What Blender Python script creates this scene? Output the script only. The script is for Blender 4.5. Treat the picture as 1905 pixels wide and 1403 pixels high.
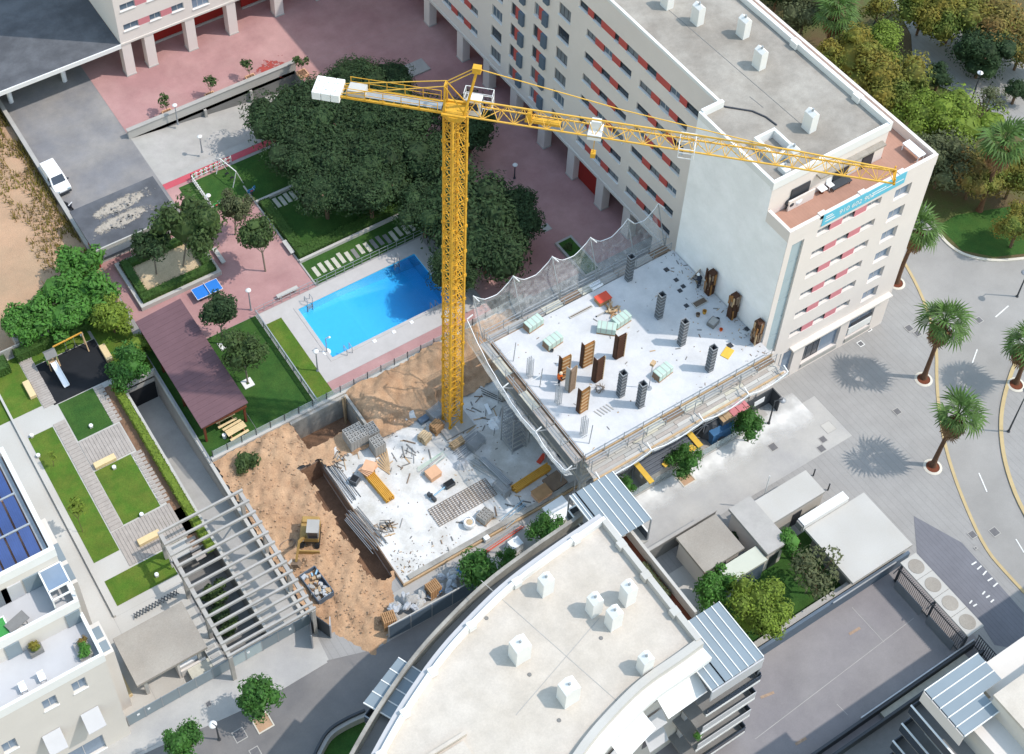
import bpy, math, random
from mathutils import Vector, Matrix
R_ = math.radians
for o in list(bpy.data.objects): bpy.data.objects.remove(o, do_unlink=True)
S = bpy.context.scene
COL = S.collection
# ------------------------------------------------------------------ camera
FPX, DEP, YAW, PPX, PPY, HC = 2900.0, R_(46.8), R_(32.13), 815.5, 301.5, 120.0
IW, IH = 1905.0, 1403.0
CAM = Vector((-43.585, -67.0485, HC))
cam_d = bpy.data.cameras.new('camera'); cam = bpy.data.objects.new('camera', cam_d); COL.objects.link(cam)
cam.location = CAM; cam.rotation_euler = (math.pi/2-DEP, 0, -YAW)
cam_d.sensor_fit = 'HORIZONTAL'; cam_d.sensor_width = 36; cam_d.lens = FPX/IW*36
cam_d.shift_x = (IW/2-PPX)/IW; cam_d.shift_y = (PPY-IH/2)/IW
cam_d.clip_start = 1; cam_d.clip_end = 2000
S.camera = cam
# ------------------------------------------------------------------ sky, sun, exposure
SUN_EL, SUN_AZ = 56.0, 38.0          # azimuth measured from +X towards -Y
w = bpy.data.worlds.new('World'); S.world = w; w.use_nodes = True
nt = w.node_tree; bg = nt.nodes['Background']; sk = nt.nodes.new('ShaderNodeTexSky'); sk.sky_type = 'NISHITA'
sk.sun_disc = False; sk.sun_elevation = R_(SUN_EL); sk.sun_rotation = R_(90+SUN_AZ); sk.dust_density = 1.0; sk.air_density = 2.3; sk.ozone_density = 1.6
nt.links.new(sk.outputs[0], bg.inputs[0]); bg.inputs[1].default_value = 0.15
sd = bpy.data.lights.new('sun', 'SUN'); sd.energy = 2.0; sd.angle = R_(0.6); sd.color = (1, .915, .83)
so = bpy.data.objects.new('sun', sd); COL.objects.link(so)
DS = Vector((math.cos(R_(SUN_EL))*math.cos(R_(SUN_AZ)), -math.cos(R_(SUN_EL))*math.sin(R_(SUN_AZ)), math.sin(R_(SUN_EL))))
so.rotation_euler = DS.to_track_quat('Z', 'Y').to_euler(); so.location = (60, -60, 90)
S.view_settings.view_transform = 'Standard'; S.view_settings.look = 'None'; S.view_settings.gamma = 1
S.view_settings.exposure = 0.76
S.cycles.max_bounces = 6; S.cycles.transparent_max_bounces = 12
S.cycles.use_adaptive_sampling = True; S.cycles.use_denoising = True
# ------------------------------------------------------------------ survey: a pixel of the photograph to a point of the place
_cy, _sy, _cd, _sd = math.cos(YAW), math.sin(YAW), math.cos(DEP), math.sin(DEP)
_fw = Vector((_sy*_cd, _cy*_cd, -_sd)); _rt = Vector((_cy, -_sy, 0)); _up = _rt.cross(_fw)
def ray(x, y): return _fw*FPX + _rt*(x-PPX) - _up*(y-PPY)
def G(x, y, z=0.0):
    d = ray(x, y); return CAM + d*((z-HC)/d.z)
def GX(x, y, X):
    d = ray(x, y); return CAM + d*((X-CAM.x)/d.x)
def GY(x, y, Y):
    d = ray(x, y); return CAM + d*((Y-CAM.y)/d.y)
def RC(a, b, z=0.0):
    p, q = G(*a, z), G(*b, z)
    return min(p.x, q.x), max(p.x, q.x), min(p.y, q.y), max(p.y, q.y)
# ------------------------------------------------------------------ materials
def lin(c):
    if isinstance(c, str): c = tuple(int(c[i:i+2], 16)/255 for i in (0, 2, 4))
    return tuple(v/12.92 if v <= .04045 else ((v+.055)/1.055)**2.4 for v in c)
MATS = {}
def mat(name, col, rough=.85, var=.18, scale=.6, fine=0, bump=0, metal=0, spec=.3, alpha=1, col2=None, mixscale=.25, sharp=.12, wave=None, leaf=False, emis=None):
    """col/col2: sRGB hex of the surface's own colour; var: brightness mottling; col2: a second colour in patches"""
    m = bpy.data.materials.new(name); m.use_nodes = True; MATS[name] = m
    t = m.node_tree; n = t.nodes; L = t.links; b = n['Principled BSDF']
    b.inputs['Roughness'].default_value = rough; b.inputs['Metallic'].default_value = metal
    b.inputs['Specular IOR Level'].default_value = spec
    tc = n.new('ShaderNodeTexCoord')
    def noise(sc, det=4, rgh=.6):
        q = n.new('ShaderNodeTexNoise'); q.inputs['Scale'].default_value = sc; q.inputs['Detail'].default_value = det; q.inputs['Roughness'].default_value = rgh
        L.new(tc.outputs['Object'], q.inputs['Vector']); return q
    def mixn(mode, fac, a, bb):
        q = n.new('ShaderNodeMix'); q.data_type = 'RGBA'; q.blend_type = mode
        for s, v in ((0, fac), (6, a), (7, bb)):
            if hasattr(v, 'is_linked') or hasattr(v, 'links'): L.new(v, q.inputs[s])
            else: q.inputs[s].default_value = v
        return q.outputs[2]
    c = lin(col)+(1,)
    cur = c
    if col2:
        q = noise(mixscale, 5, .65); rp = n.new('ShaderNodeMapRange'); L.new(q.outputs[0], rp.inputs[0])
        rp.inputs[1].default_value = .5-sharp; rp.inputs[2].default_value = .5+sharp
        cur = mixn('MIX', rp.outputs[0], cur, lin(col2)+(1,))
    if wave:   # (axis, pitch m, depth): joints or boards
        q = n.new('ShaderNodeTexWave'); q.bands_direction = wave[0]; q.inputs['Scale'].default_value = 0.314/wave[1]; q.inputs['Distortion'].default_value = wave[3] if len(wave) > 3 else .15
        q.wave_profile = 'SAW'; L.new(tc.outputs['Object'], q.inputs['Vector'])
        rp = n.new('ShaderNodeMapRange'); L.new(q.outputs[0], rp.inputs[0]); rp.inputs[1].default_value = 0; rp.inputs[2].default_value = .18; rp.inputs[3].default_value = 1-wave[2]; rp.inputs[4].default_value = 1
        cur = mixn('MULTIPLY', 1.0, cur, rp.outputs[0])
    if var:
        q = noise(scale, 6, .65); rp = n.new('ShaderNodeMapRange'); L.new(q.outputs[0], rp.inputs[0])
        rp.inputs[1].default_value = .25; rp.inputs[2].default_value = .75; rp.inputs[3].default_value = 1-var; rp.inputs[4].default_value = 1+var*.7
        cur = mixn('MULTIPLY', 1.0, cur, rp.outputs[0])
    if fine:
        q = noise(9, 3, .7); rp = n.new('ShaderNodeMapRange'); L.new(q.outputs[0], rp.inputs[0])
        rp.inputs[1].default_value = .3; rp.inputs[2].default_value = .7; rp.inputs[3].default_value = 1-fine; rp.inputs[4].default_value = 1+fine*.7
        cur = mixn('MULTIPLY', 1.0, cur, rp.outputs[0])
    if leaf:
        ge = n.new('ShaderNodeNewGeometry'); rp = n.new('ShaderNodeMapRange'); L.new(ge.outputs['Random Per Island'], rp.inputs[0]); rp.inputs[3].default_value = .68; rp.inputs[4].default_value = 1.35
        cur = mixn('MULTIPLY', 1.0, cur, rp.outputs[0])
    if hasattr(cur, 'links'): L.new(cur, b.inputs['Base Color'])
    else: b.inputs['Base Color'].default_value = cur
    if bump:
        q = noise(7 if bump < 1 else 2.5, 5, .7); bn = n.new('ShaderNodeBump'); bn.inputs['Strength'].default_value = min(1, bump); bn.inputs['Distance'].default_value = .08
        L.new(q.outputs[0], bn.inputs['Height']); L.new(bn.outputs[0], b.inputs['Normal'])
    if leaf:
        b.inputs['Subsurface Weight'].default_value = 0
        tr = n.new('ShaderNodeBsdfTranslucent'); mx = n.new('ShaderNodeMixShader'); mx.inputs[0].default_value = .22
        if hasattr(cur, 'links'): L.new(cur, tr.inputs[0])
        L.new(b.outputs[0], mx.inputs[1]); L.new(tr.outputs[0], mx.inputs[2]); L.new(mx.outputs[0], n['Material Output'].inputs[0])
    if alpha < 1: b.inputs['Alpha'].default_value = alpha
    if emis: b.inputs['Emission Color'].default_value = lin(emis)+(1,); b.inputs['Emission Strength'].default_value = .6
    return m
# ------------------------------------------------------------------ mesh builder
def rootloc(o):
    v = Vector((0, 0, 0))
    while o: v = v + o.location; o = o.parent
    return v
class MB:
    def __init__(s): s.v = []; s.f = []; s.mi = []; s.cur = 0
    def add(s, vs, fs):
        k = len(s.v); s.v += [tuple(v) for v in vs]; s.f += [tuple(i+k for i in f) for f in fs]; s.mi += [s.cur]*len(fs); return s
    def box(s, x0, x1, y0, y1, z0, z1):
        if x0 > x1: x0, x1 = x1, x0
        if y0 > y1: y0, y1 = y1, y0
        return s.add([(x0,y0,z0),(x1,y0,z0),(x1,y1,z0),(x0,y1,z0),(x0,y0,z1),(x1,y0,z1),(x1,y1,z1),(x0,y1,z1)],
                     [(3,2,1,0),(4,5,6,7),(0,1,5,4),(1,2,6,5),(2,3,7,6),(3,0,4,7)])
    def obox(s, c, size, rz=0, tilt=0, axis='X'):
        m = Matrix.Translation(Vector(c)) @ Matrix.Rotation(rz, 4, 'Z') @ Matrix.Rotation(tilt, 4, axis)
        a, b, h = size[0]/2, size[1]/2, size[2]/2
        vs = [m @ Vector(p) for p in ((-a,-b,-h),(a,-b,-h),(a,b,-h),(-a,b,-h),(-a,-b,h),(a,-b,h),(a,b,h),(-a,b,h))]
        return s.add(vs, [(3,2,1,0),(4,5,6,7),(0,1,5,4),(1,2,6,5),(2,3,7,6),(3,0,4,7)])
    def bar(s, p, q, w, h=None, n=4):
        p, q = Vector(p), Vector(q); d = q-p
        if d.length < 1e-6: return s
        d.normalize(); a = d.cross(Vector((0,0,1)))
        if a.length < .05: a = Vector((1,0,0))
        a.normalize(); b = a.cross(d); h = h or w
        vs = []
        for e in (p, q):
            if n == 4:
                for u, t in ((-1,-1),(1,-1),(1,1),(-1,1)): vs.append(e+a*(u*w/2)+b*(t*h/2))
            else:
                for i in range(n): an = 2*math.pi*i/n; vs.append(e+a*(math.cos(an)*w/2)+b*(math.sin(an)*h/2))
        fs = [(i, (i+1) % n, n+(i+1) % n, n+i) for i in range(n)] + [tuple(range(n-1,-1,-1)), tuple(range(n, 2*n))]
        return s.add(vs, fs)
    def cone(s, c, r0, r1, h, n=12):
        c = Vector(c); vs = []
        for z, r in ((0, r0), (h, r1)):
            for i in range(n): a = 2*math.pi*i/n; vs.append(c+Vector((math.cos(a)*r, math.sin(a)*r, z)))
        return s.add(vs, [(i, (i+1) % n, n+(i+1) % n, n+i) for i in range(n)] + [tuple(range(n-1,-1,-1)), tuple(range(n, 2*n))])
    def lathe(s, c, prof, n=14):
        c = Vector(c); vs = []; m = len(prof)
        for r, z in prof:
            for i in range(n): a = 2*math.pi*i/n; vs.append(c+Vector((math.cos(a)*r, math.sin(a)*r, z)))
        fs = [(j*n+i, j*n+(i+1) % n, (j+1)*n+(i+1) % n, (j+1)*n+i) for j in range(m-1) for i in range(n)]
        return s.add(vs, fs+[tuple(range(n-1,-1,-1)), tuple(range((m-1)*n, m*n))])
    def prism(s, pts, z0, z1):
        n = len(pts); a = sum(pts[i][0]*pts[(i+1) % n][1]-pts[(i+1) % n][0]*pts[i][1] for i in range(n))
        if a < 0: pts = pts[::-1]
        vs = [(p[0], p[1], z0) for p in pts]+[(p[0], p[1], z1) for p in pts]
        return s.add(vs, [tuple(range(n-1,-1,-1)), tuple(range(n, 2*n))]+[(i, (i+1) % n, n+(i+1) % n, n+i) for i in range(n)])
    def sheet(s, pts):
        n = len(pts); a = sum(pts[i][0]*pts[(i+1) % n][1]-pts[(i+1) % n][0]*pts[i][1] for i in range(n))
        if a < 0: pts = pts[::-1]
        return s.add(pts, [tuple(range(n))])
    def strip(s, a, b):
        n = len(a); vs = list(a)+list(b)
        return s.add(vs, [(i, i+1, n+i+1, n+i) for i in range(n-1)])
    def build(s, name, m, parent=None, smooth=False, local=False, bevel=0, **props):
        me = bpy.data.meshes.new(name); off = Vector((0,0,0)) if (local or parent is None) else rootloc(parent)
        me.from_pydata([(v[0]-off.x, v[1]-off.y, v[2]-off.z) for v in s.v], [], s.f)
        ms = m if isinstance(m, (list, tuple)) else [m]
        for k in ms: me.materials.append(MATS[k] if isinstance(k, str) else k)
        if len(ms) > 1:
            for p, i in zip(me.polygons, s.mi): p.material_index = i
        if smooth:
            for p in me.polygons: p.use_smooth = True
        me.update()
        o = bpy.data.objects.new(name, me); COL.objects.link(o); o.parent = parent
        if bevel:
            bm = o.modifiers.new('edge', 'BEVEL'); bm.width = bevel; bm.segments = 2; bm.limit_method = 'ANGLE'
        for k, v in props.items(): o[k] = v
        return o
def T(name, label, cat, loc=(0,0,0), group=None, rz=0):
    o = bpy.data.objects.new(name, None); COL.objects.link(o); o.location = loc; o.rotation_euler = (0,0,rz)
    o['label'] = label; o['category'] = cat
    if group: o['group'] = group
    o.empty_display_size = .3
    return o
def tag(o, label, cat, group=None):
    o['label'] = label; o['category'] = cat
    if group: o['group'] = group
    return o
def inst(me, name, parent, loc=(0,0,0), rz=0, sc=(1,1,1), rot=None):
    o = bpy.data.objects.new(name, me); COL.objects.link(o); o.parent = parent; o.location = loc
    o.rotation_euler = rot or (0,0,rz); o.scale = sc if isinstance(sc, (tuple, list)) else (sc,sc,sc); return o
def copy_tree(o, parent=None):
    c = o.copy(); COL.objects.link(c); c.parent = parent
    for ch in o.children: copy_tree(ch, c)
    return c
def clone(o, label, loc, rz=0, sc=1, group=None):
    c = copy_tree(o); c.location = loc; c.rotation_euler = (0,0,rz); c.scale = (sc,sc,sc) if not isinstance(sc, (tuple,list)) else sc; c['label'] = label
    if group: c['group'] = group
    return c
def box_at(x0, x1, y0, y1, z0, z1, name, m, parent=None, **k):
    return MB().box(x0, x1, y0, y1, z0, z1).build(name, m, parent, **k)
def structure(o): o['kind'] = 'structure'; return o
def P2(pts, z): return [tuple(G(x, y, z)) for x, y in pts]
# ------------------------------------------------------------------ palette
mat('paving', '92908e', .9, .10, .7, fine=.06, col2='9b9a98', mixscale=.09, sharp=.22, wave=('X', .6, .14, .2))
mat('asphalt', '6f6e6f', .92, .14, .4, fine=.06, col2='7e7b79', mixscale=.12)
mat('asphalt_yard', '7d7d80', .92, .2, .35, fine=.07, col2='8f8c89', mixscale=.18, bump=.2)
mat('asphalt_dark', '53555a', .92, .2, .4, fine=.08, col2='616368', mixscale=.2)
mat('driveway', '8e8a8a', .9, .14, .25, fine=.06, col2='827e80', mixscale=.12)
mat('red_paving', 'b38e8b', .92, .16, .3, fine=.06, col2='a37c7b', mixscale=.12, bump=.15)
mat('red_paving_deep', 'b8545f', .92, .14, .5, fine=.05)
mat('concrete', 'a8a5a1', .9, .14, .6, fine=.05, col2='a3a19c', mixscale=.4)
mat('concrete_light', 'bbb9b4', .9, .10, .6, fine=.04, col2='afaca6', mixscale=.3)
mat('concrete_dark', '7d7c7a', .92, .2, .5, fine=.06)
mat('slab_concrete', 'dcdcdb', .9, .14, .8, fine=.08, col2='b9b6af', mixscale=.3, sharp=.14)
mat('deck_concrete', 'cacacb', .9, .1, .8, fine=.05, col2='bfc0c2', mixscale=.3)
mat('raw_concrete', 'a9a69f', .92, .22, .8, fine=.1, col2='8d8a84', mixscale=.5)
mat('earth', 'bf9e7e', .98, .26, .9, fine=.2, bump=1.0, col2='a68467', mixscale=.4, sharp=.2)
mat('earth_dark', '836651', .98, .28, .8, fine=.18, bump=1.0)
mat('earth_pale', 'a98f75', .98, .16, .25, fine=.08, bump=.6, col2='b8967a', mixscale=.15)
mat('sand', 'c2ad8d', .98, .2, 1.2, fine=.15, bump=.6)
mat('lawn', '4a6a20', .95, .22, .5, fine=.22, bump=.5, col2='5d6e28', mixscale=.6)
mat('lawn_deep', '2f5320', .95, .22, .9, fine=.25, bump=.5, col2='3b5a24', mixscale=.5)
mat('park_soil', '66573f', .95, .25, .3, fine=.2, bump=.6, col2='4d5a2e', mixscale=.15)
mat('wall_beige', 'dad1cb', .9, .05, .3, fine=.02)
mat('wall_white', 'f4f3f4', .9, .08, .5, fine=.03, col2='ebebeb', mixscale=.3)
mat('wall_cream', 'cfc9c2', .9, .05, .3, fine=.02)
mat('white_paint', 'dcdcda', .7, .04, .5)
mat('roof_gravel', 'a49e95', .95, .2, .7, fine=.1, col2='8d867d', mixscale=.18)
mat('roof_cream', 'c4bcb2', .95, .12, .8, fine=.07, col2='b6ada1', mixscale=.22, sharp=.2)
mat('terracotta', 'a98372', .9, .14, .7, fine=.05, wave=('X', .3, .12))
mat('red_panel', 'b4534e', .7, .08, 1.0)
mat('red_panel_pale', 'c77f86', .7, .06, 1.0)
mat('red_wall', '992c26', .85, .12, .7)
mat('window_glass', '39414c', .12, .25, .8, spec=.6)
mat('window_grey', '74797f', .5, .12, .9, wave=('Z', .12, .18, 0))
mat('window_blue', '77889c', .2, .16, .5, spec=.6)
mat('shutter_blue', '5b6a7a', .6, .1, 1)
mat('frame_dark', '3b3e44', .5, .1, 2)
mat('glass_pale', 'a3b4ba', .25, .1, .6, spec=.6)
mat('canopy_glass', '7f8b93', .5, .08, .4, spec=.3)
mat('rail_glass', '2f3843', .15, .15, .6, spec=.6)
mat('panel_grey', 'b6b6b8', .6, .06, .7)
mat('steel', '9a9ea3', .5, .12, 2, metal=.3)
mat('steel_dark', '43474c', .6, .12, 2)
mat('galvanised', 'a9adb0', .45, .15, 2, metal=.4)
mat('form_steel', '63666b', .7, .35, 3.0, fine=.25)
mat('form_wood', '9a6c3c', .8, .28, 1.5, fine=.15)
mat('form_wood_dark', '4d3325', .85, .3, 1.5, fine=.15)
mat('timber', 'b99e7c', .85, .2, 1.5, fine=.1)
mat('timber_yellow', 'cc983f', .75, .18, 1.5, fine=.08)
mat('plywood', 'd3a887', .85, .14, 1.2)
mat('pallet_wood', 'a9845f', .9, .2, 2)
mat('bench_stone', 'd6bf94', .9, .12, 1.5)
mat('crane_yellow', 'd3a032', .6, .22, 1.6, fine=.14)
mat('crane_yellow_sunlit', 'd6a94a', .55, .1, 2.5)  # same crane paint, lightened: the jib's sunlit tone is put into the colour
mat('counterweight', 'e6e6e2', .85, .08, .8)
mat('brick_grey', 'a5a39f', .95, .2, 2.2, fine=.15)
mat('pastel_green', 'b3c8bc', .5, .1, 1.5, spec=.5)
mat('rebar', '857669', .85, .25, 2)
mat('rust', '83705f', .9, .25, 1.5)
mat('orange', 'e0641a', .7, .1, 2)
mat('red_orange', 'd2523c', .7, .1, 2)
mat('blue_sheet', '3f6c97', .6, .1, 1.5)
mat('pipe_blue', '8db4cc', .5, .1, 1.5)
mat('white_plastic', 'e8eaec', .5, .06, 2)
mat('bag_white', 'b4b8bd', .8, .2, 2.5, bump=.6)
mat('tarp', '60666f', .6, .2, 1.2, spec=.4)
mat('yellow_board', 'd6b04a', .8, .12, 2)
mat('purple_roof', '6c5257', .9, .12, .5, wave=('Y', .25, .18, .02))
mat('wood_brown', '6b3a26', .8, .2, 2)
mat('deck_plank', 'a39b94', .9, .18, 1.5, fine=.08, leaf=False)
mat('stone_slab', 'bcb9ab', .9, .2, 1.2, fine=.06)
mat('kerb_yellow', 'b7a47c', .85, .12, 1.2)
mat('kerb_stone', 'c9c4b8', .9, .1, 1)
mat('road_white', 'dddedb', .8, .15, 3)
mat('road_orange', 'a38c78', .85, .3, 4)
mat('hatch_metal', '6a696b', .8, .2, 4)
mat('rubber_black', '1e2024', .85, .25, .8)
mat('pool_tile', '4ec6ec', .35, .05, 2)
mat('pool_stone', 'b5b1ae', .9, .08, .8, fine=.03)
mat('table_blue', '2f79cc', .5, .05, 2)
mat('banner', '63b6cd', .6, .05, 1)
mat('solar', '33497c', .2, .2, .8, spec=.7, wave=('X', .16, .35, 0))
mat('roof_pale', 'bfc2b4', .9, .08, .6)
mat('paving_light', 'a4a3a2', .92, .12, .3, fine=.05, col2='b0aeaa', mixscale=.2)
mat('skin', 'b98b6b', .7, .05, 3)
mat('cloth_dark', '2f3440', .9, .1, 3)
mat('bark', '6e5a48', .95, .25, 3, fine=.15)
mat('bark_pale', '8d8274', .95, .2, 3)
mat('palm_bark', '6a4f3d', .95, .3, 3, fine=.2)
mat('leaf_dark', '34492b', .75, .35, .5, leaf=True)
mat('leaf_mid', '45592f', .7, .3, .5, leaf=True)
mat('leaf_street', '3f6a2b', .6, .25, .7, leaf=True)
mat('leaf_bright', '4b7a30', .6, .25, .5, leaf=True)
mat('leaf_autumn', '84772f', .75, .25, .4, leaf=True, col2='5f7030', mixscale=.35)
mat('leaf_orange', '83683a', .75, .25, .4, leaf=True, col2='6f7434', mixscale=.3)
mat('leaf_lime', '6f842f', .7, .25, .4, leaf=True)
mat('leaf_olive', '5a6142', .75, .25, .6, leaf=True)
mat('leaf_palm', '4f6b33', .6, .2, .8, leaf=True)
mat('palm_skirt', '86694a', .95, .3, 2, leaf=True)
mat('hedge_leaf', '42602a', .7, .25, .8, leaf=True)
mat('grass_dry', '8a7647', .95, .3, .6, leaf=True, col2='78702f', mixscale=.3)
mat('car_white', 'ececec', .25, .02, 1, spec=.6)
mat('tyre', '1c1c1e', .8, .1, 3)
mat('digger', 'a3844e', .6, .2, 2)
mat('child_green', '3f8f48', .6, .1, 3)
mat('child_blue', '3f7fae', .6, .1, 3)
# safety net: woven mesh that lets most light through
m = bpy.data.materials.new('net'); m.use_nodes = True; MATS['net'] = m; n = m.node_tree.nodes; L = m.node_tree.links
b = n['Principled BSDF']; b.inputs['Base Color'].default_value = lin('dfe2e2')+(1,); b.inputs['Roughness'].default_value = .8
tc = n.new('ShaderNodeTexCoord'); q = n.new('ShaderNodeTexNoise'); q.inputs['Scale'].default_value = 2.2; q.inputs['Detail'].default_value = 5
L.new(tc.outputs['Object'], q.inputs['Vector']); rp = n.new('ShaderNodeMapRange'); L.new(q.outputs[0], rp.inputs[0]); rp.inputs[1].default_value = .3; rp.inputs[2].default_value = .75; rp.inputs[3].default_value = .12; rp.inputs[4].default_value = .36
L.new(rp.outputs[0], b.inputs['Alpha'])
m2 = m.copy(); m2.name = 'net_white'; MATS['net_white'] = m2
for q in m2.node_tree.nodes:
    if q.type == 'MAP_RANGE': q.inputs[3].default_value = .22; q.inputs[4].default_value = .6
# pool water: clear surface, absorbing body
m = bpy.data.materials.new('pool_water'); m.use_nodes = True; MATS['pool_water'] = m; n = m.node_tree.nodes; L = m.node_tree.links
n.remove(n['Principled BSDF']); tr = n.new('ShaderNodeBsdfTransparent'); gl = n.new('ShaderNodeBsdfGlossy'); gl.inputs['Roughness'].default_value = .08
fr = n.new('ShaderNodeFresnel'); fr.inputs[0].default_value = 1.33; mx = n.new('ShaderNodeMixShader')
tc = n.new('ShaderNodeTexCoord'); q = n.new('ShaderNodeTexNoise'); q.inputs['Scale'].default_value = 1.6; bn = n.new('ShaderNodeBump'); bn.inputs['Strength'].default_value = .15
L.new(tc.outputs['Object'], q.inputs['Vector']); L.new(q.outputs[0], bn.inputs['Height']); L.new(bn.outputs[0], gl.inputs['Normal']); L.new(bn.outputs[0], fr.inputs['Normal'])
L.new(fr.outputs[0], mx.inputs[0]); L.new(tr.outputs[0], mx.inputs[1]); L.new(gl.outputs[0], mx.inputs[2]); L.new(mx.outputs[0], n['Material Output'].inputs[0])
va = n.new('ShaderNodeVolumeAbsorption'); va.inputs['Color'].default_value = (.02, .62, .93, 1); va.inputs['Density'].default_value = .27
L.new(va.outputs[0], n['Material Output'].inputs['Volume'])
# leaf-thin glass used for balustrades
m = bpy.data.materials.new('clear_glass'); m.use_nodes = True; MATS['clear_glass'] = m; b = m.node_tree.nodes['Principled BSDF']
b.inputs['Base Color'].default_value = lin('b9c6c8')+(1,); b.inputs['Roughness'].default_value = .1; b.inputs['Alpha'].default_value = .45
# ------------------------------------------------------------------ ground with its cuttings
HOLES = [(-9.7,10.2,41.9,48.8), (-23.7,-20.75,-9.9,19.3), (-14.3,-12.1,-10.3,3.0), (-27.7,-23.9,-9.4,.9), (-5.6,7.6,12.23,19.0), (-12.6,-7.1,4.25,7.4)]
def holed(bounds, z, holes=HOLES, step=None):
    xs = sorted({bounds[0], bounds[1]} | {v for h in holes for v in h[:2] if bounds[0] < v < bounds[1]})
    ys = sorted({bounds[2], bounds[3]} | {v for h in holes for v in h[2:] if bounds[2] < v < bounds[3]})
    m = MB()
    for i in range(len(xs)-1):
        for j in range(len(ys)-1):
            cx, cy = (xs[i]+xs[i+1])/2, (ys[j]+ys[j+1])/2
            if any(h[0] < cx < h[1] and h[2] < cy < h[3] for h in holes): continue
            m.add([(xs[i],ys[j],z),(xs[i+1],ys[j],z),(xs[i+1],ys[j+1],z),(xs[i],ys[j+1],z)], [(0,1,2,3)])
    return m
structure(holed((-500,500,-500,500), 0).build('ground', 'paving'))
def surf(name, bounds, z, m): return structure(holed(bounds, z).build(name, m))
def poly(name, pts, z, m, px=True):
    p = [G(x, y, z) for x, y in pts] if px else [Vector((x, y, z)) for x, y in pts]
    return structure(MB().sheet([tuple(v) for v in p]).build(name, m))
surf('open_land', (-160,-19.75,28.6,150), .02, 'earth_pale')
surf('car_yard', (-19.6,-9.76,34.5,90), .02, 'asphalt_yard')
surf('plaza', (-9.74,40,49.0,110), .02, 'red_paving')
surf('plaza_east', (10.25,34,8.2,48.98), .02, 'red_paving')
surf('plaza_west', (-19.6,-2.66,20.55,34.45), .02, 'red_paving')
surf('plaza_path', (-9.74,-2.66,34.47,40.0), .02, 'red_paving')
surf('path_edge', (-9.74,10.2,40.9,41.88), .02, 'concrete')
surf('path', (-9.74,10.2,40.02,40.88), .025, 'red_paving_deep')
# pool surround
surf('pool_terrace', (-9.4,9.2,10.0,20.5), .02, 'pool_stone')
surf('pool_path', (-7.45,13,8.2,9.98), .02, 'red_paving')
# lawns of the courtyard
for nm, bd, mm in (('lawn', (-15.35,-9.5,8.25,20.5), 'lawn_deep'), ('lawn_by_pool', (-9.3,-7.47,8.3,19.0), 'lawn'),
                   ('lawn_strip', (-2.6,10.2,20.7,23.9), 'lawn_deep'), ('lawn_grove', (-2.6,10.2,24.2,33.2), 'lawn_deep'),
                   ('lawn_strip_north', (-2.6,10.2,33.5,36.2), 'lawn_deep'), ('lawn_play', (-8.5,10.2,34.6,39.6), 'lawn_deep'), ('lawn_under_trees', (10.27,14.5,20.7,36), 'lawn_deep')):
    surf(nm, bd, .035 if nm != 'lawn_play' else .03, mm)
# pool
pool = T('swimming_pool', 'rectangular blue swimming pool with metal ladders', 'pool', (1,15.6,0))
m = MB(); x0,x1,y0,y1 = -5.6,7.6,12.23,19.0
def zf(x): return -1.0-1.1*max(0, (x+1)/8.6)
n = 12; xs = [x0+(x1-x0)*i/n for i in range(n+1)]
for i in range(n):
    a, b = xs[i], xs[i+1]
    m.add([(a,y0,zf(a)),(b,y0,zf(b)),(b,y1,zf(b)),(a,y1,zf(a))], [(0,1,2,3)])
    m.add([(a,y0,zf(a)),(b,y0,zf(b)),(b,y0,0),(a,y0,0)], [(3,2,1,0)]); m.add([(a,y1,zf(a)),(b,y1,zf(b)),(b,y1,0),(a,y1,0)], [(0,1,2,3)])
m.add([(x0,y0,zf(x0)),(x0,y1,zf(x0)),(x0,y1,0),(x0,y0,0)], [(0,1,2,3)]); m.add([(x1,y0,zf(x1)),(x1,y1,zf(x1)),(x1,y1,0),(x1,y0,0)], [(3,2,1,0)])
m.build('basin', 'pool_tile', pool)
e = .012; wm = MB(); zz = -.16
vs = []
for a in xs:
    a = min(max(a, x0+e), x1-e); vs += [(a,y0+e,zf(a)+e),(a,y1-e,zf(a)+e),(a,y1-e,zz),(a,y0+e,zz)]
fs = [(3,2,1,0), (4*n,4*n+1,4*n+2,4*n+3)]
for i in range(n):
    k = 4*i
    for j in range(4): fs.append((k+j, k+(j+1) % 4, k+4+(j+1) % 4, k+4+j))
wm.add(vs, fs).build('water', 'pool_water', pool)
cp = MB()
for bx in ((x0-.35,x1+.35,y0-.35,y0),(x0-.35,x1+.35,y1,y1+.35),(x0-.35,x0,y0,y1),(x1,x1+.35,y0,y1)): cp.box(*bx, .01, .06)
cp.build('coping', 'pool_stone', pool)
for (px_, py_), ax in (((578,568),'y1'),((741,492),'y1'),((648,655),'y0'),((808,575),'y0')):
    lx = G(px_, py_).x; yy = y1 if ax == 'y1' else y0; s = 1 if ax == 'y1' else -1
    lm = MB()
    for d in (-.28,.28):
        lm.bar((lx+d,yy+s*.55,.05),(lx+d,yy+s*.5,.85),.05); lm.bar((lx+d,yy+s*.5,.85),(lx+d,yy-s*.08,.9),.05); lm.bar((lx+d,yy-s*.08,.9),(lx+d,yy-s*.08,-1.0),.05)
    for z in (-.3,-.6): lm.bar((lx-.28,yy-s*.08,z),(lx+.28,yy-s*.08,z),.06)
    lm.build('ladder', 'steel', pool)
for px_, py_ in ((697,635),(766,600),(733,618)):
    p = G(px_, py_); MB().box(p.x-.17,p.x+.17,p.y-.17,p.y+.17,.022,.07).build('skimmer_lid', 'white_plastic', pool)
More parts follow.
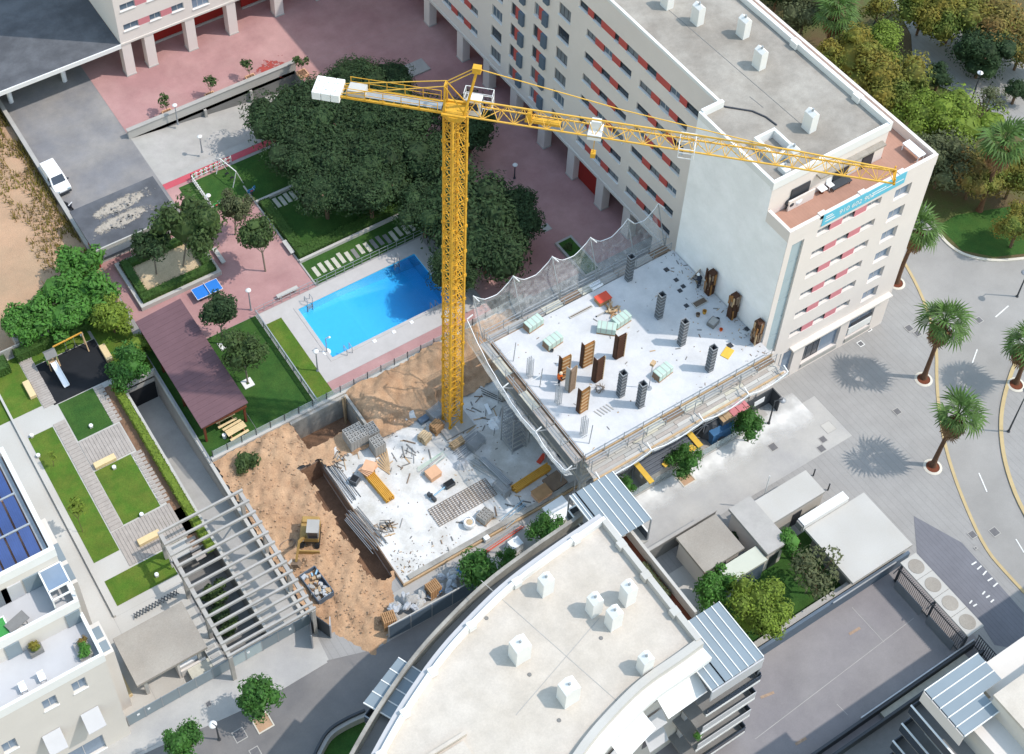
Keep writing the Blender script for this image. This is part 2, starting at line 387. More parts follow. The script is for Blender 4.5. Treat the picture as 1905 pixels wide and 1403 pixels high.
# ------------------------------------------------------------------ courtyard ramp with its wall
m = MB(); m.add([(-9.7,41.9,0),(10.2,41.9,-2.6),(10.2,48.8,-2.6),(-9.7,48.8,0)], [(0,1,2,3)])
structure(m.build('garage_ramp', 'concrete'))
m = MB(); m.add([(-9.7,41.9,0),(10.2,41.9,0),(10.2,41.9,-2.6)], [(0,2,1)]); m.add([(10.2,41.9,0),(10.2,48.8,0),(10.2,48.8,-2.6),(10.2,41.9,-2.6)], [(0,3,2,1)])
m.add([(-9.7,48.8,0),(10.2,48.8,0),(10.2,48.8,-2.6)], [(0,1,2)])
structure(m.build('ramp_side', 'concrete_dark'))
wt = T('parapet_wall', 'long pale concrete parapet between the garage ramp and the red plaza', 'wall', (0,49,0))
MB().box(-9.9,10.4,48.8,49.15,-.45,1.15).build('panel', 'concrete_light', wt); MB().box(-9.95,10.45,48.72,49.23,1.15,1.25).build('coping', 'concrete', wt)
for x in (-1.0, 4.6): MB().box(x-.15,x+.15,48.45,48.75,-2.4,-.1).build('pier', 'concrete', wt)
# ------------------------------------------------------------------ west land wall
wt = T('retaining_wall', 'low grey boundary wall beside the dry earth and the car yard', 'wall', (-19.7,48,0))
MB().box(-19.95,-19.62,34.2,90,-.2,.9).build('panel', 'concrete_dark', wt); MB().box(-20.0,-19.57,34.2,90,.9,.98).build('coping', 'concrete', wt)
# ------------------------------------------------------------------ garden ramp (under the pergola) and planted pit
def rz2(y): return -3.2 if y > 15 else (-3.2+(15-y)/22*3.2 if y > -7 else 0)
m = MB(); ys = [19.3,15,10,5,0,-3.5,-7,-9.9]
m.strip([(-23.7,y,rz2(y)) for y in ys], [(-20.75,y,rz2(y)) for y in ys])
structure(m.build('garden_ramp', 'concrete'))
m = MB(); m.strip([(-20.75,y,rz2(y)-.1) for y in ys], [(-20.75,y,0) for y in ys]); m.strip([(-23.7,y,rz2(y)-.1) for y in ys], [(-23.7,y,0) for y in ys])
m.add([(-23.7,19.3,-3.3),(-20.75,19.3,-3.3),(-20.75,19.3,0),(-23.7,19.3,0)], [(0,1,2,3)])
structure(m.build('ramp_lining', 'concrete'))
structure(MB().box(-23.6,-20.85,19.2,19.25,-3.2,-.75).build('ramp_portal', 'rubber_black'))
wt = T('ramp_wall', 'grey concrete upstand wall on the garden side of the sunken ramp', 'wall', (-23.8,9,0))
MB().box(-23.95,-23.7,-9.9,19.6,-.2,.55).build('panel', 'concrete_light', wt)
wt = T('ramp_wall', 'concrete upstand wall with rail between sunken ramp and pavilion', 'wall', (-20.6,9,0))
MB().box(-20.75,-20.45,-9.9,19.6,-.2,.5).build('panel', 'concrete_light', wt); MB().box(-23.95,-20.45,19.3,19.6,-.2,.75).build('head_wall', 'concrete_light', wt)
rm = MB()
for z in (.75,1.0,1.25): rm.bar((-20.6,7.5,z),(-20.6,19.4,z),.05)
for i in range(9): rm.bar((-20.6,7.6+i*1.45,.5),(-20.6,7.6+i*1.45,1.28),.05)
rm.build('railing', 'steel', wt)
# planted pit
m = MB(); x0,x1,y0,y1 = -27.7,-23.95,-9.4,.9
m.add([(x0,y0,-2.2),(x1,y0,-2.2),(x1,y1,-2.2),(x0,y1,-2.2)], [(0,1,2,3)])
for a, b in (((x0,y0),(x1,y0)),((x1,y0),(x1,y1)),((x1,y1),(x0,y1)),((x0,y1),(x0,y0))): m.add([(*a,-2.2),(*b,-2.2),(*b,0),(*a,0)], [(0,3,2,1)])
structure(m.build('sunken_yard', 'concrete_dark'))
# ------------------------------------------------------------------ excavation earth: one uneven sheet with the trench left open
def relief(x, y):
    s = math.sin
    return .42+.2*s(x*.9+1.3*s(y*.5))*s(y*.8+s(x*.6))+.09*s(x*2.3+y*1.7)*s(y*1.1)+.06*s(x*4.1-y*3.3+s(x))+.05*s(x*6.3+2*s(y*.9))+sum(hh*math.exp(-((x-mx)**2+(y-my)**2)/(rr*rr)) for mx, my, hh, rr in ((-5.6,5.4,.9,1.1),(-3.2,6.3,.7,1.2),(-.6,5.6,.6,1.0),(2.6,6.2,.7,1.3),(6,5.8,.6,1.2),(-16.5,6.0,.5,1.2),(-18.6,.5,.45,1.0),(-17.2,-6.3,.4,.9),(-15.6,-13.2,.45,1.0),(-14.9,5.2,.5,.9)))-.16*(math.exp(-((x+17.6+.25*s(y*.5))/.22)**2)+math.exp(-((x+16.2+.25*s(y*.5))/.22)**2))*(1 if y < -1 else 0)
m = MB(); idx = {}; st = .25
def edge(x, y):
    if y > -10.2: return 9.0
    return min(x+20.0+(10.2+y)*.5, -15.3+(y+15)*.6-x+.25*math.sin(y*3), y+15.0+.35*math.sin(x*2.1)+.15*math.sin(x*5), )
def inside(x, y):
    if y > 7.75 or x < -20.35: return False
    if -14.15+.2*math.sin(y*1.7)+.12*math.sin(y*4.3) < x < -12.0 and -10.2+.2*math.sin(x*3) < y < 2.9+.15*math.sin(x*4): return False
    if -12.6 < x < -7.1 and 4.25 < y < 7.4: return False
    if x > -12.0 and y < 1.8: return False
    return edge(x, y) > -1.3
def vid(i, j):
    if (i, j) not in idx:
        x, y = -20.35+i*st, -16.8+j*st; ed = max(-.45, min(1, edge(x, y)/1.6)); dz = relief(x, y)*ed+.03
        if x > -6.8 and y > 3: dz += .7*max(0, min(1, (7.6-abs(y-7))/3))*(.6+.4*math.sin(x*.9))
        idx[(i, j)] = len(m.v); jr = random.Random(i*977+j*31); m.v.append((x+jr.uniform(-.11,.11), y+jr.uniform(-.11,.11), dz+jr.uniform(-.02,.02)))
    return idx[(i, j)]
for i in range(128):
    for j in range(100):
        x, y = -20.35+(i+.5)*st, -16.8+(j+.5)*st
        if x < 11.5 and inside(x, y): m.f.append((vid(i,j), vid(i+1,j), vid(i+1,j+1), vid(i,j+1))); m.mi.append(0)
structure(m.build('earth_ground', 'earth', smooth=True))
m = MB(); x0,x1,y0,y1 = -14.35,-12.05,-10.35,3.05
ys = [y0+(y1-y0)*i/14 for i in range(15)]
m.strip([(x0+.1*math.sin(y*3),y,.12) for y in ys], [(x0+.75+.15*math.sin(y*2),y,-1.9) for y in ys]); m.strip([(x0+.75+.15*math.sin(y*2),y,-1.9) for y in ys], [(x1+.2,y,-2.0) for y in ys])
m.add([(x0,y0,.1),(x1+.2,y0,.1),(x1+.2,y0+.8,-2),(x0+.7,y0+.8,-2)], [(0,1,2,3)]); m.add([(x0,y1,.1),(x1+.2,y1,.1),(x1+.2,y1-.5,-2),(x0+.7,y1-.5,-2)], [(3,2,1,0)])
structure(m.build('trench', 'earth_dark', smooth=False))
m = MB(); x0,x1,y0,y1 = -12.6,-7.1,4.25,7.4
m.add([(x0,y0,-2.4),(x1,y0,-2.4),(x1,y1,-2.4),(x0,y1,-2.4)], [(0,1,2,3)])
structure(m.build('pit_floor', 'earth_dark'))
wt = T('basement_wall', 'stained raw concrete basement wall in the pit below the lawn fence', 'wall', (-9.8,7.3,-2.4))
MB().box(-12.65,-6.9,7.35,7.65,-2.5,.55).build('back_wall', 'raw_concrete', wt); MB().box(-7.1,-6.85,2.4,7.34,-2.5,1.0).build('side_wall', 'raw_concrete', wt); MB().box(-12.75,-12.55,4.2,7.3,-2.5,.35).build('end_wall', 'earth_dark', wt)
for x in (-7.5,-7.25): MB().bar((x,6.6+(x+7.5)*1.6,-2.4),(x,6.9,1.35),.14).build('timber_prop', 'timber', wt)
# courtyard retaining wall with a fence of grey panels between posts
wt = T('courtyard_wall', 'pale retaining wall along the courtyard above the excavation', 'wall', (-3,7.9,0))
MB().box(-20.4,14.2,7.68,8.05,-.6,.75).build('panel', 'concrete_light', wt)
ft = T('panel_fence', 'long see-through grey fence with dark posts above the excavation', 'fence', (-3,7.95,.75))
for i in range(24):
    x = -20.2+i*1.45
    if x < 13: MB().box(x+.04,x+1.41,7.92,7.95,.8,1.65).build('panel', 'clear_glass', ft)
    MB().bar((x,7.93,.75),(x,7.93,1.75),.07).build('post', 'steel_dark', ft)
# ------------------------------------------------------------------ streets
poly('street', [(-80,-11.0),(-37.7,-12.6),(-27.7,-14.0),(-20.7,-13.9),(-17,-15.1),(-7,-15.2),(1.5,-15.3),(1.5,-60),(-80,-60)], .02, 'asphalt', px=False)
def kerb(name, pts, wd, h, m, label, px=True, z0=0):
    p = [G(x, y, 0) for x, y in pts] if px else [Vector((x, y, 0)) for x, y in pts]
    # smooth the line
    for _ in range(2):
        q = [p[0]]
        for a, b in zip(p, p[1:]): q += [a*.75+b*.25, a*.25+b*.75]
        p = q+[p[-1]]
    lo, ro = [], []
    for i, v in enumerate(p):
        d = (p[min(i+1,len(p)-1)]-p[max(i-1,0)]); d.z = 0; d.normalize(); nn = Vector((-d.y, d.x, 0)); lo.append(v+nn*wd/2); ro.append(v-nn*wd/2)
    m_ = MB(); up = Vector((0,0,h+z0)); dn = Vector((0,0,z0))
    m_.strip([v+up for v in ro], [v+up for v in lo]); m_.strip([v+dn for v in lo], [v+up for v in lo]); m_.strip([v+up for v in ro], [v+dn for v in ro])
    return structure(m_.build(name, m)), p
structure(MB().sheet([(1.5,-15.3,.024),(30,-15.3,.024),(30,-20.4,.024),(1.5,-20.4,.024)]).build('street_concrete', 'paving_light'))
surf('house_path', (-36.9,-34.02,-10.3,40), .022, 'concrete_light'); surf('forecourt_west', (-34.0,-27.95,-10.3,-1.22), .022, 'concrete_light'); structure(MB().sheet([(-60,-10.3,.018),(-20.4,-10.3,.018),(-20.7,-13.85,.018),(-27.7,-13.95,.018),(-37.7,-12.5,.018),(-60,-11.4,.018)]).build('pavement', 'paving_light'))
kerb('kerb_street', [(-60,-11.4),(-37.7,-12.6),(-27.7,-14.0),(-20.9,-13.9)], .25, .05, 'paving_light', '', px=False)
mat('road_grey', '9b9996', .92, .1, .3, fine=.05, col2='908e8b', mixscale=.08)
OUT = [(1668,470),(1690,500),(1722,565),(1743,640),(1742,720),(1752,800),(1766,860),(1793,935),(1832,1020),(1870,1065),(1960,1160)]
INN = [(2050,560),(1950,600),(1893,660),(1866,740),(1860,800),(1870,870),(1900,950),(1960,1040)]
poly('road', OUT+[(2300,1400),(2300,400),(1905,330),(1750,430)], .012, 'road_grey')
kerb('kerb_outer', OUT, .28, .06, 'kerb_yellow', '')
_, ip = kerb('kerb_inner', INN, .34, .14, 'kerb_yellow', '')
_isl = [tuple(v+Vector((.1,-.1,.09))) for v in ip]+[tuple(G(2300,1150,.09)), tuple(G(2300,560,.09))]
structure(MB().sheet(_isl).build('island_paving', 'paving'))
PK = [(1720,385),(1745,435),(1770,462),(1800,478),(1850,487),(1905,482),(2000,470)]
_, pk = kerb('kerb_park', PK, .3, .14, 'kerb_stone', '')
structure(MB().sheet([tuple(v+Vector((0,0,.1))) for v in pk]+[(130,30,.1),(130,130,.1),(40,130,.1),(42.2,-9,.1)]).build('park_ground', 'park_soil'))
poly('park_lawn', [(1745,420),(1790,466),(1850,478),(1905,472),(1990,430),(1905,380),(1780,400)], .12, 'lawn_deep')
poly('park_path', [(1650,-20),(1695,65),(1700,140),(1760,165),(1830,200),(1905,260),(2050,300),(2050,60),(1905,60),(1800,10),(1760,-40)], .13, 'paving')
# dashes, hatches
for i, (a, b) in enumerate((((1852,590),(1876,569)),((1809,675),(1818,650)),((1821,880),(1836,915)),((1890,1003),(1905,1028)))):
    p, q = G(*a, .03), G(*b, .03); MB().bar(p, q, .11, .012).build('lane_dash', 'road_white', None, kind='structure')
# driveway, brick forecourt
structure(holed((-6,25.2,-60,-32.3), .03, []).build('driveway', 'driveway'))
mat('brick_rows', '74757c', .9, .15, .5, fine=.06, wave=('X', .38, .25, .2))
poly('forecourt', [(1700,960),(1790,1010),(1905,1140),(1905,1210),(1850,1200),(1828,1165),(1706,1030)], .016, 'brick_rows')
for a, b in (((1580,1180),(1600,1168)),((1415,1298),(1440,1288)),((1480,1385),(1500,1373))):
    p, q = G(*a, .04), G(*b, .04); MB().bar(p, q, .22, .012).build('road_mark', 'road_orange', None, kind='structure')
for a, b in (((1405,1375),(1700,1150)),((1585,1130),(1645,1195)),((1557,1310),(1577,1330))):
    p, q = G(*a, .034), G(*b, .034); MB().bar(p, q, .05, .01).build('pavement_joint', 'concrete', None, kind='structure')
# worn white lettering on the forecourt: unreadable strokes
for k, (x, y) in enumerate(((1812,1048),(1822,1056),(1832,1066),(1842,1078),(1852,1088),(1830,1103),(1838,1110),(1846,1118),(1806,1120),(1814,1126))):
    p = G(x, y, .03); MB().obox((p.x,p.y,.03),(.55 if k < 5 else .4,.12,.01), R_(-2+7*(k % 3))).build('pavement_marking', 'road_white', None, kind='structure')
mat('cement_dust', 'e6e6e4', .95, .08, 1)
m = MATS['cement_dust']; n = m.node_tree.nodes; L = m.node_tree.links; b = n['Principled BSDF']; tc = n.new('ShaderNodeTexCoord'); q = n.new('ShaderNodeTexNoise'); q.inputs['Scale'].default_value = .55; q.inputs['Detail'].default_value = 8
sx = n.new('ShaderNodeSeparateXYZ'); L.new(tc.outputs['Object'], q.inputs['Vector']); L.new(tc.outputs['Object'], sx.inputs[0])
ab = n.new('ShaderNodeMath'); ab.operation = 'ABSOLUTE'; L.new(sx.outputs[1], ab.inputs[0]); r1 = n.new('ShaderNodeMapRange'); L.new(ab.outputs[0], r1.inputs[0]); r1.inputs[1].default_value = .1; r1.inputs[2].default_value = 2.4; r1.inputs[3].default_value = .45; r1.inputs[4].default_value = -.28
ad = n.new('ShaderNodeMath'); L.new(q.outputs[0], ad.inputs[0]); L.new(r1.outputs[0], ad.inputs[1]); r2 = n.new('ShaderNodeMapRange'); L.new(ad.outputs[0], r2.inputs[0]); r2.inputs[1].default_value = .38; r2.inputs[2].default_value = 1.0; r2.inputs[4].default_value = .85; L.new(r2.outputs[0], b.inputs['Alpha'])
dm = MB().sheet([(-13,-2.6,0),(13,-2.6,0),(13,2.6,0),(-13,2.6,0)]).build('cement_dust', 'cement_dust', None, kind='stuff'); dm.location = (15.5,-15.6,.03); dm['label'] = 'white cement dust spilled along the street beside the site'
# ------------------------------------------------------------------ facades: a wall sheet with real openings
def facade(wall, P0, U, N, W, H, openings, depth=.22, m=None):
    """adds to MB 'wall' a sheet W x H from P0 along unit U and up, outward normal N, with openings (u0,u1,v0,v1) and their reveals"""
    P0, U, N = Vector(P0), Vector(U), Vector(N); Z = Vector((0,0,1))
    us = sorted({0, W} | {round(u, 4) for o in openings for u in o[:2]}); vs = sorted({0, H} | {round(v, 4) for o in openings for v in o[2:4]})
    pt = lambda u, v, d=0: P0+U*u+Z*v-N*d
    flip = U.cross(Z).dot(N) < 0
    def q(a, b, c, d): wall.add([a, b, c, d], [(3,2,1,0) if flip else (0,1,2,3)])
    for i in range(len(us)-1):
        run = None
        for j in range(len(vs)-1):
            cu, cv = (us[i]+us[i+1])/2, (vs[j]+vs[j+1])/2
            if any(o[0] < cu < o[1] and o[2] < cv < o[3] for o in openings):
                if run is not None: q(pt(us[i],vs[run]), pt(us[i+1],vs[run]), pt(us[i+1],vs[j]), pt(us[i],vs[j])); run = None
            elif run is None: run = j
        if run is not None: q(pt(us[i],vs[run]), pt(us[i+1],vs[run]), pt(us[i+1],H), pt(us[i],H))
    for o in openings:
        u0, u1, v0, v1 = o[:4]; d = depth
        q(pt(u0,v0), pt(u1,v0), pt(u1,v0,d), pt(u0,v0,d)); q(pt(u0,v1,d), pt(u1,v1,d), pt(u1,v1), pt(u0,v1))
        q(pt(u0,v0,0), pt(u0,v0,d), pt(u0,v1,d), pt(u0,v1)); q(pt(u1,v0,d), pt(u1,v0), pt(u1,v1), pt(u1,v1,d))
_wc = {}
def window(parent, P0, U, N, o, style='dark', mull=1, sill=True, depth=.22, name='window'):
    """a window in the opening: frame with mullions (part), pane and sill (sub-parts); meshes shared by size"""
    u0, u1, v0, v1 = o[:4]; wd, ht = round(u1-u0, 2), round(v1-v0, 2); U, N = Vector(U), Vector(N)
    key = (wd, ht, style, mull, sill)
    if key not in _wc:
        f = MB(); t = .06
        f.box(0,wd,-.03,.03,0,t); f.box(0,wd,-.03,.03,ht-t,ht); f.box(0,t,-.03,.03,t,ht-t); f.box(wd-t,wd,-.03,.03,t,ht-t)
        for k in range(mull): x = wd*(k+1)/(mull+1); f.box(x-.03,x+.03,-.03,.03,t,ht-t)
        mats = {'blind': ('frame_dark','window_grey'), 'half': ('panel_grey','shutter_blue'), 'dark': ('frame_dark','window_glass'), 'grey': ('panel_grey','window_grey'), 'blue': ('panel_grey','window_blue'), 'shut': ('panel_grey','shutter_blue')}[style]
        fo = f.build('_f', mats[0]); po = MB().box(.01,wd-.01,-.012,.012,.01,ht-.01).build('_p', mats[1]); so_ = MB().box(-.05,wd+.05,-.3,.04,-.07,-.005).build('_s', 'white_paint')
        _wc[key] = (fo.data, po.data, so_.data)
        for x in (fo, po, so_): bpy.data.objects.remove(x, do_unlink=True)
    fm, pm, sm = _wc[key]
    # local frame: x along U (or reversed), -y outward
    Ux = Vector((-N.y, N.x, 0)); start = u0 if Ux.dot(U) > 0 else u1
    loc = Vector(P0)+U*start+Vector((0,0,v0))-N*(depth-.04)-rootloc(parent); rz = math.atan2(Ux.y, Ux.x)
    w_ = inst(fm, name, parent, loc, rz); inst(pm, 'pane', w_)
    if sill: inst(sm, 'sill', w_)
    return w_
_pc = {}
def panel(parent, P0, U, N, o, m, depth=.08, name='panel', th=.05):
    u0, u1, v0, v1 = o[:4]; wd, ht = round(u1-u0, 2), round(v1-v0, 2); U, N = Vector(U), Vector(N); key = (wd, ht, m, th)
    if key not in _pc:
        x = MB().box(0,wd,-th/2,th/2,0,ht).build('_q', m); _pc[key] = x.data; bpy.data.objects.remove(x, do_unlink=True)
    Ux = Vector((-N.y, N.x, 0)); start = u0 if Ux.dot(U) > 0 else u1
    return inst(_pc[key], name, parent, Vector(P0)+U*start+Vector((0,0,v0))-N*depth-rootloc(parent), math.atan2(Ux.y, Ux.x))
# ================================================================== the long apartment block
ab = T('apartment_building', 'long pale apartment block with red window panels and white blank party wall', 'apartment building', (33,10,0))
XW, XP, XE, YF, YB, ZR, ZT = 26.8, 24.6, 41.1, -12.3, 100.0, 27.0, 23.6
SILL = [6.03+2.88*i for i in range(6)]+[23.05]
wall = MB()
# courtyard front (faces -X): v from 4.2 up
ops = []; items = []
def rib(y0, cells, floors):
    for k in floors:
        v = SILL[k]-4.2; y1 = y0+sum(c for c, _ in cells); ops.append((y0-.15, y1-.15, v, v+.9))
        y = y0
        for wdt, kind in cells:
            items.append((y-.15, y+wdt-.15, v, v+.9, kind)); y += wdt
ribR = [(1.39,'w'),(1.18,'r'),(1.43,'w'),(1.21,'r'),(1.74,'w')]
ribL = [(1.7,'w'),(1.24,'r'),(1.32,'w'),(1.33,'r'),(1.38,'w')]
rev = lambda c: c[::-1]
lo = range(6); C2 = 55.7
for y0, cells in ((3.45,ribR),(11.65,ribL),(C2-18.62,rev(ribL)),(C2-10.4,rev(ribR)),(62.5,ribR),(70.7,ribL)): rib(y0, cells, lo)
top = [(1.6,'w'),(1.0,'r'),(1.36,'w'),(2.0,'r'),(1.36,'w'),(1.34,'r'),(1.7,'w'),(1.22,'r'),(.6,'w'),(2.1,'r'),(1.2,'w'),(.9,'r'),(1.3,'w')]
rib(2.35, top, [6]); rib(36.0, rev(top), [6])
for y0 in (21.2, 32.55, 53.8):
    for k in range(6):
        v = SILL[k]-4.2-.55; ops.append((y0-.15, y0+1.9-.15, v, v+1.5)); items.append((y0-.15, y0+1.75, v, v+1.5, 'b'))
for y0 in (24.67, 28.6):
    for k in range(6):
        v = SILL[k]-4.2-.7; ops.append((y0-.15, y0+2.4-.15, v, v+1.65))
        for a, b_, kd in ((0,.8,'s'),(.8,1.65,'r'),(1.65,2.4,'w')): items.append((y0+a-.15, y0+b_-.15, v, v+1.65, kd))
P0, U, N = (XW,.15,4.2), (0,1,0), (-1,0,0)
facade(wall, P0, U, N, YB-.15, ZR-4.2, ops)
# core rear of the ground floor arcade
wall.add([(XW,.15,4.2),(XW,YB,4.2),(31.0,YB,4.2),(31.0,.15,4.2)], [(0,3,2,1)])
wall.box(30.9,XE-.05,YF+.6,YB,0,4.15)
# street front (faces -Y)
fo = []; fi = []
FS = [20.87-2.81*i for i in range(6)]
for v0 in FS:
    fo.append((28.0-XP, 35.2-XP, v0, v0+.9)); x = 28.0-XP
    for wdt, kd in ((1.5,'g'),(1.35,'p'),(1.4,'g'),(1.35,'p'),(1.6,'g')): fi.append((x, x+wdt, v0, v0+.9, kd)); x += wdt
    fo.append((36.85-XP, 38.75-XP, v0-.85, v0+.65)); fi.append((36.85-XP, 38.75-XP, v0-.85, v0+.65, 'B'))
fo.append((25.25-XP, 26.6-XP, 5.95, 21.6))
shops = [(27.9,29.35,.95,4.7),(30.7,35.1,.95,4.7),(36.2,39.35,.95,4.6)]
for a, b_, c, d in shops: fo.append((a-XP, b_-XP, c, d))
P1, U1, N1 = (XP,YF,0), (1,0,0), (0,-1,0)
facade(wall, P1, U1, N1, XE-XP, ZT, fo, depth=.35)
# blank sides
wall.add([(XE,YF,0),(XE,YB,0),(XE,YB,ZT),(XE,YF,ZT)], [(0,1,2,3)])
wall.build('wall', 'wall_beige', ab)
pw = MB(); pw.add([(XP,YF+.02,0),(XP,YF+.02,ZT),(XP,-9.5,ZT),(XP,-9.5,ZR),(XP,.15,ZR),(XP,.15,0)], [(0,1,2,3,4,5)]); pw.add([(XP,.15,0),(XP,.15,ZR),(XW,.15,ZR),(XW,.15,0)], [(0,1,2,3)])
pw.build('party_wall', 'wall_white', ab, label='blank white party wall')
WR = random.Random(3)
for u0,u1,v0,v1,k in items:
    o = (u0,u1,v0,v1)
    if k in 'wb': window(ab, P0, U, N, o, WR.choice(['dark','dark','dark','half','blind']), 1 if k == 'w' else 2)
    elif k == 's': panel(ab, P0, U, N, o, 'shutter_blue', -.12, 'shutter_panel', .3)
    else: panel(ab, P0, U, N, o, 'red_panel', .03, 'red_panel')
for u0,u1,v0,v1,k in fi:
    o = (u0,u1,v0,v1)
    if k == 'g': window(ab, P1, U1, N1, o, 'grey', 1, depth=.34)
    elif k == 'B': window(ab, P1, U1, N1, o, 'blue', 1, depth=.34)
    else: panel(ab, P1, U1, N1, o, 'red_panel_pale', .06, 'red_panel')
for k in range(6): panel(ab, P1, U1, N1, (25.27-XP, 26.58-XP, 5.97+k*2.605, 5.97+(k+1)*2.605-.06), 'glass_pale', .22, 'glass_panel')
# terrace and roof
tz = ZT-.95
MB().box(XP+.3,XE-.3,YF+.3,-9.5,tz-.1,tz+.02).box(37.55,XE-.3,-9.5,60,tz-.1,tz+.02).build('terrace_floor', 'terracotta', ab)
pr = MB(); pr.box(XP-.03,XP+.28,YF-.03,-9.53,tz-.3,ZT+.05).box(XP+.28,XE+.03,YF-.03,YF+.28,tz-.3,ZT+.02).box(XE-.28,XE+.03,YF+.28,YB,tz-.3,ZT+.05)
for x in (28.2,32.6,37.0): pr.box(x-.35,x+.35,YF-.03,YF+.4,ZT-.4,ZT+.12)
pr.build('terrace_parapet', 'wall_beige', ab)
ph = MB(); ph.prism([(XP+.05,-9.45),(37.45,-9.45),(37.45,YB-.5),(XW+.45,YB-.5),(XW+.45,.05),(XP+.05,.05)], tz-.2, ZR-.82)
ph.build('penthouse', 'wall_beige', ab)
rf = MB(); rf.prism([(XP+.1,-9.4),(37.4,-9.4),(37.4,YB-.6),(XW+.1,YB-.6),(XW+.1,.0),(XP+.1,.0)], ZR-.8, ZR-.55)
roof = rf.build('roof', 'roof_gravel', ab)
pp_ = MB(); pp_.box(37.2,37.55,-9.55,YB,ZR-.9,ZR+.1).box(XP-.04,37.2,-9.55,-9.25,ZR-.9,ZR).box(XP-.04,XP+.22,-9.25,.12,ZR-.7,ZR).box(XP+.22,XW+.3,-.15,.19,ZR-.7,ZR+.15).box(XW-.04,XW+.22,.19,YB,ZR-.35,ZR)
for i in range(9): pp_.box(36.95,37.55,-6+i*8,-5.2+i*8,ZR-.5,ZR+.18)
pp_.build('roof_parapet', 'white_paint', ab)
# penthouse doors and canopy on the terrace side
for a, b_ in ((27.0,29.0),(31.8,33.4),(35.0,36.2)): MB().box(a,b_,-9.56,-9.46,tz,tz+2.1).build('terrace_door', 'frame_dark', ab)
MB().box(29.6,36.9,-10.0,-9.47,tz+2.3,tz+2.5).build('terrace_canopy', 'roof_gravel', ab)
MB().box(26.6,29.4,-9.9,-9.75,tz,tz+1.2).build('terrace_screen', 'wall_beige', ab)
# shop fronts
sp = [(27.9,29.35,.97,4.68,'blue',0),(30.7,32.9,.97,4.68,'dark',2),(32.95,35.1,.97,4.68,'blue',0),(36.2,39.35,.97,4.58,'blue',1)]
for a, b_, c, d, st_, mu in sp: window(ab, P1, U1, N1, (a-XP,b_-XP,c,d), st_, mu, False, .33, 'shop_window')
MB().box(28.5,40.7,YF-.55,YF,4.95,5.15).build('canopy_band', 'wall_cream', ab)
for a, b_ in ((27.9,29.35),(30.7,35.1),(36.2,39.35)): MB().box(a,b_,YF-.1,YF,.45,.95).build('shop_plinth', 'concrete', ab)
for k in range(5): MB().box(36.4+k*.55,36.4+k*.55+.38,YF-.16,YF-.02,4.15,4.5).build('shop_sign_letter', 'frame_dark', ab)
MB().box(36.5,39.1,YF-.08,YF+.02,2.9,3.2).build('shop_sign', 'frame_dark', ab); MB().box(36.3,39.2,YF-.06,YF+.03,1.5,2.5).build('shop_sign', 'white_paint', ab)
# arcade columns on the courtyard side and the red shop walls behind
for y in (4.5,9.2,13.7,18.72,24.0,29.3,34.6,39.93,46.94,53,60):
    c = MB().box(XW-.02,XW+.95,y-.02,y+1.15,0,4.25).build('column', 'wall_beige', ab); MB().box(XW-.06,XW+1.0,y-.06,y+1.2,.02,.16).build('column_base', 'concrete_light', ab)
MB().box(27.5,27.8,14.9,18.7,.1,4.1).build('red_shopfront', 'red_wall', ab)
for y0_, y1_ in ((30,44),(48,60)): MB().box(30.6,30.88,y0_,y1_,.1,4.1).build('red_shopfront', 'red_wall', ab)
MB().box(XW-.12,XW,.15,YB,4.05,4.35).build('string_course', 'wall_cream', ab)
# roof furniture
def vent(parent, x, y, z, w_, d_, h, name='chimney', gable=True):
    c = MB(); c.box(x-w_/2,x+w_/2,y-d_/2,y+d_/2,z,z+h)
    if gable:
        vs = [(x-w_/2,y-d_/2,z+h),(x+w_/2,y-d_/2,z+h),(x+w_/2,y+d_/2,z+h),(x-w_/2,y+d_/2,z+h),(x,y-d_/2,z+h+.3),(x,y+d_/2,z+h+.3)]
        c.add(vs, [(0,1,4),(2,3,5),(1,2,5,4),(3,0,4,5)])
    o = c.build(name, 'white_paint', parent)
    MB().cone((x,y,z+h+.22),.12,.08,.3,8).build('cowl', 'galvanised', o)
    return o
for px_, py_ in ((1240,12),(1296,42),(1381,66),(1411,124),(1504,240)):
    p = G(px_, py_, ZR-.55); vent(ab, p.x, p.y, ZR-.55, .75, 1.0, 1.9)
p = G(1438,278,ZR-.55); hb = MB(); hb.box(p.x-1.1,p.x+1.1,p.y-1.3,p.y-1.05,ZR-.55,ZR+.35).box(p.x-1.1,p.x+1.1,p.y+1.05,p.y+1.3,ZR-.55,ZR+.35).box(p.x-1.1,p.x-.85,p.y-1.05,p.y+1.05,ZR-.55,ZR+.35).box(p.x+.85,p.x+1.1,p.y-1.05,p.y+1.05,ZR-.55,ZR+.35)
hb.build('roof_shaft', 'white_paint', roof); vent(ab, p.x+.6, p.y-1.6, ZR-.55, .8, .8, 1.2); vent(ab, p.x-.9, p.y-2.4, ZR-.55, .6, .9, .5, gable=False)
cb = MB(); pts = [G(x, y, ZR-.5) for x, y in ((1331,192),(1350,199),(1375,203),(1400,207),(1425,218),(1445,233))]
for a, b_ in zip(pts, pts[1:]): cb.bar(a, b_, .12, .12)
cb.build('roof_cable', 'frame_dark', roof)
for a, b_ in (((1380,0),(1495,110)),((1240,15),(1495,235)),((1395,180),(1420,200))):
    q1, q2 = G(*a, ZR-.54), G(*b_, ZR-.54); MB().bar(q1, q2, .05, .02).build('roof_seam', 'roof_cream' if False else 'concrete_dark', roof)
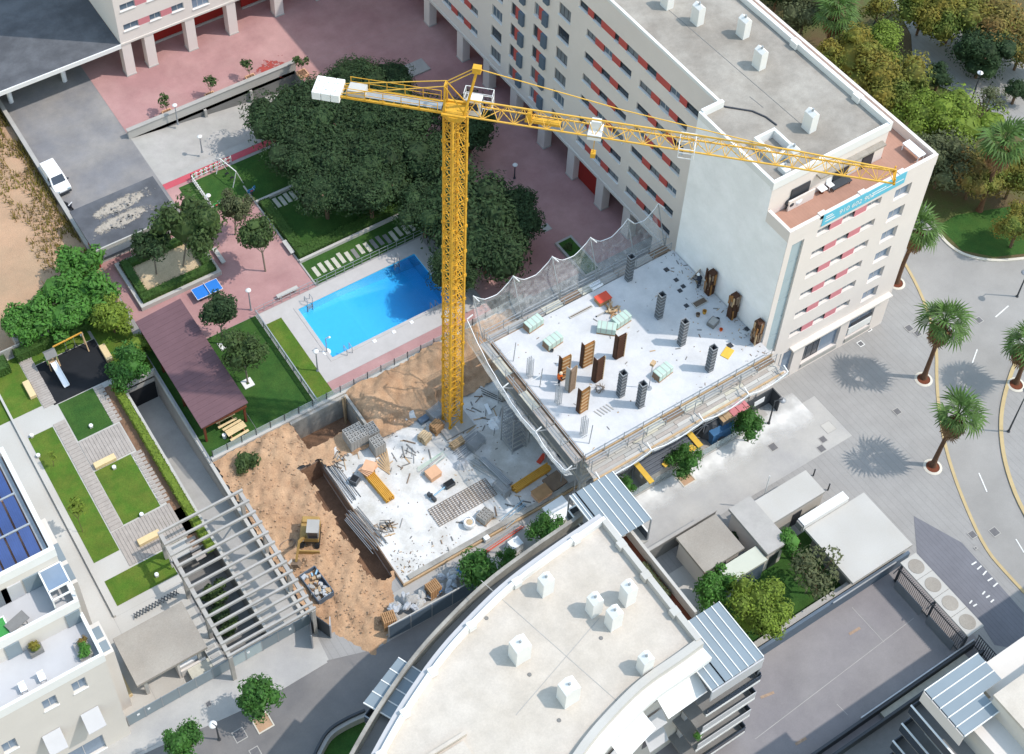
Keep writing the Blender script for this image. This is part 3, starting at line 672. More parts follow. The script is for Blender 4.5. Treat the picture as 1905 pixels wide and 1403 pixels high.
# banner
bn_ = T('banner', 'turquoise sales banner with white lettering hanging from the terrace parapet', 'banner', (33,YF-.05,22.9))
MB().box(28.2,37.5,YF-.07,YF-.04,22.2,ZT+.03).build('cloth', 'banner', bn_)
def lettering(body, parent, loc, size, rot, m, name='lettering', ext=.004):
    cu = bpy.data.curves.new(name, 'FONT'); cu.body = body; cu.size = size; cu.extrude = ext; cu.align_x = 'LEFT'
    t0 = bpy.data.objects.new(name, cu); COL.objects.link(t0); dg = bpy.context.evaluated_depsgraph_get(); me = bpy.data.meshes.new_from_object(t0.evaluated_get(dg)); bpy.data.objects.remove(t0, do_unlink=True)
    me.materials.clear(); me.materials.append(MATS[m]); t = bpy.data.objects.new(name, me); COL.objects.link(t); t.parent = parent; t.location = Vector(loc)-rootloc(parent); t.rotation_euler = rot; return t
lettering('910 602 902', bn_, (30.0,YF-.08,22.62), .78, (math.pi/2,0,0), 'white_paint')
for x, z, wd in ((28.5,22.95,.9),(28.5,22.6,1.1),(28.5,23.2,.7),(33.6,22.75,2.4),(33.6,23.05,1.6),(36.4,22.75,.9)): MB().box(x,x+wd,YF-.085,YF-.072,z,z+.1).build('print_line', 'white_paint', bn_)
# things on the terrace
def tg(x, y): return G(x, y, tz+.05)
p = tg(1561,345); lt = T('lounger', 'dark grey sun lounger on the terracotta terrace', 'lounger', p); lm = MB().obox((p.x,p.y,p.z+.35),(2.1,.75,.1)); lm.build('mattress', 'steel_dark', lt)
lm = MB(); [lm.bar((p.x+a,p.y+b_,p.z),(p.x+a,p.y+b_,p.z+.32),.06) for a in (-.9,.9) for b_ in (-.3,.3)]; lm.build('frame', 'steel_dark', lt)
p = tg(1543,350); ct = T('garden_chair', 'white folding chair beside the grey lounger on the terrace', 'chair', p)
MB().obox((p.x,p.y,p.z+.42),(.55,.5,.06)).build('seat', 'white_plastic', ct); MB().obox((p.x,p.y+.28,p.z+.75),(.55,.06,.6),0,R_(-12)).build('backrest', 'white_plastic', ct)
for a in (-.22,.22):
    for b_ in (-.2,.2): MB().bar((p.x+a,p.y+b_,p.z),(p.x+a,p.y+b_,p.z+.4),.05).build('leg', 'white_plastic', ct)
p = tg(1528,358); ct = T('side_table', 'small white terrace table left of the folding chair', 'table', p); MB().obox((p.x,p.y,p.z+.5),(.7,.6,.06)).build('top', 'white_plastic', ct); MB().cone((p.x,p.y,p.z),.2,.06,.47,8).build('pedestal', 'wood_brown', ct)
p = tg(1478,378); ct = T('armchair', 'round white terrace armchair at the corner parapet', 'chair', p); MB().lathe(p, [(.35,.0),(.5,.35),(.55,.7),(.45,.75),(.38,.4)], 12).build('shell', 'white_plastic', ct, smooth=True); MB().cone((p.x,p.y,p.z+.3),.36,.36,.14,10).build('cushion', 'cloth_dark', ct)
p = tg(1466,386); ct = T('barbecue', 'dark covered barbecue beside the round armchair', 'barbecue', p); MB().lathe((p.x,p.y,p.z+.35), [(.1,0),(.4,.15),(.42,.35),(.3,.55),(.1,.62)], 12).build('kettle', 'frame_dark', ct, smooth=True); MB().bar((p.x-.3,p.y,p.z),(p.x,p.y,p.z+.4),.05).bar((p.x+.3,p.y,p.z),(p.x,p.y,p.z+.4),.05).bar((p.x,p.y+.3,p.z),(p.x,p.y,p.z+.4),.05).build('stand', 'steel_dark', ct)
p = G(1697,288,tz+.05); ct = T('awning_table', 'white covered table against the outer terrace parapet', 'table', p); MB().obox((p.x,p.y,p.z+.75),(.8,2.0,.12)).build('top', 'white_plastic', ct)
for a in (-.35,.35):
    for b_ in (-.9,.9): MB().bar((p.x+a,p.y+b_,p.z),(p.x+a,p.y+b_,p.z+.7),.07).build('leg', 'white_plastic', ct)
# ================================================================== apartment block at the north-west corner of the court
nb = T('apartment_building', 'pale apartment block on square columns over a red shopfront, behind the red plaza', 'apartment building', (5,62,0))
XN0, YN, XN1 = -6.05, 57.8, 26.7; ops = []; items = []
wall = MB()
for k in range(7):
    v = 6.47-4.85+2.82*k
    for x0_ in (-5.4, 8.6, 16.2):
        ops.append((x0_-XN0, x0_+7.15-XN0, v, v+.88)); x = x0_-XN0
        for wdt, kd in ((1.75,'w'),(1.33,'r'),(1.33,'w'),(1.3,'r'),(1.44,'w')): items.append((x, x+wdt, v, v+.88, kd)); x += wdt
    ops.append((2.75-XN0, 4.75-XN0, v-.65, v+.75)); items.append((2.75-XN0, 4.75-XN0, v-.65, v+.75, 'b'))
P2_, U2, N2 = (XN0,YN,4.85), (1,0,0), (0,-1,0)
facade(wall, P2_, U2, N2, XN1-XN0, 22, ops)
wall.add([(XN0,YN,4.85),(XN0,75,4.85),(XN0,75,26.85),(XN0,YN,26.85)], [(3,2,1,0)]); wall.add([(XN0,YN,26.85),(XN1,YN,26.85),(XN1,75,26.85),(XN0,75,26.85)], [(0,1,2,3)]); wall.add([(XN0,YN,4.85),(XN1,YN,4.85),(XN1,75,4.85),(XN0,75,4.85)], [(3,2,1,0)])
wall.build('wall', 'wall_beige', nb)
for u0,u1,v0,v1,k in items:
    if k == 'r': panel(nb, P2_, U2, N2, (u0,u1,v0,v1), 'red_panel_pale', .03, 'red_panel')
    else: window(nb, P2_, U2, N2, (u0,u1,v0,v1), 'blue' if k == 'b' else 'shut', 1 if k == 'w' else 2)
MB().box(XN0,XN1,YN-.1,YN,4.7,4.95).build('string_course', 'wall_cream', nb)
for x in (-6.03,-3.35,1.6,6.7,12.6,18.0,23.0):
    MB().box(x,x+1.1,YN-.02,YN+1.15,0,4.85).build('column', 'wall_beige', nb); MB().box(x-.05,x+1.15,YN-.07,YN+1.2,.02,.16).build('column_base', 'concrete_light', nb)
for a, b_ in ((-1.2,3.4),(3.6,8.6),(10,18)): MB().box(a,b_,61.2,61.5,.15,4.8).build('red_shopfront', 'red_wall', nb); MB().box(a-.05,b_+.05,61.05,61.19,.02,.3).build('shopfront_plinth', 'concrete_light', nb)
# ================================================================== car shelter with the dark flat roof
cs = T('car_shelter', 'dark flat-roofed car shelter on round white columns beside the pale block', 'car shelter', (-13,62,0))
MB().box(-40,-6.1,57.75,80,4.55,4.9).build('roof', 'asphalt_dark', cs); MB().box(-40,-6.1,57.6,57.75,4.45,4.98).build('fascia', 'white_paint', cs)
for x in (-18.48,-12.2,-25): MB().cone((x,60.9,0),.28,.28,4.55,14).build('column', 'wall_white', cs, smooth=False)
# ================================================================== tower crane
cr = T('tower_crane', 'tall yellow lattice tower crane with long jib and white counterweight', 'crane', (0,0,0))
hw = .62; ZM = 40.0
def mpt(i, z): return Vector(((-hw,hw,hw,-hw)[i], (-hw,-hw,hw,hw)[i], z))
mast = MB().box(-1.5,1.5,-1.5,1.5,.26,.5).build('mast', 'concrete', cr, label='lattice mast on its concrete foot')
for i in range(4): MB().bar(mpt(i,.4), mpt(i,ZM), .15).build('leg', 'crane_yellow', mast)
sec = 13; dz = (ZM-.4)/sec
for k in range(sec):   # each mast section a piece
    m = MB(); z0 = .4+k*dz
    for i in range(4):
        j = (i+1) % 4
        for q in range(3):
            a, b_ = z0+q*dz/3, z0+(q+1)*dz/3; m.bar((mpt(i,a)+mpt(j,a))/2, mpt(j if q % 2 else i,b_), .04)
            m.bar(mpt(i,a), mpt(j,a), .055)
            if q % 2: m.bar(mpt(j,a), mpt(i,b_), .06)
            else: m.bar(mpt(i,a), mpt(j,b_), .06)
        m.bar(mpt(i,z0)-Vector((0,0,.15)), mpt(i,z0)+Vector((0,0,.15)), .26)
    m.build('section_bracing', 'crane_yellow', mast)
m = MB()
for x in (-.2,.2): m.bar((x,.3,.5),(x,.3,ZM),.05)
for k in range(120): m.bar((-.2,.3,.6+k*.325),(.2,.3,.6+k*.325),.03)
m.build('ladder', 'crane_yellow_sunlit', mast)
th = R_(-44.6); D = Vector((math.cos(th), math.sin(th), 0)); SD = Vector((-D.y, D.x, 0)); ZV = Vector((0,0,1))
def J(s, t, z): return D*s+SD*t+ZV*z
sl = MB(); sl.cone((0,0,ZM-.15),.85,.95,.55,18); [sl.bar(J(a,-.75,ZM+.4), J(a,.75,ZM+.4), .18) for a in (-.8,.8)]; [sl.bar(J(-.9,t,ZM+.45), J(.9,t,ZM+.45), .18) for t in (-.75,.75)]
slew = sl.build('slewing_ring', 'crane_yellow', cr)
# apex frame
af = MB(); ap = J(1.5,0,44.6)
for t in (-.55,.55): af.bar(J(.75,t,ZM+.5), J(1.5,t*.25,44.6), .15); af.bar(J(-.75,t,ZM+.5), J(-.75,t*.5,42.8), .12); af.bar(J(-.75,t*.5,42.8), J(.75,t,ZM+.6), .07)
af.bar(J(-.75,-.28,42.8), J(-.75,.28,42.8), .16); af.obox(tuple(J(1.5,0,44.7)), (.6,.5,.5), th)
apex = af.build('apex_frame', 'crane_yellow', cr)
pn = MB()
for t in (-.2,.2): pn.bar(J(1.5,t,44.75), J(-.75,t,42.85), .06); pn.bar(J(-.75,t*1.5,42.85), J(-8.4,t*2.6,ZM+.75), .055)
pn.bar(J(1.5,0,44.75), J(12.0,0,ZM+2.9), .06); pn.bar(J(12.0,0,ZM+2.9), J(23.0,0,ZM+1.55), .06)
pn.build('tie_rod', 'crane_yellow_sunlit', cr)
# jib
ZB = ZM+.45; ZTp = ZM+1.55; LJ = 31.1
jib = MB()
jib.bar(J(.9,-.6,ZB), J(LJ,-.6,ZB), .1); jib.bar(J(.9,.6,ZB), J(LJ,.6,ZB), .1); jib.bar(J(.9,0,ZTp), J(24,0,ZTp), .1); jib.bar(J(24,0,ZTp), J(LJ,0,ZTp-.35), .09)
jo = jib.build('jib', 'crane_yellow_sunlit', cr)
ns = 26; ds = (LJ-.9)/ns
for k in range(0, ns, 3):
    m = MB()
    for q in range(k, min(k+3, ns)):
        s = .9+q*ds; zt = ZTp if s < 24 else ZTp-.35*(s-24)/(LJ-24)
        for t in (-.6,.6): m.bar(J(s,t,ZB), J(s+ds/2,0,zt), .042); m.bar(J(s+ds/2,0,zt), J(s+ds,t,ZB), .042)
        m.bar(J(s,-.6,ZB), J(s,.6,ZB), .042); m.bar(J(s,-.6 if q % 2 else .6,ZB), J(s+ds,.6 if q % 2 else -.6,ZB), .05)
    m.build('jib_bracing', 'crane_yellow_sunlit', jo)
MB().obox(tuple(J(6.4,0,ZB+.1)), (2.6,.5,.2), th).obox(tuple(J(5.4,0,ZB+.55)), (.3,.5,.7), th).build('winch_beam', 'crane_yellow', jo)
tr_ = MB().obox(tuple(J(10.2,0,ZB-.1)), (1.0,1.3,.5), th).obox(tuple(J(10.2,.2,ZB+.5)), (.7,.5,.7), th).build('trolley', 'white_paint', jo)
m = MB()
for a in (16.2,17.3):
    m.bar(J(a,-.95,ZB-.4), J(a,-.95,ZB+.5), .05); m.bar(J(a,.7,ZB-.4), J(a,.7,ZB+.5), .05); m.bar(J(a,-.95,ZB-.4), J(a,.7,ZB-.4), .06); m.bar(J(a,-.95,ZB+.5), J(a,.7,ZB+.5), .05)
for t in (-.95,.7):
    for z in (-.4,.1,.5): m.bar(J(16.2,t,ZB+z), J(17.3,t,ZB+z), .05)
m.build('service_cage', 'white_paint', jo)
m = MB()
for t in (-.6,.6): m.bar(J(LJ,t,ZB), J(LJ,0,ZTp-.35), .09)
m.bar(J(LJ,-.7,ZB), J(LJ,.7,ZB), .16); m.bar(J(LJ,-.6,ZB), J(LJ,-.6,ZB+.5), .08); m.bar(J(LJ,.6,ZB), J(LJ,.6,ZB+.5), .08)
m.build('jib_tip', 'crane_yellow', jo)
ho = MB(); [ho.bar(J(10.2,t,ZB-.3), J(10.2,t*.5,ZB-2.2), .03) for t in (-.25,.25)]; ho.obox(tuple(J(10.2,0,ZB-2.4)), (.35,.5,.4), th); ho.build('hook_block', 'crane_yellow', jo)
# counter jib
cj = MB(); cj.bar(J(-.8,-.55,ZB), J(-9.6,-.55,ZB), .16); cj.bar(J(-.8,.55,ZB), J(-9.6,.55,ZB), .16)
for k in range(10): s = -.9-k*.9; cj.bar(J(s,-.55,ZB), J(s,.55,ZB), .07); cj.bar(J(s,-.55 if k % 2 else .55,ZB), J(s-.9,.55 if k % 2 else -.55,ZB), .06)
cjo = cj.build('counter_jib', 'crane_yellow', cr)
MB().obox(tuple(J(-4.6,0,ZB+.1)), (7.2,.7,.04), th).build('walkway', 'galvanised', cjo)
m = MB()
for t in (-.62,.62):
    for k in range(6): s = -1.2-k*1.35; m.bar(J(s,t,ZB), J(s,t,ZB+1.0), .045)
    m.bar(J(-1.2,t,ZB+1.0), J(-8,t,ZB+1.0), .04); m.bar(J(-1.2,t,ZB+.55), J(-8,t,ZB+.55), .035)
m.build('handrail', 'crane_yellow', cjo)
MB().obox(tuple(J(-7.3,0,ZB+.35)), (1.3,.9,.6), th).build('winch_housing', 'concrete_light', cjo)
for k in range(3):
    b0 = MB().obox(tuple(J(-8.8-k*.71,0,ZB+.0)), (.68,1.8,.75), th); b0.obox(tuple(J(-8.8-k*.71,.35,ZB+.5)), (.12,.12,.16), th); b0.obox(tuple(J(-8.8-k*.71,-.45,ZB+.5)), (.12,.12,.16), th)
    b0.build('ballast_block', 'counterweight', cjo, bevel=.05)
# cab with cage
cb_ = MB().obox(tuple(J(1.2,.95,ZM+.2)), (1.1,.85,1.5), th).build('cab', 'white_paint', cr, bevel=.06)
MB().obox(tuple(J(1.78,.95,ZM+.35)), (.04,.75,.9), th).obox(tuple(J(1.2,.51,ZM+.4)), (.7,.04,.7), th).build('cab_glazing', 'window_glass', cb_)
m = MB()
for a in (.3,2.4):
    for t in (1.4,2.2): m.bar(J(a,t,ZM-.5), J(a,t,ZM+.8), .045)
    for z in (-.5,.15,.8): m.bar(J(a,1.4,ZM+z), J(a,2.2,ZM+z), .04)
for t in (1.4,2.2):
    for z in (-.5,.15,.8): m.bar(J(.3,t,ZM+z), J(2.4,t,ZM+z), .04)
m.build('access_cage', 'white_paint', cr)
# ================================================================== building site
slab = MB(); slab.box(-12.1,24.55,-11.45,4.2,-2.4,.25)
ls = T('concrete_slab', 'wide pale concrete ground slab around the crane mast', 'slab', (-3,-4,0)); MB().box(-12.1,.5,-11.45,4.15,-2.4,.25).box(.5,24.55,-11.45,2.8,-2.4,.25).build('slab', 'slab_concrete', ls)
MB().box(-12.2,-12.1,-11.5,4.2,-1.2,.3).build('edge_board', 'rust', ls); MB().box(-12.2,6,-11.6,-11.45,-.2,.3).build('edge_board', 'timber', ls)
MB().box(-11.5,6,-11.44,-11.0,.25,.45).build('edge_beam', 'raw_concrete', ls)
structure(MB().box(-16,25,-14.6,-11.62,.0,.06).build('site_strip', 'concrete'))
# upper deck on columns
ZD = 8.7
dk = T('deck', 'white concrete deck of the unfinished building carrying column formwork', 'deck', (14,-5,0))
MB().box(4.45,24.52,-13.6,.35,ZD-.45,ZD).build('slab', 'deck_concrete', dk); MB().box(4.4,24.53,-13.75,-13.6,ZD-.5,ZD+.03).build('edge_board', 'timber', dk); MB().box(4.3,4.45,-13.7,.4,ZD-.5,ZD+.03).build('edge_board', 'rust', dk)
for x in (5.3,10,15,20):
    for y in (-12.6,-8.3,-3.9,-.4): MB().box(x-.25,x+.25,y-.25,y+.25,.25,ZD-.45).build('column', 'concrete', dk)
MB().box(4.6,24.5,-13.2,.2,4.1,4.45).build('middle_slab', 'concrete', dk)
for i in range(26):
    x, y = 4.7+(i % 5)*.55, -13+i*.5; MB().bar((x,y,.25),(x,y,4.1),.06).build('prop', 'galvanised', dk)
# openings in the deck (shallow wells seen as dark boxes)
def well(a, b_, label=None, grid=True):
    x0,x1,y0,y1 = RC(a, b_, ZD); m = MB(); t = .07
    for bx in ((x0,x1,y0,y0+t),(x0,x1,y1-t,y1),(x0,x0+t,y0+t,y1-t),(x1-t,x1,y0+t,y1-t)): m.box(*bx, ZD, ZD+.1)
    m.build('well_frame', 'concrete_light', dk); MB().box(x0+t,x1-t,y0+t,y1-t,ZD+.001,ZD+.012).build('well_cover', 'rust' if grid else 'rubber_black', dk)
    if grid:
        g_ = MB()
        for i in range(5): g_.bar((x0+(x1-x0)*(i+1)/6,y0,ZD+.05),(x0+(x1-x0)*(i+1)/6,y1,ZD+.05),.03); g_.bar((x0,y0+(y1-y0)*(i+1)/6,ZD+.05),(x1,y0+(y1-y0)*(i+1)/6,ZD+.05),.03)
        g_.build('bar_grid', 'rebar', dk)
well((1058,590),(1103,572)); well((1286,565),(1318,562)); well((1109,590),(1135,576), grid=False)
for x, y, s in ((1240,502,.45),(1258,521,.4),(1271,533,.4),(1265,541,.4),(1277,569,.4),(1390,612,.45),(1358,643,.5)):
    p = G(x, y, ZD); MB().box(p.x-s/2,p.x+s/2,p.y-s/2,p.y+s/2,ZD+.002,ZD+.03).build('hatch_cover', 'frame_dark', dk)
# column formwork: steel boxes open at the top
def colform(x, y, w_=.54, h=3.3, m='form_steel', z=ZD, name='column_form'):
    a = w_/2; t = .05; k = MB()
    for bx in ((-a,a,-a,-a+t),(-a,a,a-t,a),(-a,-a+t,-a+t,a-t),(a-t,a,-a+t,a-t)): k.box(x+bx[0],x+bx[1],y+bx[2],y+bx[3],z+.01,z+h)
    return k
CF = [((1169,520),'beside the safety net, nearest the courtyard'),((1225,590),'in the wall shade behind the green bundles'),((1267,640),'on the edge of the wall shadow'),((1319,688),'second from the wall at the street side'),((1154,735),'beside the tall brown form'),((1190,755),'at the street edge with a slanting pole')]
for (x, y), wh in CF:
    p = G(x, y, ZD); t_ = T('column_form', 'dark grey steel column form '+wh, 'column form', p, 'steel column forms standing on the deck')
    colform(p.x, p.y).build('shell', 'form_steel', t_)
    for i in range(8):
        z = ZD+.2+i*.437; k = MB()
        for s_ in (-1,1): k.box(p.x-.3,p.x+.3,p.y+s_*.285-.015,p.y+s_*.285+.015,z,z+.05); k.box(p.x+s_*.285-.015,p.x+s_*.285+.015,p.y-.27,p.y+.27,z,z+.05)
        k.build('waler', 'galvanised' if i == 7 else 'steel', t_)
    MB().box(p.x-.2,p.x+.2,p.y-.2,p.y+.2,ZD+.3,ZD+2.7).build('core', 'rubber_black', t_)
# cast columns / starter bars
SB = [((985,700),'beside the left walkway'),((1038,750),'in front of the worker'),((1085,810),'near the deck corner')]
for (x, y), wh in SB:
    p = G(x, y, ZD); t_ = T('rebar_cage', 'upright grey reinforcement cage '+wh, 'rebar cage', p, 'reinforcement cages waiting for forms'); k = MB()
    for a in (-.2,0,.2):
        for b_ in (-.2,.2): k.bar((p.x+a,p.y+b_,ZD),(p.x+a,p.y+b_,ZD+2.6),.035)
    k.build('bars', 'galvanised', t_); k = MB()
    for i in range(11):
        z = ZD+.15+i*.23; k.bar((p.x-.22,p.y-.22,z),(p.x+.22,p.y-.22,z),.025); k.bar((p.x-.22,p.y+.22,z),(p.x+.22,p.y+.22,z),.025); k.bar((p.x-.22,p.y-.22,z),(p.x-.22,p.y+.22,z),.025); k.bar((p.x+.22,p.y-.22,z),(p.x+.22,p.y+.22,z),.025)
    k.build('stirrups', 'galvanised', t_)
# timber panel forms
PF = [((1092,680),'form_wood',1.15,'with light ribs behind the tallest panel',.0),((1152,665),'form_wood_dark',.95,'dark brown, nearest the green bundles',0),((1050,705),'form_wood',1.0,'tan, directly behind the orange worker',0),((1113,708),'form_wood_dark',.95,'dark brown with a plywood scrap on top',.1),((1063,726),'rust',.85,'grey-edged, just right of the worker',.25),((1085,765),'form_wood',1.0,'orange-brown, nearest the street',.1)]
for (x, y), mm, w_, wh, rz in PF:
    p = G(x, y, ZD); t_ = T('panel_form', 'upright ribbed timber panel form '+wh, 'panel form', p, 'timber wall forms standing on the deck')
    h = 3.3; w_ *= .9
    MB().obox((p.x,p.y,ZD+h/2),(w_,.06,h),rz).build('sheet', mm, t_)
    MB().obox((p.x-.5*w_*math.cos(rz)-.02,p.y+.2,ZD+h/2),(.06,.4,h),rz).build('side_sheet', 'form_wood_dark' if mm != 'rust' else 'concrete', t_)
    for i in range(13): MB().obox((p.x+.05*math.sin(rz),p.y-.08,ZD+.15+i*.25),(w_-.04,.11,.09),rz).build('rib', 'timber' if mm == 'form_wood' and i % 2 else mm, t_)
    MB().obox((p.x+w_/2*math.cos(rz)-.04,p.y+w_/2*math.sin(rz)-.1,ZD+h/2),(.08,.1,h),rz).build('stud', 'timber', t_)
# wall brackets of brown timber against the party wall
for (x, y), h, wh in (((1318,545),3.0,'tallest, with hanging props'),((1362,588),3.1,'middle one of the three'),((1411,632),2.9,'lowest, near the street corner')):
    p = G(x, y, ZD); p.x = 24.1; t_ = T('wall_form', 'weathered brown timber column form against the white wall, '+wh, 'column form', p, 'timber forms along the party wall')
    MB().box(p.x-.3,p.x+.35,p.y-.32,p.y+.32,ZD,ZD+h).build('shell', 'form_wood_dark', t_)
    for i in range(9):
        hh = random.uniform(.5,1.6); z0_ = ZD+random.uniform(0,h-hh*.7); fy = p.y-.33+random.random()*.66; MB().obox((p.x-.33-random.uniform(0,.08),fy,z0_+hh/2),(.07,random.uniform(.1,.24),hh),R_(random.uniform(-8,8)),R_(random.uniform(-6,6))).build('plank', random.choice(['form_wood','rust','form_wood_dark','timber']), t_)
    for i in range(5):
        hh = random.uniform(.6,1.5); z0_ = ZD+random.uniform(0,h-hh*.7); MB().obox((p.x-.25+random.random()*.5,p.y-.36-random.uniform(0,.06),z0_+hh/2),(random.uniform(.1,.25),.07,hh),R_(random.uniform(-8,8)),R_(random.uniform(-5,5)),'Y').build('plank', random.choice(['form_wood','rust','form_wood_dark']), t_)
# green wrapped bundles
for i, ((x, y), rz, wh) in enumerate((((992,607),.12,'closest to the courtyard net'),((1028,640),.12,'beside a small bucket'),((1128,616),-.75,'lying across, dark side to the left'),((1155,600),.1,'beside the open stair well'),((1232,697),.15,'alone by the street edge'))):
    p = G(x, y, ZD); t_ = T('wrapped_bundle', 'pale green wrapped pallet bundle '+wh, 'bundle', p, 'green wrapped bundles on the deck', rz)
    MB().box(-.85,.85,-.45,.45,.12,.85).build('wrap', 'pastel_green', t_, local=True, bevel=.06)
    for a in (-.5,0,.5): MB().box(a-.03,a+.03,-.46,.46,.115,.862).build('strap', 'concrete', t_, local=True)
    MB().box(-.85,.85,-.45,.45,0,.1).build('pallet', 'pallet_wood', t_, local=True)
    if i in (0,1,4): MB().box(-.862,-.852,-.4,.4,.18,.8).build('end_sheet', 'rust', t_, local=True)
# small deck clutter
def thing_box(name, label, cat, px, z, size, m, rz=0, lid=None, grp=None):
    p = G(*px, z); t_ = T(name, label, cat, p, grp, rz); a, b_, h = size
    MB().box(-a/2,a/2,-b_/2,b_/2,0,h).build('body', m, t_, local=True, bevel=.03)
    if lid: MB().box(-a/2-.03,a/2+.03,-b_/2-.03,b_/2+.03,h,h+.05).build('lid', lid, t_, local=True)
    return t_
t_ = thing_box('tool_bench', 'low bench under a red-orange sheet beside the stair well', 'bench', (1121,560), ZD, (1.3,.9,.5), 'pallet_wood', 0, 'red_orange')
p = G(1121,560,ZD)
t_ = T('timber_pile', 'loose pile of pale timber offcuts by the stair well', 'timber', G(1135,578,ZD)); [MB().obox((random.uniform(-.7,.9),random.uniform(-.6,.6),.06+.06*i/3),(random.uniform(.5,1.1),.12,.06),random.uniform(0,3)).build('offcut', random.choice(['timber','sand','pallet_wood']), t_, local=True) for i in range(16)]
t_ = T('roll_of_sheeting', 'white rolls of plastic sheeting on the courtyard side walkway', 'plastic rolls', G(1108,532,ZD)); [MB().bar((-.6,-.3+i*.25,.14),(.6,-.25+i*.25,.14),.24,.24,8).build('roll', 'white_plastic', t_, local=True) for i in range(3)]
t_ = thing_box('mixing_tub', 'grey rectangular mixing tub near the white wall', 'tub', (1326,603), ZD, (1.0,.75,.45), 'concrete_dark', .3)
MB().box(-.42,.42,-.3,.3,.4,.455).build('mortar', 'concrete', t_, local=True)
for (x, y), m_, lb, r, h in (((1310,583),'timber_yellow','yellow motor of the small pump by the bar grid',.2,.4),((1298,588),'rust','brown bucket beside the yellow pump motor',.2,.35),((1334,598),'frame_dark','black bucket behind the grey mixing tub',.2,.4),((1341,615),'orange','orange bucket in front of the mixing tub',.16,.25),((1027,654),'form_steel','small grey bucket beside the second green bundle',.14,.25)):
    p = G(x, y, ZD); t_ = T('bucket', lb, 'bucket', p); MB().lathe((0,0,0), [(r*.75,0),(r,h),(r*.9,h),(r*.7,.05)], 12).build('shell', m_, t_, local=True); MB().bar((-r,0,h),(0,.02,h+.12),.02).bar((0,.02,h+.12),(r,0,h),.02).build('handle', 'steel_dark', t_, local=True)
t_ = thing_box('insulation_sheet', 'yellow insulation sheet lying near the deck corner', 'sheet', (1353,657), ZD, (1.2,.8,.07), 'yellow_board', .4)
t_ = T('bent_bars', 'heap of bent reinforcement bars between two panel forms', 'rebar', G(1115,725,ZD)); k = MB(); random.seed(3)
for i in range(14): a = random.uniform(0,6.3); k.bar((math.cos(a)*.5,math.sin(a)*.4,.05),(math.cos(a+2)*.5,math.sin(a+2)*.4,random.uniform(.1,.6)),.03)
k.build('bars', 'rebar', t_, local=True)
t_ = T('plank_row', 'row of short boards laid out like a comb on the deck', 'boards', G(1112,770,ZD)); [MB().obox((i*.32,0,.03),(.1,.8,.04),.3).build('board', 'concrete', t_, local=True) for i in range(5)]
t_ = T('site_lamp', 'thin pole lamp with tan hood standing on the deck', 'lamp', G(1207,722,ZD)); MB().bar((0,0,0),(0,0,3.6),.06).build('pole', 'steel', t_, local=True); MB().obox((0,0,3.6),(.5,.35,.3),.4).build('hood', 'timber', t_, local=True); MB().cone((0,0,0),.3,.25,.06,8).build('foot', 'steel', t_, local=True)
# ------------------------------------------------------------------ deck edge walkways, rails, posts
def scaffold_edge(name, label, p, q, wd, sag=0):
    p, q = Vector(p), Vector(q); d = (q-p); L_ = d.length; d.normalize(); s = Vector((-d.y, d.x, 0)); t_ = T(name, label, 'walkway', (p+q)/2)
    nb_ = int(L_/2.0)
    for i in range(nb_):
        a, b_ = p+d*(L_*i/nb_+.03), p+d*(L_*(i+1)/nb_-.03); MB().add([a-s*wd/2, b_-s*wd/2, b_+s*wd/2, a+s*wd/2, a-s*wd/2-ZV*.06, b_-s*wd/2-ZV*.06, b_+s*wd/2-ZV*.06, a+s*wd/2-ZV*.06], [(0,1,2,3),(7,6,5,4),(0,4,5,1),(1,5,6,2),(2,6,7,3),(3,7,4,0)]).build('board', ('deck_plank','rust','concrete','stone_slab')[(i*7//3) % 4], t_)
    for sd_ in (-1,1):
        r = MB()
        for z in (.5,1.0): r.bar(p+s*sd_*wd/2+ZV*z, q+s*sd_*wd/2+ZV*z, .05)
        r.build('rail', 'galvanised', t_)
        for i in range(nb_+1):
            a = p+d*(L_*i/nb_)+s*sd_*wd/2; MB().bar(a-ZV*.3, a+ZV*1.1, .05).build('post', 'galvanised', t_)
    return t_
scaffold_edge('walkway', 'scaffold walkway along the left deck edge above the slab', (3.75,-13.6,ZD-.1), (3.75,.9,ZD-.1), .8)
scaffold_edge('walkway', 'scaffold walkway along the street edge of the deck', (4.2,-14.1,ZD-.1), (24.3,-14.1,ZD-.1), .6)
scaffold_edge('walkway', 'scaffold walkway on the courtyard side below the nets', (4.2,.95,ZD-.15), (24.4,.95,ZD-.15), .8)
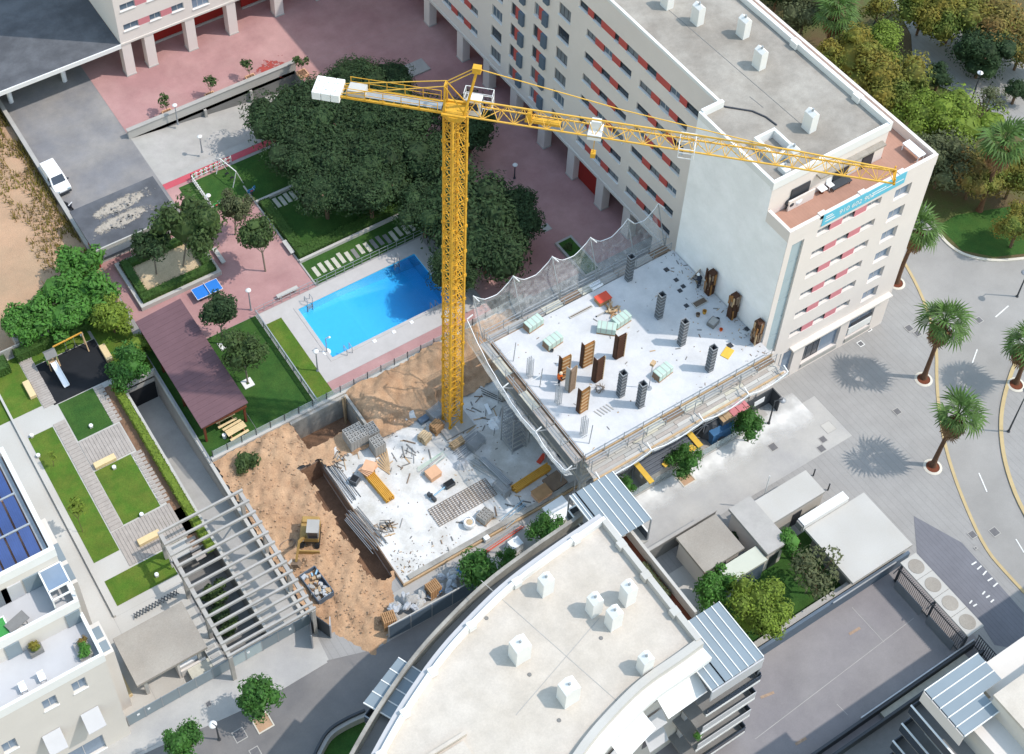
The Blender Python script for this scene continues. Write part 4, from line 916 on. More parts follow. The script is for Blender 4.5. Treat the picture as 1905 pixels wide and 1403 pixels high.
# net posts with outriggers and sagging nets
def net_run(name, label, pts, lo, out, hgt_, sag, n=10, drop=0, hs=None, mt='net'):
    t_ = T(name, label, 'safety net', pts[0]); tops = [Vector(p)+Vector(out)*1.0+ZV*(hs[i] if hs else hgt_) for i, p in enumerate(pts)]; base = [Vector(p)+Vector(lo) for p in pts]
    for (a, b_), (c, d) in zip(zip(tops, tops[1:]), zip(base, base[1:])):
        rows = []
        for j in range(7):
            v = j/6; row = []
            for i in range(n+1):
                u = i/n; tp = a.lerp(b_, u); bs = c.lerp(d, u); q = bs.lerp(tp, v); s_ = sag*4*u*(1-u)
                q = q-ZV*(s_*v)+Vector(out).normalized()*(.5*math.sin(math.pi*v)); q += Vector((0,0,.06*math.sin(u*19+j*2))); row.append(q)
            rows.append(row)
        k = MB()
        for r0, r1 in zip(rows, rows[1:]): k.strip(r0, r1)
        k.build('net', mt, t_, smooth=True)
        rp_ = MB(); [rp_.bar(rows[-1][i], rows[-1][i+1], .05) for i in range(n)]; rp_.build('edge_rope', 'white_plastic', t_)
    for p, tp in zip(pts, tops):
        p = Vector(p); MB().bar(p, tp, .07).build('outrigger', 'galvanised', t_); MB().bar(p+ZV*.0, p+ZV*1.6, .06).build('upright', 'galvanised', t_)
        MB().bar(tp, tp-Vector(out)*.55+ZV*.25, .09).build('arm', 'white_paint', t_)
    return t_
net_run('safety_net', 'grey safety net strung between tall poles on the courtyard side of the deck', [(x,1.3,ZD-.2) for x in (4.0,8.2,12.4,16.6,20.8,24.3)], (0,.1,-.4), (0,1.7,0), 4.3, 1.5)
net_run('safety_net', 'white safety net sagging beside the left deck walkway', [(3.3,y,ZD-.2) for y in (1.2,-4.5,-9.5,-13.9)], (-.3,0,-.8), (-1.1,0,0), .5, .5, hs=[4.2,.9,.6,.5], mt='net_white')
net_run('safety_net', 'pale safety net along the street edge over the scaffold', [(x,-14.75,ZD-.3) for x in (4.2,9.5,15,20,24.4)], (0,-.05,-.6), (0,-1.2,0), .35, .55, mt='net_white')
fan = T('debris_fan', 'pale sloping board fan with tan edge along the street side of the deck', 'debris fan', (14,-15,ZD-.6))
random.seed(31)
rows = []
for j in range(5):
    a = 4.1
    while a < 24.2: ln_ = random.uniform(1.6,3.6); rows.append((a, min(a+ln_,24.4)-.04, j)); a += ln_
for a, e_, j in rows:
    y0_, y1_ = -13.8-j*.31, -13.8-(j+1)*.31+.03; za, zb_ = ZD-.45-j*.06+random.uniform(-.03,.03), ZD-.51-j*.06
    MB().add([(a,y0_,za),(e_,y0_,za),(e_,y1_,zb_),(a,y1_,zb_),(a,y0_,za-.06),(e_,y0_,za-.06),(e_,y1_,zb_-.06),(a,y1_,zb_-.06)], [(0,3,2,1),(4,5,6,7),(0,1,5,4),(1,2,6,5),(2,3,7,6),(3,0,4,7)]).build('board', random.choice(['concrete_light','concrete','stone_slab','deck_plank','concrete_light','concrete']), fan)
if 0: MB().add([(a,-13.8,ZD-.45),(a+.57,-13.8,ZD-.45),(a+.57,-15.35,ZD-.75),(a,-15.35,ZD-.75),(a,-13.8,ZD-.52),(a+.57,-13.8,ZD-.52),(a+.57,-15.35,ZD-.82),(a,-15.35,ZD-.82)], [(0,3,2,1),(4,5,6,7),(0,1,5,4),(1,2,6,5),(2,3,7,6),(3,0,4,7)]).build('board', random.choice(['concrete_light','concrete','stone_slab','deck_plank','concrete_light']), fan)
MB().box(4.0,24.5,-15.5,-15.36,ZD-.95,ZD-.62).build('edge_board', 'timber', fan)
# slanting poles on deck edges
for k_, (a, b_, lb) in enumerate((((948,640),(955,672),'first thin pole at the left deck edge'),((998,680),(1004,720),'second thin pole at the left deck edge'),((1104,782),(1096,825),'thin pole near the deck corner'))):
    p = G(*b_, ZD); t_ = T('guard_pole', lb, 'pole', p); MB().bar((0,0,0),(.15,0,2.6),.06).build('pole', 'galvanised', t_, local=True); MB().bar((.1,0,1.7),(-.9,.1,1.4),.05).build('arm', 'white_paint', t_, local=True)
sf = T('front_scaffold', 'tube scaffold with braces under the street edge of the deck', 'scaffold', (14,-14.2,0))
for i in range(11):
    x = 4.4+i*1.98; k = MB()
    for y in (-13.4,-12.7): k.bar((x,y,.05),(x,y,ZD-.4),.06)
    for z in (2.2,4.4,6.6): k.bar((x,-13.4,z),(x,-12.7,z),.05)
    k.build('frame', 'steel', sf)
    if i < 10:
        k = MB()
        for z in (.1,2.3,4.5): k.bar((x,-13.4,z),(x+1.98,-13.4,z+2.1),.045); k.bar((x+1.98,-13.4,z),(x,-13.4,z+2.1),.045)
        for z in (2.2,4.4,6.6): k.bar((x,-13.4,z),(x+1.98,-13.4,z),.05)
        k.build('brace', 'steel', sf)
# steel scaffold stair tower
t_ = T('scaffold_tower', 'grey steel scaffold stair tower in the shade left of the deck', 'scaffold', G(955,825,.25)); x, y = G(955,825,.25).x, G(955,825,.25).y
for a in (-.75,.75):
    for b_ in (-.9,.9): MB().bar((x+a,y+b_,.25),(x+a,y+b_,5.6),.07).build('standard', 'galvanised', t_)
for i in range(11):
    z = .6+i*.48; k = MB()
    for a in (-.75,.75): k.bar((x+a,y-.9,z),(x+a,y+.9,z),.05)
    for b_ in (-.9,.9): k.bar((x-.75,y+b_,z),(x+.75,y+b_,z),.05)
    k.build('ledger', 'galvanised', t_)
for i in range(3):
    k = MB(); z = .3+i*1.6
    for j in range(6): k.box(x-.6,x+.6,y-.75+j*.25,y-.75+j*.25+.2,z+j*.25,z+j*.25+.04)
    k.build('stair_flight', 'steel', t_)
# person builder
def person(label, loc, rz, vest, helmet, bend=0, pose=0):
    t_ = T('person', label, 'person', loc, None, rz)
    me = bpy.data.meshes.new('body'); b2 = bend
    hp = (0,0,.92); ch = (0,-.16*b2,1.28); nk = (0,-.24*b2,1.5); hd = (0,-.3*b2,1.68)
    J_ = [hp, ch, nk, hd]; E_ = [(0,1),(1,2),(2,3)]; Rr = [.16,.19,.07,.105]
    def ad(p, r, fr): J_.append(p); Rr.append(r); E_.append((fr, len(J_)-1)); return len(J_)-1
    for s_ in (-1,1):
        k_ = ad((s_*.1,.0,.85), .12, 0); k_ = ad((s_*.13,-.04-.05*pose*s_,.48), .075, k_); k_ = ad((s_*.14,.03,.09), .05, k_); ad((s_*.15,-.14,.04), .045, k_)
        k_ = ad((s_*.2,-.16*b2,1.42), .07, 1); k_ = ad((s_*.29,-.1-.2*b2,1.14), .055, k_); k_ = ad((s_*.24,-.34-.2*b2,.98+.1*pose), .042, k_); k_ = ad((s_*.22,-.43-.2*b2,.96+.1*pose), .036, k_)
        for f in range(4): q_ = ad((s_*(.19+.022*f),-.49-.2*b2,.95+.1*pose), .012, k_); ad((s_*(.19+.022*f),-.535-.2*b2+.01*abs(f-1),.925+.1*pose), .009, q_)
        q_ = ad((s_*.17,-.45-.2*b2,.97+.1*pose), .012, k_); ad((s_*.155,-.48-.2*b2,.955+.1*pose), .009, q_)
    me.from_pydata(J_, E_, []); o = bpy.data.objects.new('body', me); COL.objects.link(o); o.parent = t_
    sk_ = o.modifiers.new('skin', 'SKIN'); 
    for i, r in enumerate(Rr): me.skin_vertices[0].data[i].radius = (r, r*(.75 if i in (0,1) else 1))
    me.skin_vertices[0].data[0].use_root = True
    ss = o.modifiers.new('sub', 'SUBSURF'); ss.levels = 1; ss.render_levels = 1; me.materials.append(MATS['cloth_dark'])
    MB().lathe((0,-.1*b2,.95), [(.18,0),(.21,.2),(.24,.42),(.2,.52),(.09,.58)], 12).build('vest', vest, t_, local=True, smooth=True)
    MB().lathe((0,-.3*b2,1.66), [(.165,0),(.14,.02),(.13,.1),(.08,.17),(.02,.19)], 12).build('helmet', helmet, t_, local=True, smooth=True)
    f = MB().lathe((0,-.3*b2-.02,1.54), [(.06,0),(.1,.06),(.105,.13),(.09,.16)], 10); f.obox((0,-.3*b2-.125,1.62),(.03,.04,.05)); f.obox((-.1,-.3*b2,1.62),(.03,.04,.06)); f.obox((.1,-.3*b2,1.62),(.03,.04,.06)); f.obox((-.035,-.3*b2-.115,1.66),(.025,.02,.015)); f.obox((.035,-.3*b2-.115,1.66),(.025,.02,.015)); f.obox((0,-.3*b2-.115,1.57),(.05,.02,.012))
    f.build('head', 'skin', t_, local=True)
    return t_
mat('helmet_pale', 'e9d7bb', .5, .02)
person('worker in orange vest and pale helmet beside the tan panel form', G(1039,716,ZD), R_(70), 'orange', 'helmet_pale', .4, 1)
person('worker in dark clothes and white helmet bending by the white wall', G(1300,535,ZD), R_(200), 'cloth_dark', 'white_plastic', .9, 1)
t_ = T('plywood_sheet', 'tan plywood sheet leaning by the white wall behind the stooping worker', 'plywood', G(1297,522,ZD)); MB().obox((0,.35,.55),(.9,.05,1.1),.3,R_(20)).build('sheet', 'timber', t_, local=True)
# ================================================================== things on the lower slab
ZS = .25; random.seed(11)
def at(x, y, z=ZS): return G(x, y, z)
def block_stack(label, px, nx, ny, nz, bs=(.2,.4,.2), rz=0, m='brick_grey', name='block_pallet', grp='pallets of concrete blocks'):
    t_ = T(name, label, 'block pallet', at(*px), grp, rz); W_, D_ = nx*bs[0], ny*bs[1]
    MB().box(-W_/2,W_/2,-D_/2,D_/2,0,.12).build('pallet', 'pallet_wood', t_, local=True)
    bm_ = MB(); a, b_, h = bs; e = .012; t = a*.16
    for bx in ((e,a-e,e,e+t),(e,a-e,b_-e-t,b_-e),(e,e+t,e+t,b_-e-t),(a-e-t,a-e,e+t,b_-e-t),(e+t,a-e-t,b_/2-t/2,b_/2+t/2)): bm_.box(*bx, 0, h-e)
    o = bm_.build('_b', m); me = o.data; bpy.data.objects.remove(o, do_unlink=True)
    for i in range(nx):
        for j in range(ny):
            for k in range(nz):
                if 0 < i < nx-1 and 0 < j < ny-1 and k < nz-1: continue
                inst(me, 'block', t_, (-W_/2+i*a, -D_/2+j*b_, .12+k*h), 0, (1,1,1))
    return t_
block_stack('tall wide pallet of grey hollow blocks, left of two at the slab corner', (662,822), 6, 4, 6, (.3,.42,.24))
block_stack('grey hollow block pallet standing behind the tall wide one', (690,812), 4, 3, 5, (.3,.42,.24))
block_stack('narrow pallet of grey hollow blocks, right of the pair', (703,838), 4, 3, 6, (.28,.4,.24))
block_stack('small pallet of grey hollow blocks beside the white bulk bag', (902,965), 4, 3, 3, (.3,.34,.24), .3)
def wood_stack(label, px, size, m, rz=0, n=7, name='timber_stack', layers=3, cat='timber stack', grp=None, z=ZS):
    t_ = T(name, label, cat, at(*px, z), grp, rz); L_, W_, H_ = size
    for k in range(layers):
        for i in range(n):
            w_ = W_/n; MB().box(-L_/2+random.uniform(0,.2),L_/2-random.uniform(0,.2),-W_/2+i*w_+.02,-W_/2+(i+1)*w_-.02,.06+k*H_/layers,.06+(k+1)*H_/layers-.015).build('beam', m, t_, local=True)
    for x in (-L_*.35,L_*.35): MB().box(x-.05,x+.05,-W_/2,W_/2,0,.055).build('bearer', 'pallet_wood', t_, local=True)
    return t_
wood_stack('stack of bright yellow formwork beams near the left slab edge', (707,910), (3.3,.85,.55), 'timber_yellow', R_(-85), 6)
wood_stack('long stack of orange-yellow beams near the deck corner', (988,893), (4.2,.7,.5), 'timber_yellow', R_(4), 5)
t_ = wood_stack('ladder-like bundle of grey aluminium beams right of the mesh', (922,880), (3.8,.6,.35), 'galvanised', R_(-80), 4, 'beam_stack', 2, 'beam stack')
t_ = T('plywood_pile', 'tilted pile of pink plywood sheets on the yellow beams', 'plywood', at(685,880)); [MB().obox((.05*i,0,.75+.09*i),(1.5-.1*i,1.1,.05),R_(20+7*i),R_(9),'Y').build('sheet', 'plywood', t_, local=True) for i in range(4)]; MB().box(-.5,.5,-.4,.4,0,.7).build('trestle', 'pallet_wood', t_, local=True)
t_ = T('loose_planks', 'loose yellow planks fanned out beside the plywood pile', 'planks', at(717,868)); [MB().obox((-.4+i*.17,.1*i,.06+.02*i),(.13,1.9-.2*(i % 3),.05),R_(20-7*i)).build('plank', 'timber', t_, local=True) for i in range(7)]
t_ = thing_box('steel_bucket', 'dark grey concrete bucket box beside the plywood pile', 'bucket', (660,897), ZS, (.75,.75,.6), 'form_steel', .5); MB().box(-.3,.3,-.3,.3,.58,.612).build('inside', 'rubber_black', t_, local=True)
t_ = thing_box('crate', 'square orange-pink wooden crate in the middle of the slab', 'crate', (806,885), ZS, (1.15,1.0,.6), 'plywood', .1, 'plywood')
t_ = thing_box('tool_bin', 'dark grey open tool bin behind the blue pipe', 'bin', (836,903), ZS, (.95,.6,.4), 'steel_dark', .05); MB().box(-.42,.42,-.25,.25,.38,.412).build('inside', 'rubber_black', t_, local=True)
t_ = T('pipe', 'long pale blue pipe lying on the slab with clamp stand', 'pipe', at(822,915)); MB().bar((-1.3,-.15,.2),(1.5,.35,.2),.14,.14,8).build('tube', 'pipe_blue', t_, local=True); MB().obox((-1.1,-.1,.25),(.25,1.0,.4),.2).obox((-1.1,-.1,.55),(.12,.12,.5),.2).build('clamp', 'steel_dark', t_, local=True)
t_ = T('plastic_heap', 'crumpled white plastic sheeting beside the crate', 'plastic sheet', at(857,866)); k = MB(); random.seed(5); pts = [(math.cos(a*.52)*random.uniform(.5,.9),math.sin(a*.52)*random.uniform(.4,.7)) for a in range(12)]
k.v += [(0,0,.45)]+[(x*.55,y*.55,random.uniform(.2,.5)) for x, y in pts]+[(x,y,.01) for x, y in pts]; k.f += [(0,1+i,1+(i+1) % 12) for i in range(12)]+[(1+i,13+i,13+(i+1) % 12,1+(i+1) % 12) for i in range(12)]; k.mi += [0]*24; k.build('sheet', 'bag_white', t_, local=True)
t_ = T('plastic_heap', 'white plastic sheet spread in the shade by the scaffold tower', 'plastic sheet', at(921,787)); k = MB(); pts = [(math.cos(a*.52)*random.uniform(.7,1.0),math.sin(a*.52)*random.uniform(.6,.9)) for a in range(12)]
k.v += [(0,0,.2)]+[(x*.55,y*.55,random.uniform(.1,.25)) for x, y in pts]+[(x,y,.01) for x, y in pts]; k.f += [(0,1+i,1+(i+1) % 12) for i in range(12)]+[(1+i,13+i,13+(i+1) % 12,1+(i+1) % 12) for i in range(12)]; k.mi += [0]*24; k.build('sheet', 'white_plastic', t_, local=True)
t_ = T('rebar_mesh', 'stack of brown steel reinforcement mesh lying on the slab', 'rebar mesh', at(862,935)); k = MB(); rz = R_(3)
x0,x1,y0,y1 = RC((800,955),(921,916), ZS); lx, ly = x1-x0, 1.9
for zz in (.06,.14):
    for i in range(20): k.bar((-lx/2+lx*i/19,-ly/2,zz),(-lx/2+lx*i/19+.06*zz,ly/2,zz),.022)
    for i in range(11): k.bar((-lx/2,-ly/2+ly*i/10+zz*.1,zz+.02),(lx/2,-ly/2+ly*i/10+zz*.1,zz+.02),.022)
k.build('bars', 'rebar', t_, local=True); t_.location = ((x0+x1)/2,(y0+y1)/2,ZS)
t_ = T('bulk_bag', 'round white bulk bag with brown rubble in it', 'bulk bag', at(873,978)); MB().lathe((0,0,0), [(.4,0),(.5,.15),(.52,.5),(.48,.72),(.4,.7),(.38,.6)], 14).build('bag', 'white_plastic', t_, local=True, smooth=True); MB().cone((0,0,.55),.38,.2,.12,10).build('rubble', 'sand', t_, local=True); [MB().bar((s*.3,.3,.7),(s*.1,.35,1.0),.05).build('loop', 'white_plastic', t_, local=True) for s in (-1,1)]
def tube_pile(label, px, n, L_, m, rz, sp=.13, z=ZS, name='tube_pile'):
    t_ = T(name, label, 'tubes', at(*px, z), None, rz)
    for i in range(n): MB().bar((-L_/2+random.uniform(-.3,.3),(i-n/2)*sp,.06+.07*(i % 3)),(L_/2+random.uniform(-.3,.3),(i-n/2)*sp+random.uniform(-.12,.12),.06+.07*((i+1) % 3)),.06,.06,6).build('tube', m if isinstance(m, str) else random.choice(m), t_, local=True)
    return t_
tube_pile('pile of rusty and grey scaffold tubes along the left slab edge, nearer the street', (680,985), 16, 4.2, ['galvanised','rust','steel','concrete_dark'], R_(-84), .11)
tube_pile('row of grey tubes along the left slab edge, near the block pallets', (635,895), 9, 4.5, ['galvanised','steel_dark','steel'], R_(-88), .14)
tube_pile('bundle of grey props behind the orange crate', (803,862), 9, 2.6, ['galvanised','steel','pastel_green'], R_(8), .1)
tube_pile('spread of steel props in front of the crane foot', (868,830), 14, 3.0, ['galvanised','steel'], R_(10), .12)
tube_pile('loose grey tubes scattered right of the rebar mesh', (905,872), 8, 3.2, ['galvanised','concrete'], R_(-70), .16)
tube_pile('pale blue tubes near the street edge of the slab', (955,958), 8, 2.8, ['pipe_blue','galvanised'], R_(12), .12)
tube_pile('pipes lying along the street kerb of the slab', (905,1020), 9, 7.5, ['galvanised','concrete','red_orange','steel'], R_(4), .09, .08)
tube_pile('dark beam pair in the shade left of the deck', (915,735), 3, 2.2, ['rubber_black','steel_dark'], R_(-60), .2)
t_ = T('white_board', 'white plastic board lying in the deck shade', 'board', at(908,762)); MB().obox((0,0,.06),(.35,1.2,.08),R_(-12)).build('board', 'white_plastic', t_, local=True)
def frame_stack(label, px, n, rz):
    t_ = T('frame_stack', label, 'scaffold frames', at(*px), None, rz)
    for i in range(n):
        k = MB(); y = (i-n/2)*.13
        for x in (-.75,.75): k.bar((x,y,.02),(x,y+.15,1.1),.045)
        for z in (.3,.75,1.08): k.bar((-.75,y+.04,z),(.75,y+.04,z),.04)
        k.build('frame', 'galvanised', t_, local=True)
frame_stack('scaffold frames leaning right of the crane foot', (885,830), 8, R_(15)); frame_stack('scaffold frames leaning beside the timber cage near the mesh', (933,915), 7, R_(100)); frame_stack('grey frames stacked behind the crane foot', (812,775), 9, R_(10))
wood_stack('pallet of pale timber blocks left of the crane foot', (790,818), (1.1,1.0,.7), 'sand', R_(20), 5, 'timber_pallet', 4, 'timber pallet')
wood_stack('tall pallet of brown timber beside the crane foot', (812,800), (1.2,1.0,.9), 'pallet_wood', R_(15), 5, 'timber_pallet', 5, 'timber pallet')
wood_stack('pallet of yellow panels in front of the crane foot', (850,828), (1.5,.7,.5), 'timber', R_(5), 4, 'timber_pallet', 4, 'timber pallet')
t_ = thing_box('steel_box', 'blue-grey steel box behind the timber pallets', 'box', (788,783), ZS, (1.0,.6,.4), 'shutter_blue', .1)
t_ = thing_box('wood_crate', 'pink-brown timber crate near the street end of the slab', 'crate', (1007,922), ZS, (1.5,1.1,.6), 'plywood', .05, 'pallet_wood')
t_ = thing_box('brick_pile', 'low pile of reddish bricks behind the timber crate', 'bricks', (1032,897), ZS, (1.7,1.5,.25), 'rust', .1)
t_ = T('water_drum', 'dark drum at the foot of the deck column', 'drum', at(1036,858)); MB().lathe((0,0,0), [(.28,0),(.3,.05),(.28,.4),(.3,.75),(.28,.8)], 14).build('drum', 'steel_dark', t_, local=True); MB().cone((0,0,.8),.2,.2,.02,10).build('lid', 'rubber_black', t_, local=True)
t_ = T('red_tarp', 'small red tarpaulin in the shade under the deck', 'tarpaulin', at(1007,855)); MB().obox((0,0,.1),(1.0,.4,.16),.4).obox((.3,.1,.16),(.5,.3,.16),.7).build('sheet', 'red_orange', t_, local=True)
t_ = T('plank', 'single white plank lying on the earth bank', 'plank', G(764,706,.7)); MB().obox((0,0,.12),(1.3,.35,.08),R_(5)).build('board', 'concrete_light', t_, local=True)
# street edge of the site: fence panels, gate, rubble, pallets
fz = T('site_fence', 'grey-green sheet metal hoarding along the street below the rubble bags', 'fence', (-11.5,-15,0))
P_ = [(-15.6,-14.9),(-13.6,-15.05),(-11.6,-15.1),(-9.6,-15.1),(-7.4,-15.1)]
for (a, b_), (c, d) in zip(P_, P_[1:]): MB().bar((a,b_,1.05),(c,d,1.05),.06,2.0).build('panel', 'shutter_blue', fz); MB().bar((a,b_,0),(a,b_,2.15),.09).build('post', 'steel', fz)
MB().bar((-15.6,-14.9,2.1),(-7.4,-15.1,2.1),.1,.08).build('top_rail', 'concrete_light', fz)
def bag_heap(label, c, r, n, m_, zb=.1, hh=.8, seed=1):
    random.seed(seed); t_ = T('rubble_bags', label, 'rubble bags', c)
    for i in range(n):
        a, q = random.uniform(0,6.28), random.random()**.5; s_ = random.uniform(.22,.42)
        b_ = MB(); b_.lathe((0,0,0), [(.5,0),(1,.3),(.95,.75),(.6,1.1),(.15,1.2)], 7)
        b_.v = [(x*s_*random.uniform(.75,1.2),y*s_*random.uniform(.75,1.2),z*s_*random.uniform(.7,1.1)) for x, y, z in b_.v]
        o = b_.build('bag', random.choice(m_), t_, local=True); o.location = (math.cos(a)*q*r[0],math.sin(a)*q*r[1],zb+hh*(1-q)*random.uniform(.4,1)); o.rotation_euler = (random.uniform(-.5,.5),random.uniform(-.5,.5),a*3); o.scale = (random.uniform(1.1,1.7),random.uniform(.7,1.0),random.uniform(.5,.8))
    return t_
BG = ['bag_white','bag_white','concrete_light','concrete']
bag_heap('heap of white rubble bags behind the hoarding by the site gate', G(760,1130,.3), (2.0,.7), 30, BG, .2, .9, 2)
bag_heap('grey and white rubble bags heaped beside the large street tree', G(838,1085,.3), (1.4,.8), 20, BG+['blue_sheet'], .2, .7, 4)
def pallet_stack(label, px, n, rz, z=.1):
    t_ = T('pallet_stack', label, 'pallets', G(*px, z), 'pallet stacks by the gate', rz)
    for k in range(n):
        for i in range(7): MB().box(-.55+i*.165,-.55+i*.165+.11,-.5,.5,k*.15+.11,k*.15+.14).build('slat', 'pallet_wood', t_, local=True)
        for y in (-.45,0,.4): MB().box(-.55,.55,y,y+.08,k*.15,k*.15+.105).build('bearer', 'pallet_wood', t_, local=True)
    return t_
pallet_stack('stack of wooden pallets at the end of the hoarding by the gate', (724,1163), 10, R_(-12)); pallet_stack('stack of wooden pallets between the two heaps of rubble bags', (806,1104), 9, R_(3))
gt = T('gate_hoarding', 'dark angled site gate panel open towards the street', 'gate', (-20,-12,0))
for (a, b_), (c, d), mm in (((-20.4,-10.4),(-21.3,-12.3),'steel_dark'),((-20.35,-10.4),(-19.6,-12.3),'steel_dark'),((-19.6,-12.3),(-19.2,-11.6),'panel_grey')): MB().bar((a,b_,1.05),(c,d,1.05),.07,2.1).build('panel', mm, gt)
for a, b_ in ((-20.4,-10.4),(-21.3,-12.3),(-19.6,-12.3)): MB().bar((a,b_,0),(a,b_,2.2),.1).build('post', 'steel', gt)
# rubble skip beside the pergola
sk_ = T('rubble_skip', 'steel skip full of rubble beside the pergola', 'skip', G(590,1095,.2)); p = sk_.location; rz = R_(-86)
m = MB(); m.obox((0,0,.12),(2.9,1.5,.1),rz)
for a, b_, c, d in ((0,.75,2.9,.06),(0,-.75,2.9,.06)): m.obox((-b_*math.sin(rz),b_*math.cos(rz),.5),(c,d,.8),rz)
for a in (-1.45,1.45): m.obox((a*math.cos(rz),a*math.sin(rz),.5),(.06,1.5,.8),rz)
m.build('tub', 'shutter_blue', sk_, local=True); random.seed(9)
for i in range(34): MB().obox((random.uniform(-.6,.6),random.uniform(-1.25,1.25),random.uniform(.55,.85)),(random.uniform(.15,.5),random.uniform(.12,.35),random.uniform(.08,.25)),random.uniform(0,3),random.uniform(-.4,.4)).build('rubble_piece', random.choice(['concrete_light','bag_white','concrete','pipe_blue','timber']), sk_, local=True)
# site cabins at the street side of the deck
sc_ = T('site_cabin', 'dark site shelter roof weighted with yellow boards below the deck', 'site cabin', G(1245,850,2.6)); x0,x1,y0,y1 = RC((1182,860),(1300,825), 2.5)
y0 -= .35; y1 += .35
MB().box(x0+.2,x1-.2,y0+.2,y1-.2,0,2.4).build('wall', 'concrete', sc_)
for i in range(12): yy = y0+(y1-y0)*i/12; MB().box(x0,x1,yy+.01,yy+(y1-y0)/12-.02,2.4,2.48+.05*(i % 2)).build('roof_sheet', 'tarp', sc_)
for a, b_, s_, r in (((1198,880),None,(.5,2.3,.1),0),((1287,812),None,(.55,2.5,.1),.0),((1255,808),None,(1.1,.6,.09),0),((1233,823),None,(.9,.35,.09),0),((1204,843),None,(.8,.4,.09),.1),((1287,835),None,(.7,.6,.09),.3),((1240,862),None,(.8,.45,.09),.2)):
    q = G(*a, 2.6); MB().obox((q.x,q.y,2.62),s_,r).build('board', 'yellow_board', sc_)
t_ = thing_box('meter_box', 'white electric box on the cabin end wall by the street', 'box', (1196,886), 1.0, (.5,.35,.6), 'white_plastic')
sc_ = T('site_cabin', 'small shelter with pink corrugated roof behind the street tree', 'site cabin', G(1360,760,2.4)); x0,x1,y0,y1 = RC((1330,768),(1388,748), 2.4); y0 -= .6; y1 += .5
MB().box(x0+.1,x1-.1,y0+.1,y1-.1,0,2.3).build('wall', 'concrete_dark', sc_)
for i in range(8): xx = x0+(x1-x0)*i/8; MB().box(xx+.01,xx+(x1-x0)/8-.01,y0,y1,2.3,2.36+.05*(i % 2)).build('roof_sheet', 'red_panel_pale' if i > 2 else 'timber', sc_)
t_ = T('tarp_heap', 'crumpled black tarpaulin heap between the two site cabins', 'tarpaulin', G(1320,800,.2)); k = MB(); random.seed(6)
n_ = 9; k.v += [(0,0,1.9)]; 
for rr, zz in ((.6,1.7),(1.1,1.0),(1.4,.1)): k.v += [(math.cos(a*.698)*rr*random.uniform(.8,1.2),math.sin(a*.698)*rr*random.uniform(.8,1.2),zz*random.uniform(.8,1.1)) for a in range(n_)]
k.f += [(0,1+i,1+(i+1) % n_) for i in range(n_)]+[(1+r*n_+i,1+(r+1)*n_+i,1+(r+1)*n_+(i+1) % n_,1+r*n_+(i+1) % n_) for r in range(2) for i in range(n_)]; k.mi += [0]*27; k.build('sheet', 'steel_dark', t_, local=True)
t_ = thing_box('blue_container', 'dark blue steel container edge below the pink roof', 'container', (1340,812), .05, (2.6,.7,1.5), 'blue_sheet')
t_ = T('dark_gate', 'dark metal gate panel with white notice at the facade end', 'gate', G(1412,765,0)); q = t_.location
MB().box(q.x-1.6,q.x+1.4,q.y+.2,q.y+.3,.05,2.3).box(q.x+1.35,q.x+1.45,q.y-.9,q.y+.3,.05,2.3).build('panel', 'steel_dark', t_); MB().box(q.x-.7,q.x+.5,q.y+.14,q.y+.19,1.0,1.7).build('notice', 'white_plastic', t_)
fz = T('site_fence', 'low grey fence along the street in front of the site cabins', 'fence', (16,-15.2,0))
for i in range(10): x = 6.4+i*1.75; MB().box(x+.03,x+1.7,-14.95,-14.9,.1,1.15).build('panel', 'clear_glass', fz); MB().bar((x,-14.92,0),(x,-14.92,1.3),.06).build('post', 'galvanised', fz)
MB().box(6.4,24,-15.05,-14.8,0,.12).build('footing', 'concrete', fz)
# white cabinets along the hoarding
for (x, y), s_, lb in (((958,1020),(1.1,.9,1.0),'white cabinet beside the street tree at the hoarding'),((1040,950),(2.2,2.0,.15),'flat white roof panel beside the glass canopy'),((905,1005),(.5,.4,.5),'small white box on the street edge of the slab')):
    thing_box('cabinet', lb, 'cabinet', (x, y), .1 if s_[2] > .2 else 1.6, s_, 'white_plastic', .05)
# ------------------------------------------------------------------ excavator
ex = T('excavator', 'compact yellow excavator with grey cab digging in the brown earth', 'excavator', G(578,1000,.35), None, R_(-124))
for s_ in (-1,1):
    k = MB(); pr = [(-.85,.0),(.85,.0),(1.05,.22),(.85,.45),(-.85,.45),(-1.05,.22)]
    k.add([(x,s_*.6-.17,z) for x, z in pr]+[(x,s_*.6+.17,z) for x, z in pr], [(0,1,2,3,4,5),(11,10,9,8,7,6)]+[(i,6+i,6+(i+1) % 6,(i+1) % 6) for i in range(6)]); k.build('track', 'tyre', ex, local=True)
MB().box(-.6,.6,-.45,.45,.25,.55).build('chassis', 'steel_dark', ex, local=True)
MB().box(-.95,.75,-.75,.75,.55,1.1).build('body', 'digger', ex, local=True, bevel=.08)
c_ = MB().box(-.25,.75,-.1,.75,1.1,2.15).build('cab', 'concrete_dark', ex, local=True, bevel=.06); MB().box(.74,.77,-.02,.67,1.25,2.0).box(-.15,.65,-.13,-.1,1.3,2.0).build('glazing', 'window_glass', c_, local=True); MB().box(-.3,.85,-.16,.8,2.15,2.22).build('cab_roof', 'concrete', c_, local=True)
MB().box(-1.15,-.6,-.7,.7,.6,1.3).build('engine_cover', 'digger', ex, local=True, bevel=.1)
k = MB(); k.bar((.5,-.35,1.0),(1.7,-.6,2.3),.2); k.build('boom', 'digger', ex, local=True)
MB().bar((1.7,-.6,2.3),(2.7,-.8,1.1),.16).build('stick', 'digger', ex, local=True); MB().bar((.9,-.42,1.1),(1.5,-.56,2.0),.09).build('ram', 'galvanised', ex, local=True)
MB().obox((2.75,-.8,.85),(.5,.6,.45),-.2,.4).build('bucket', 'rust', ex, local=True)
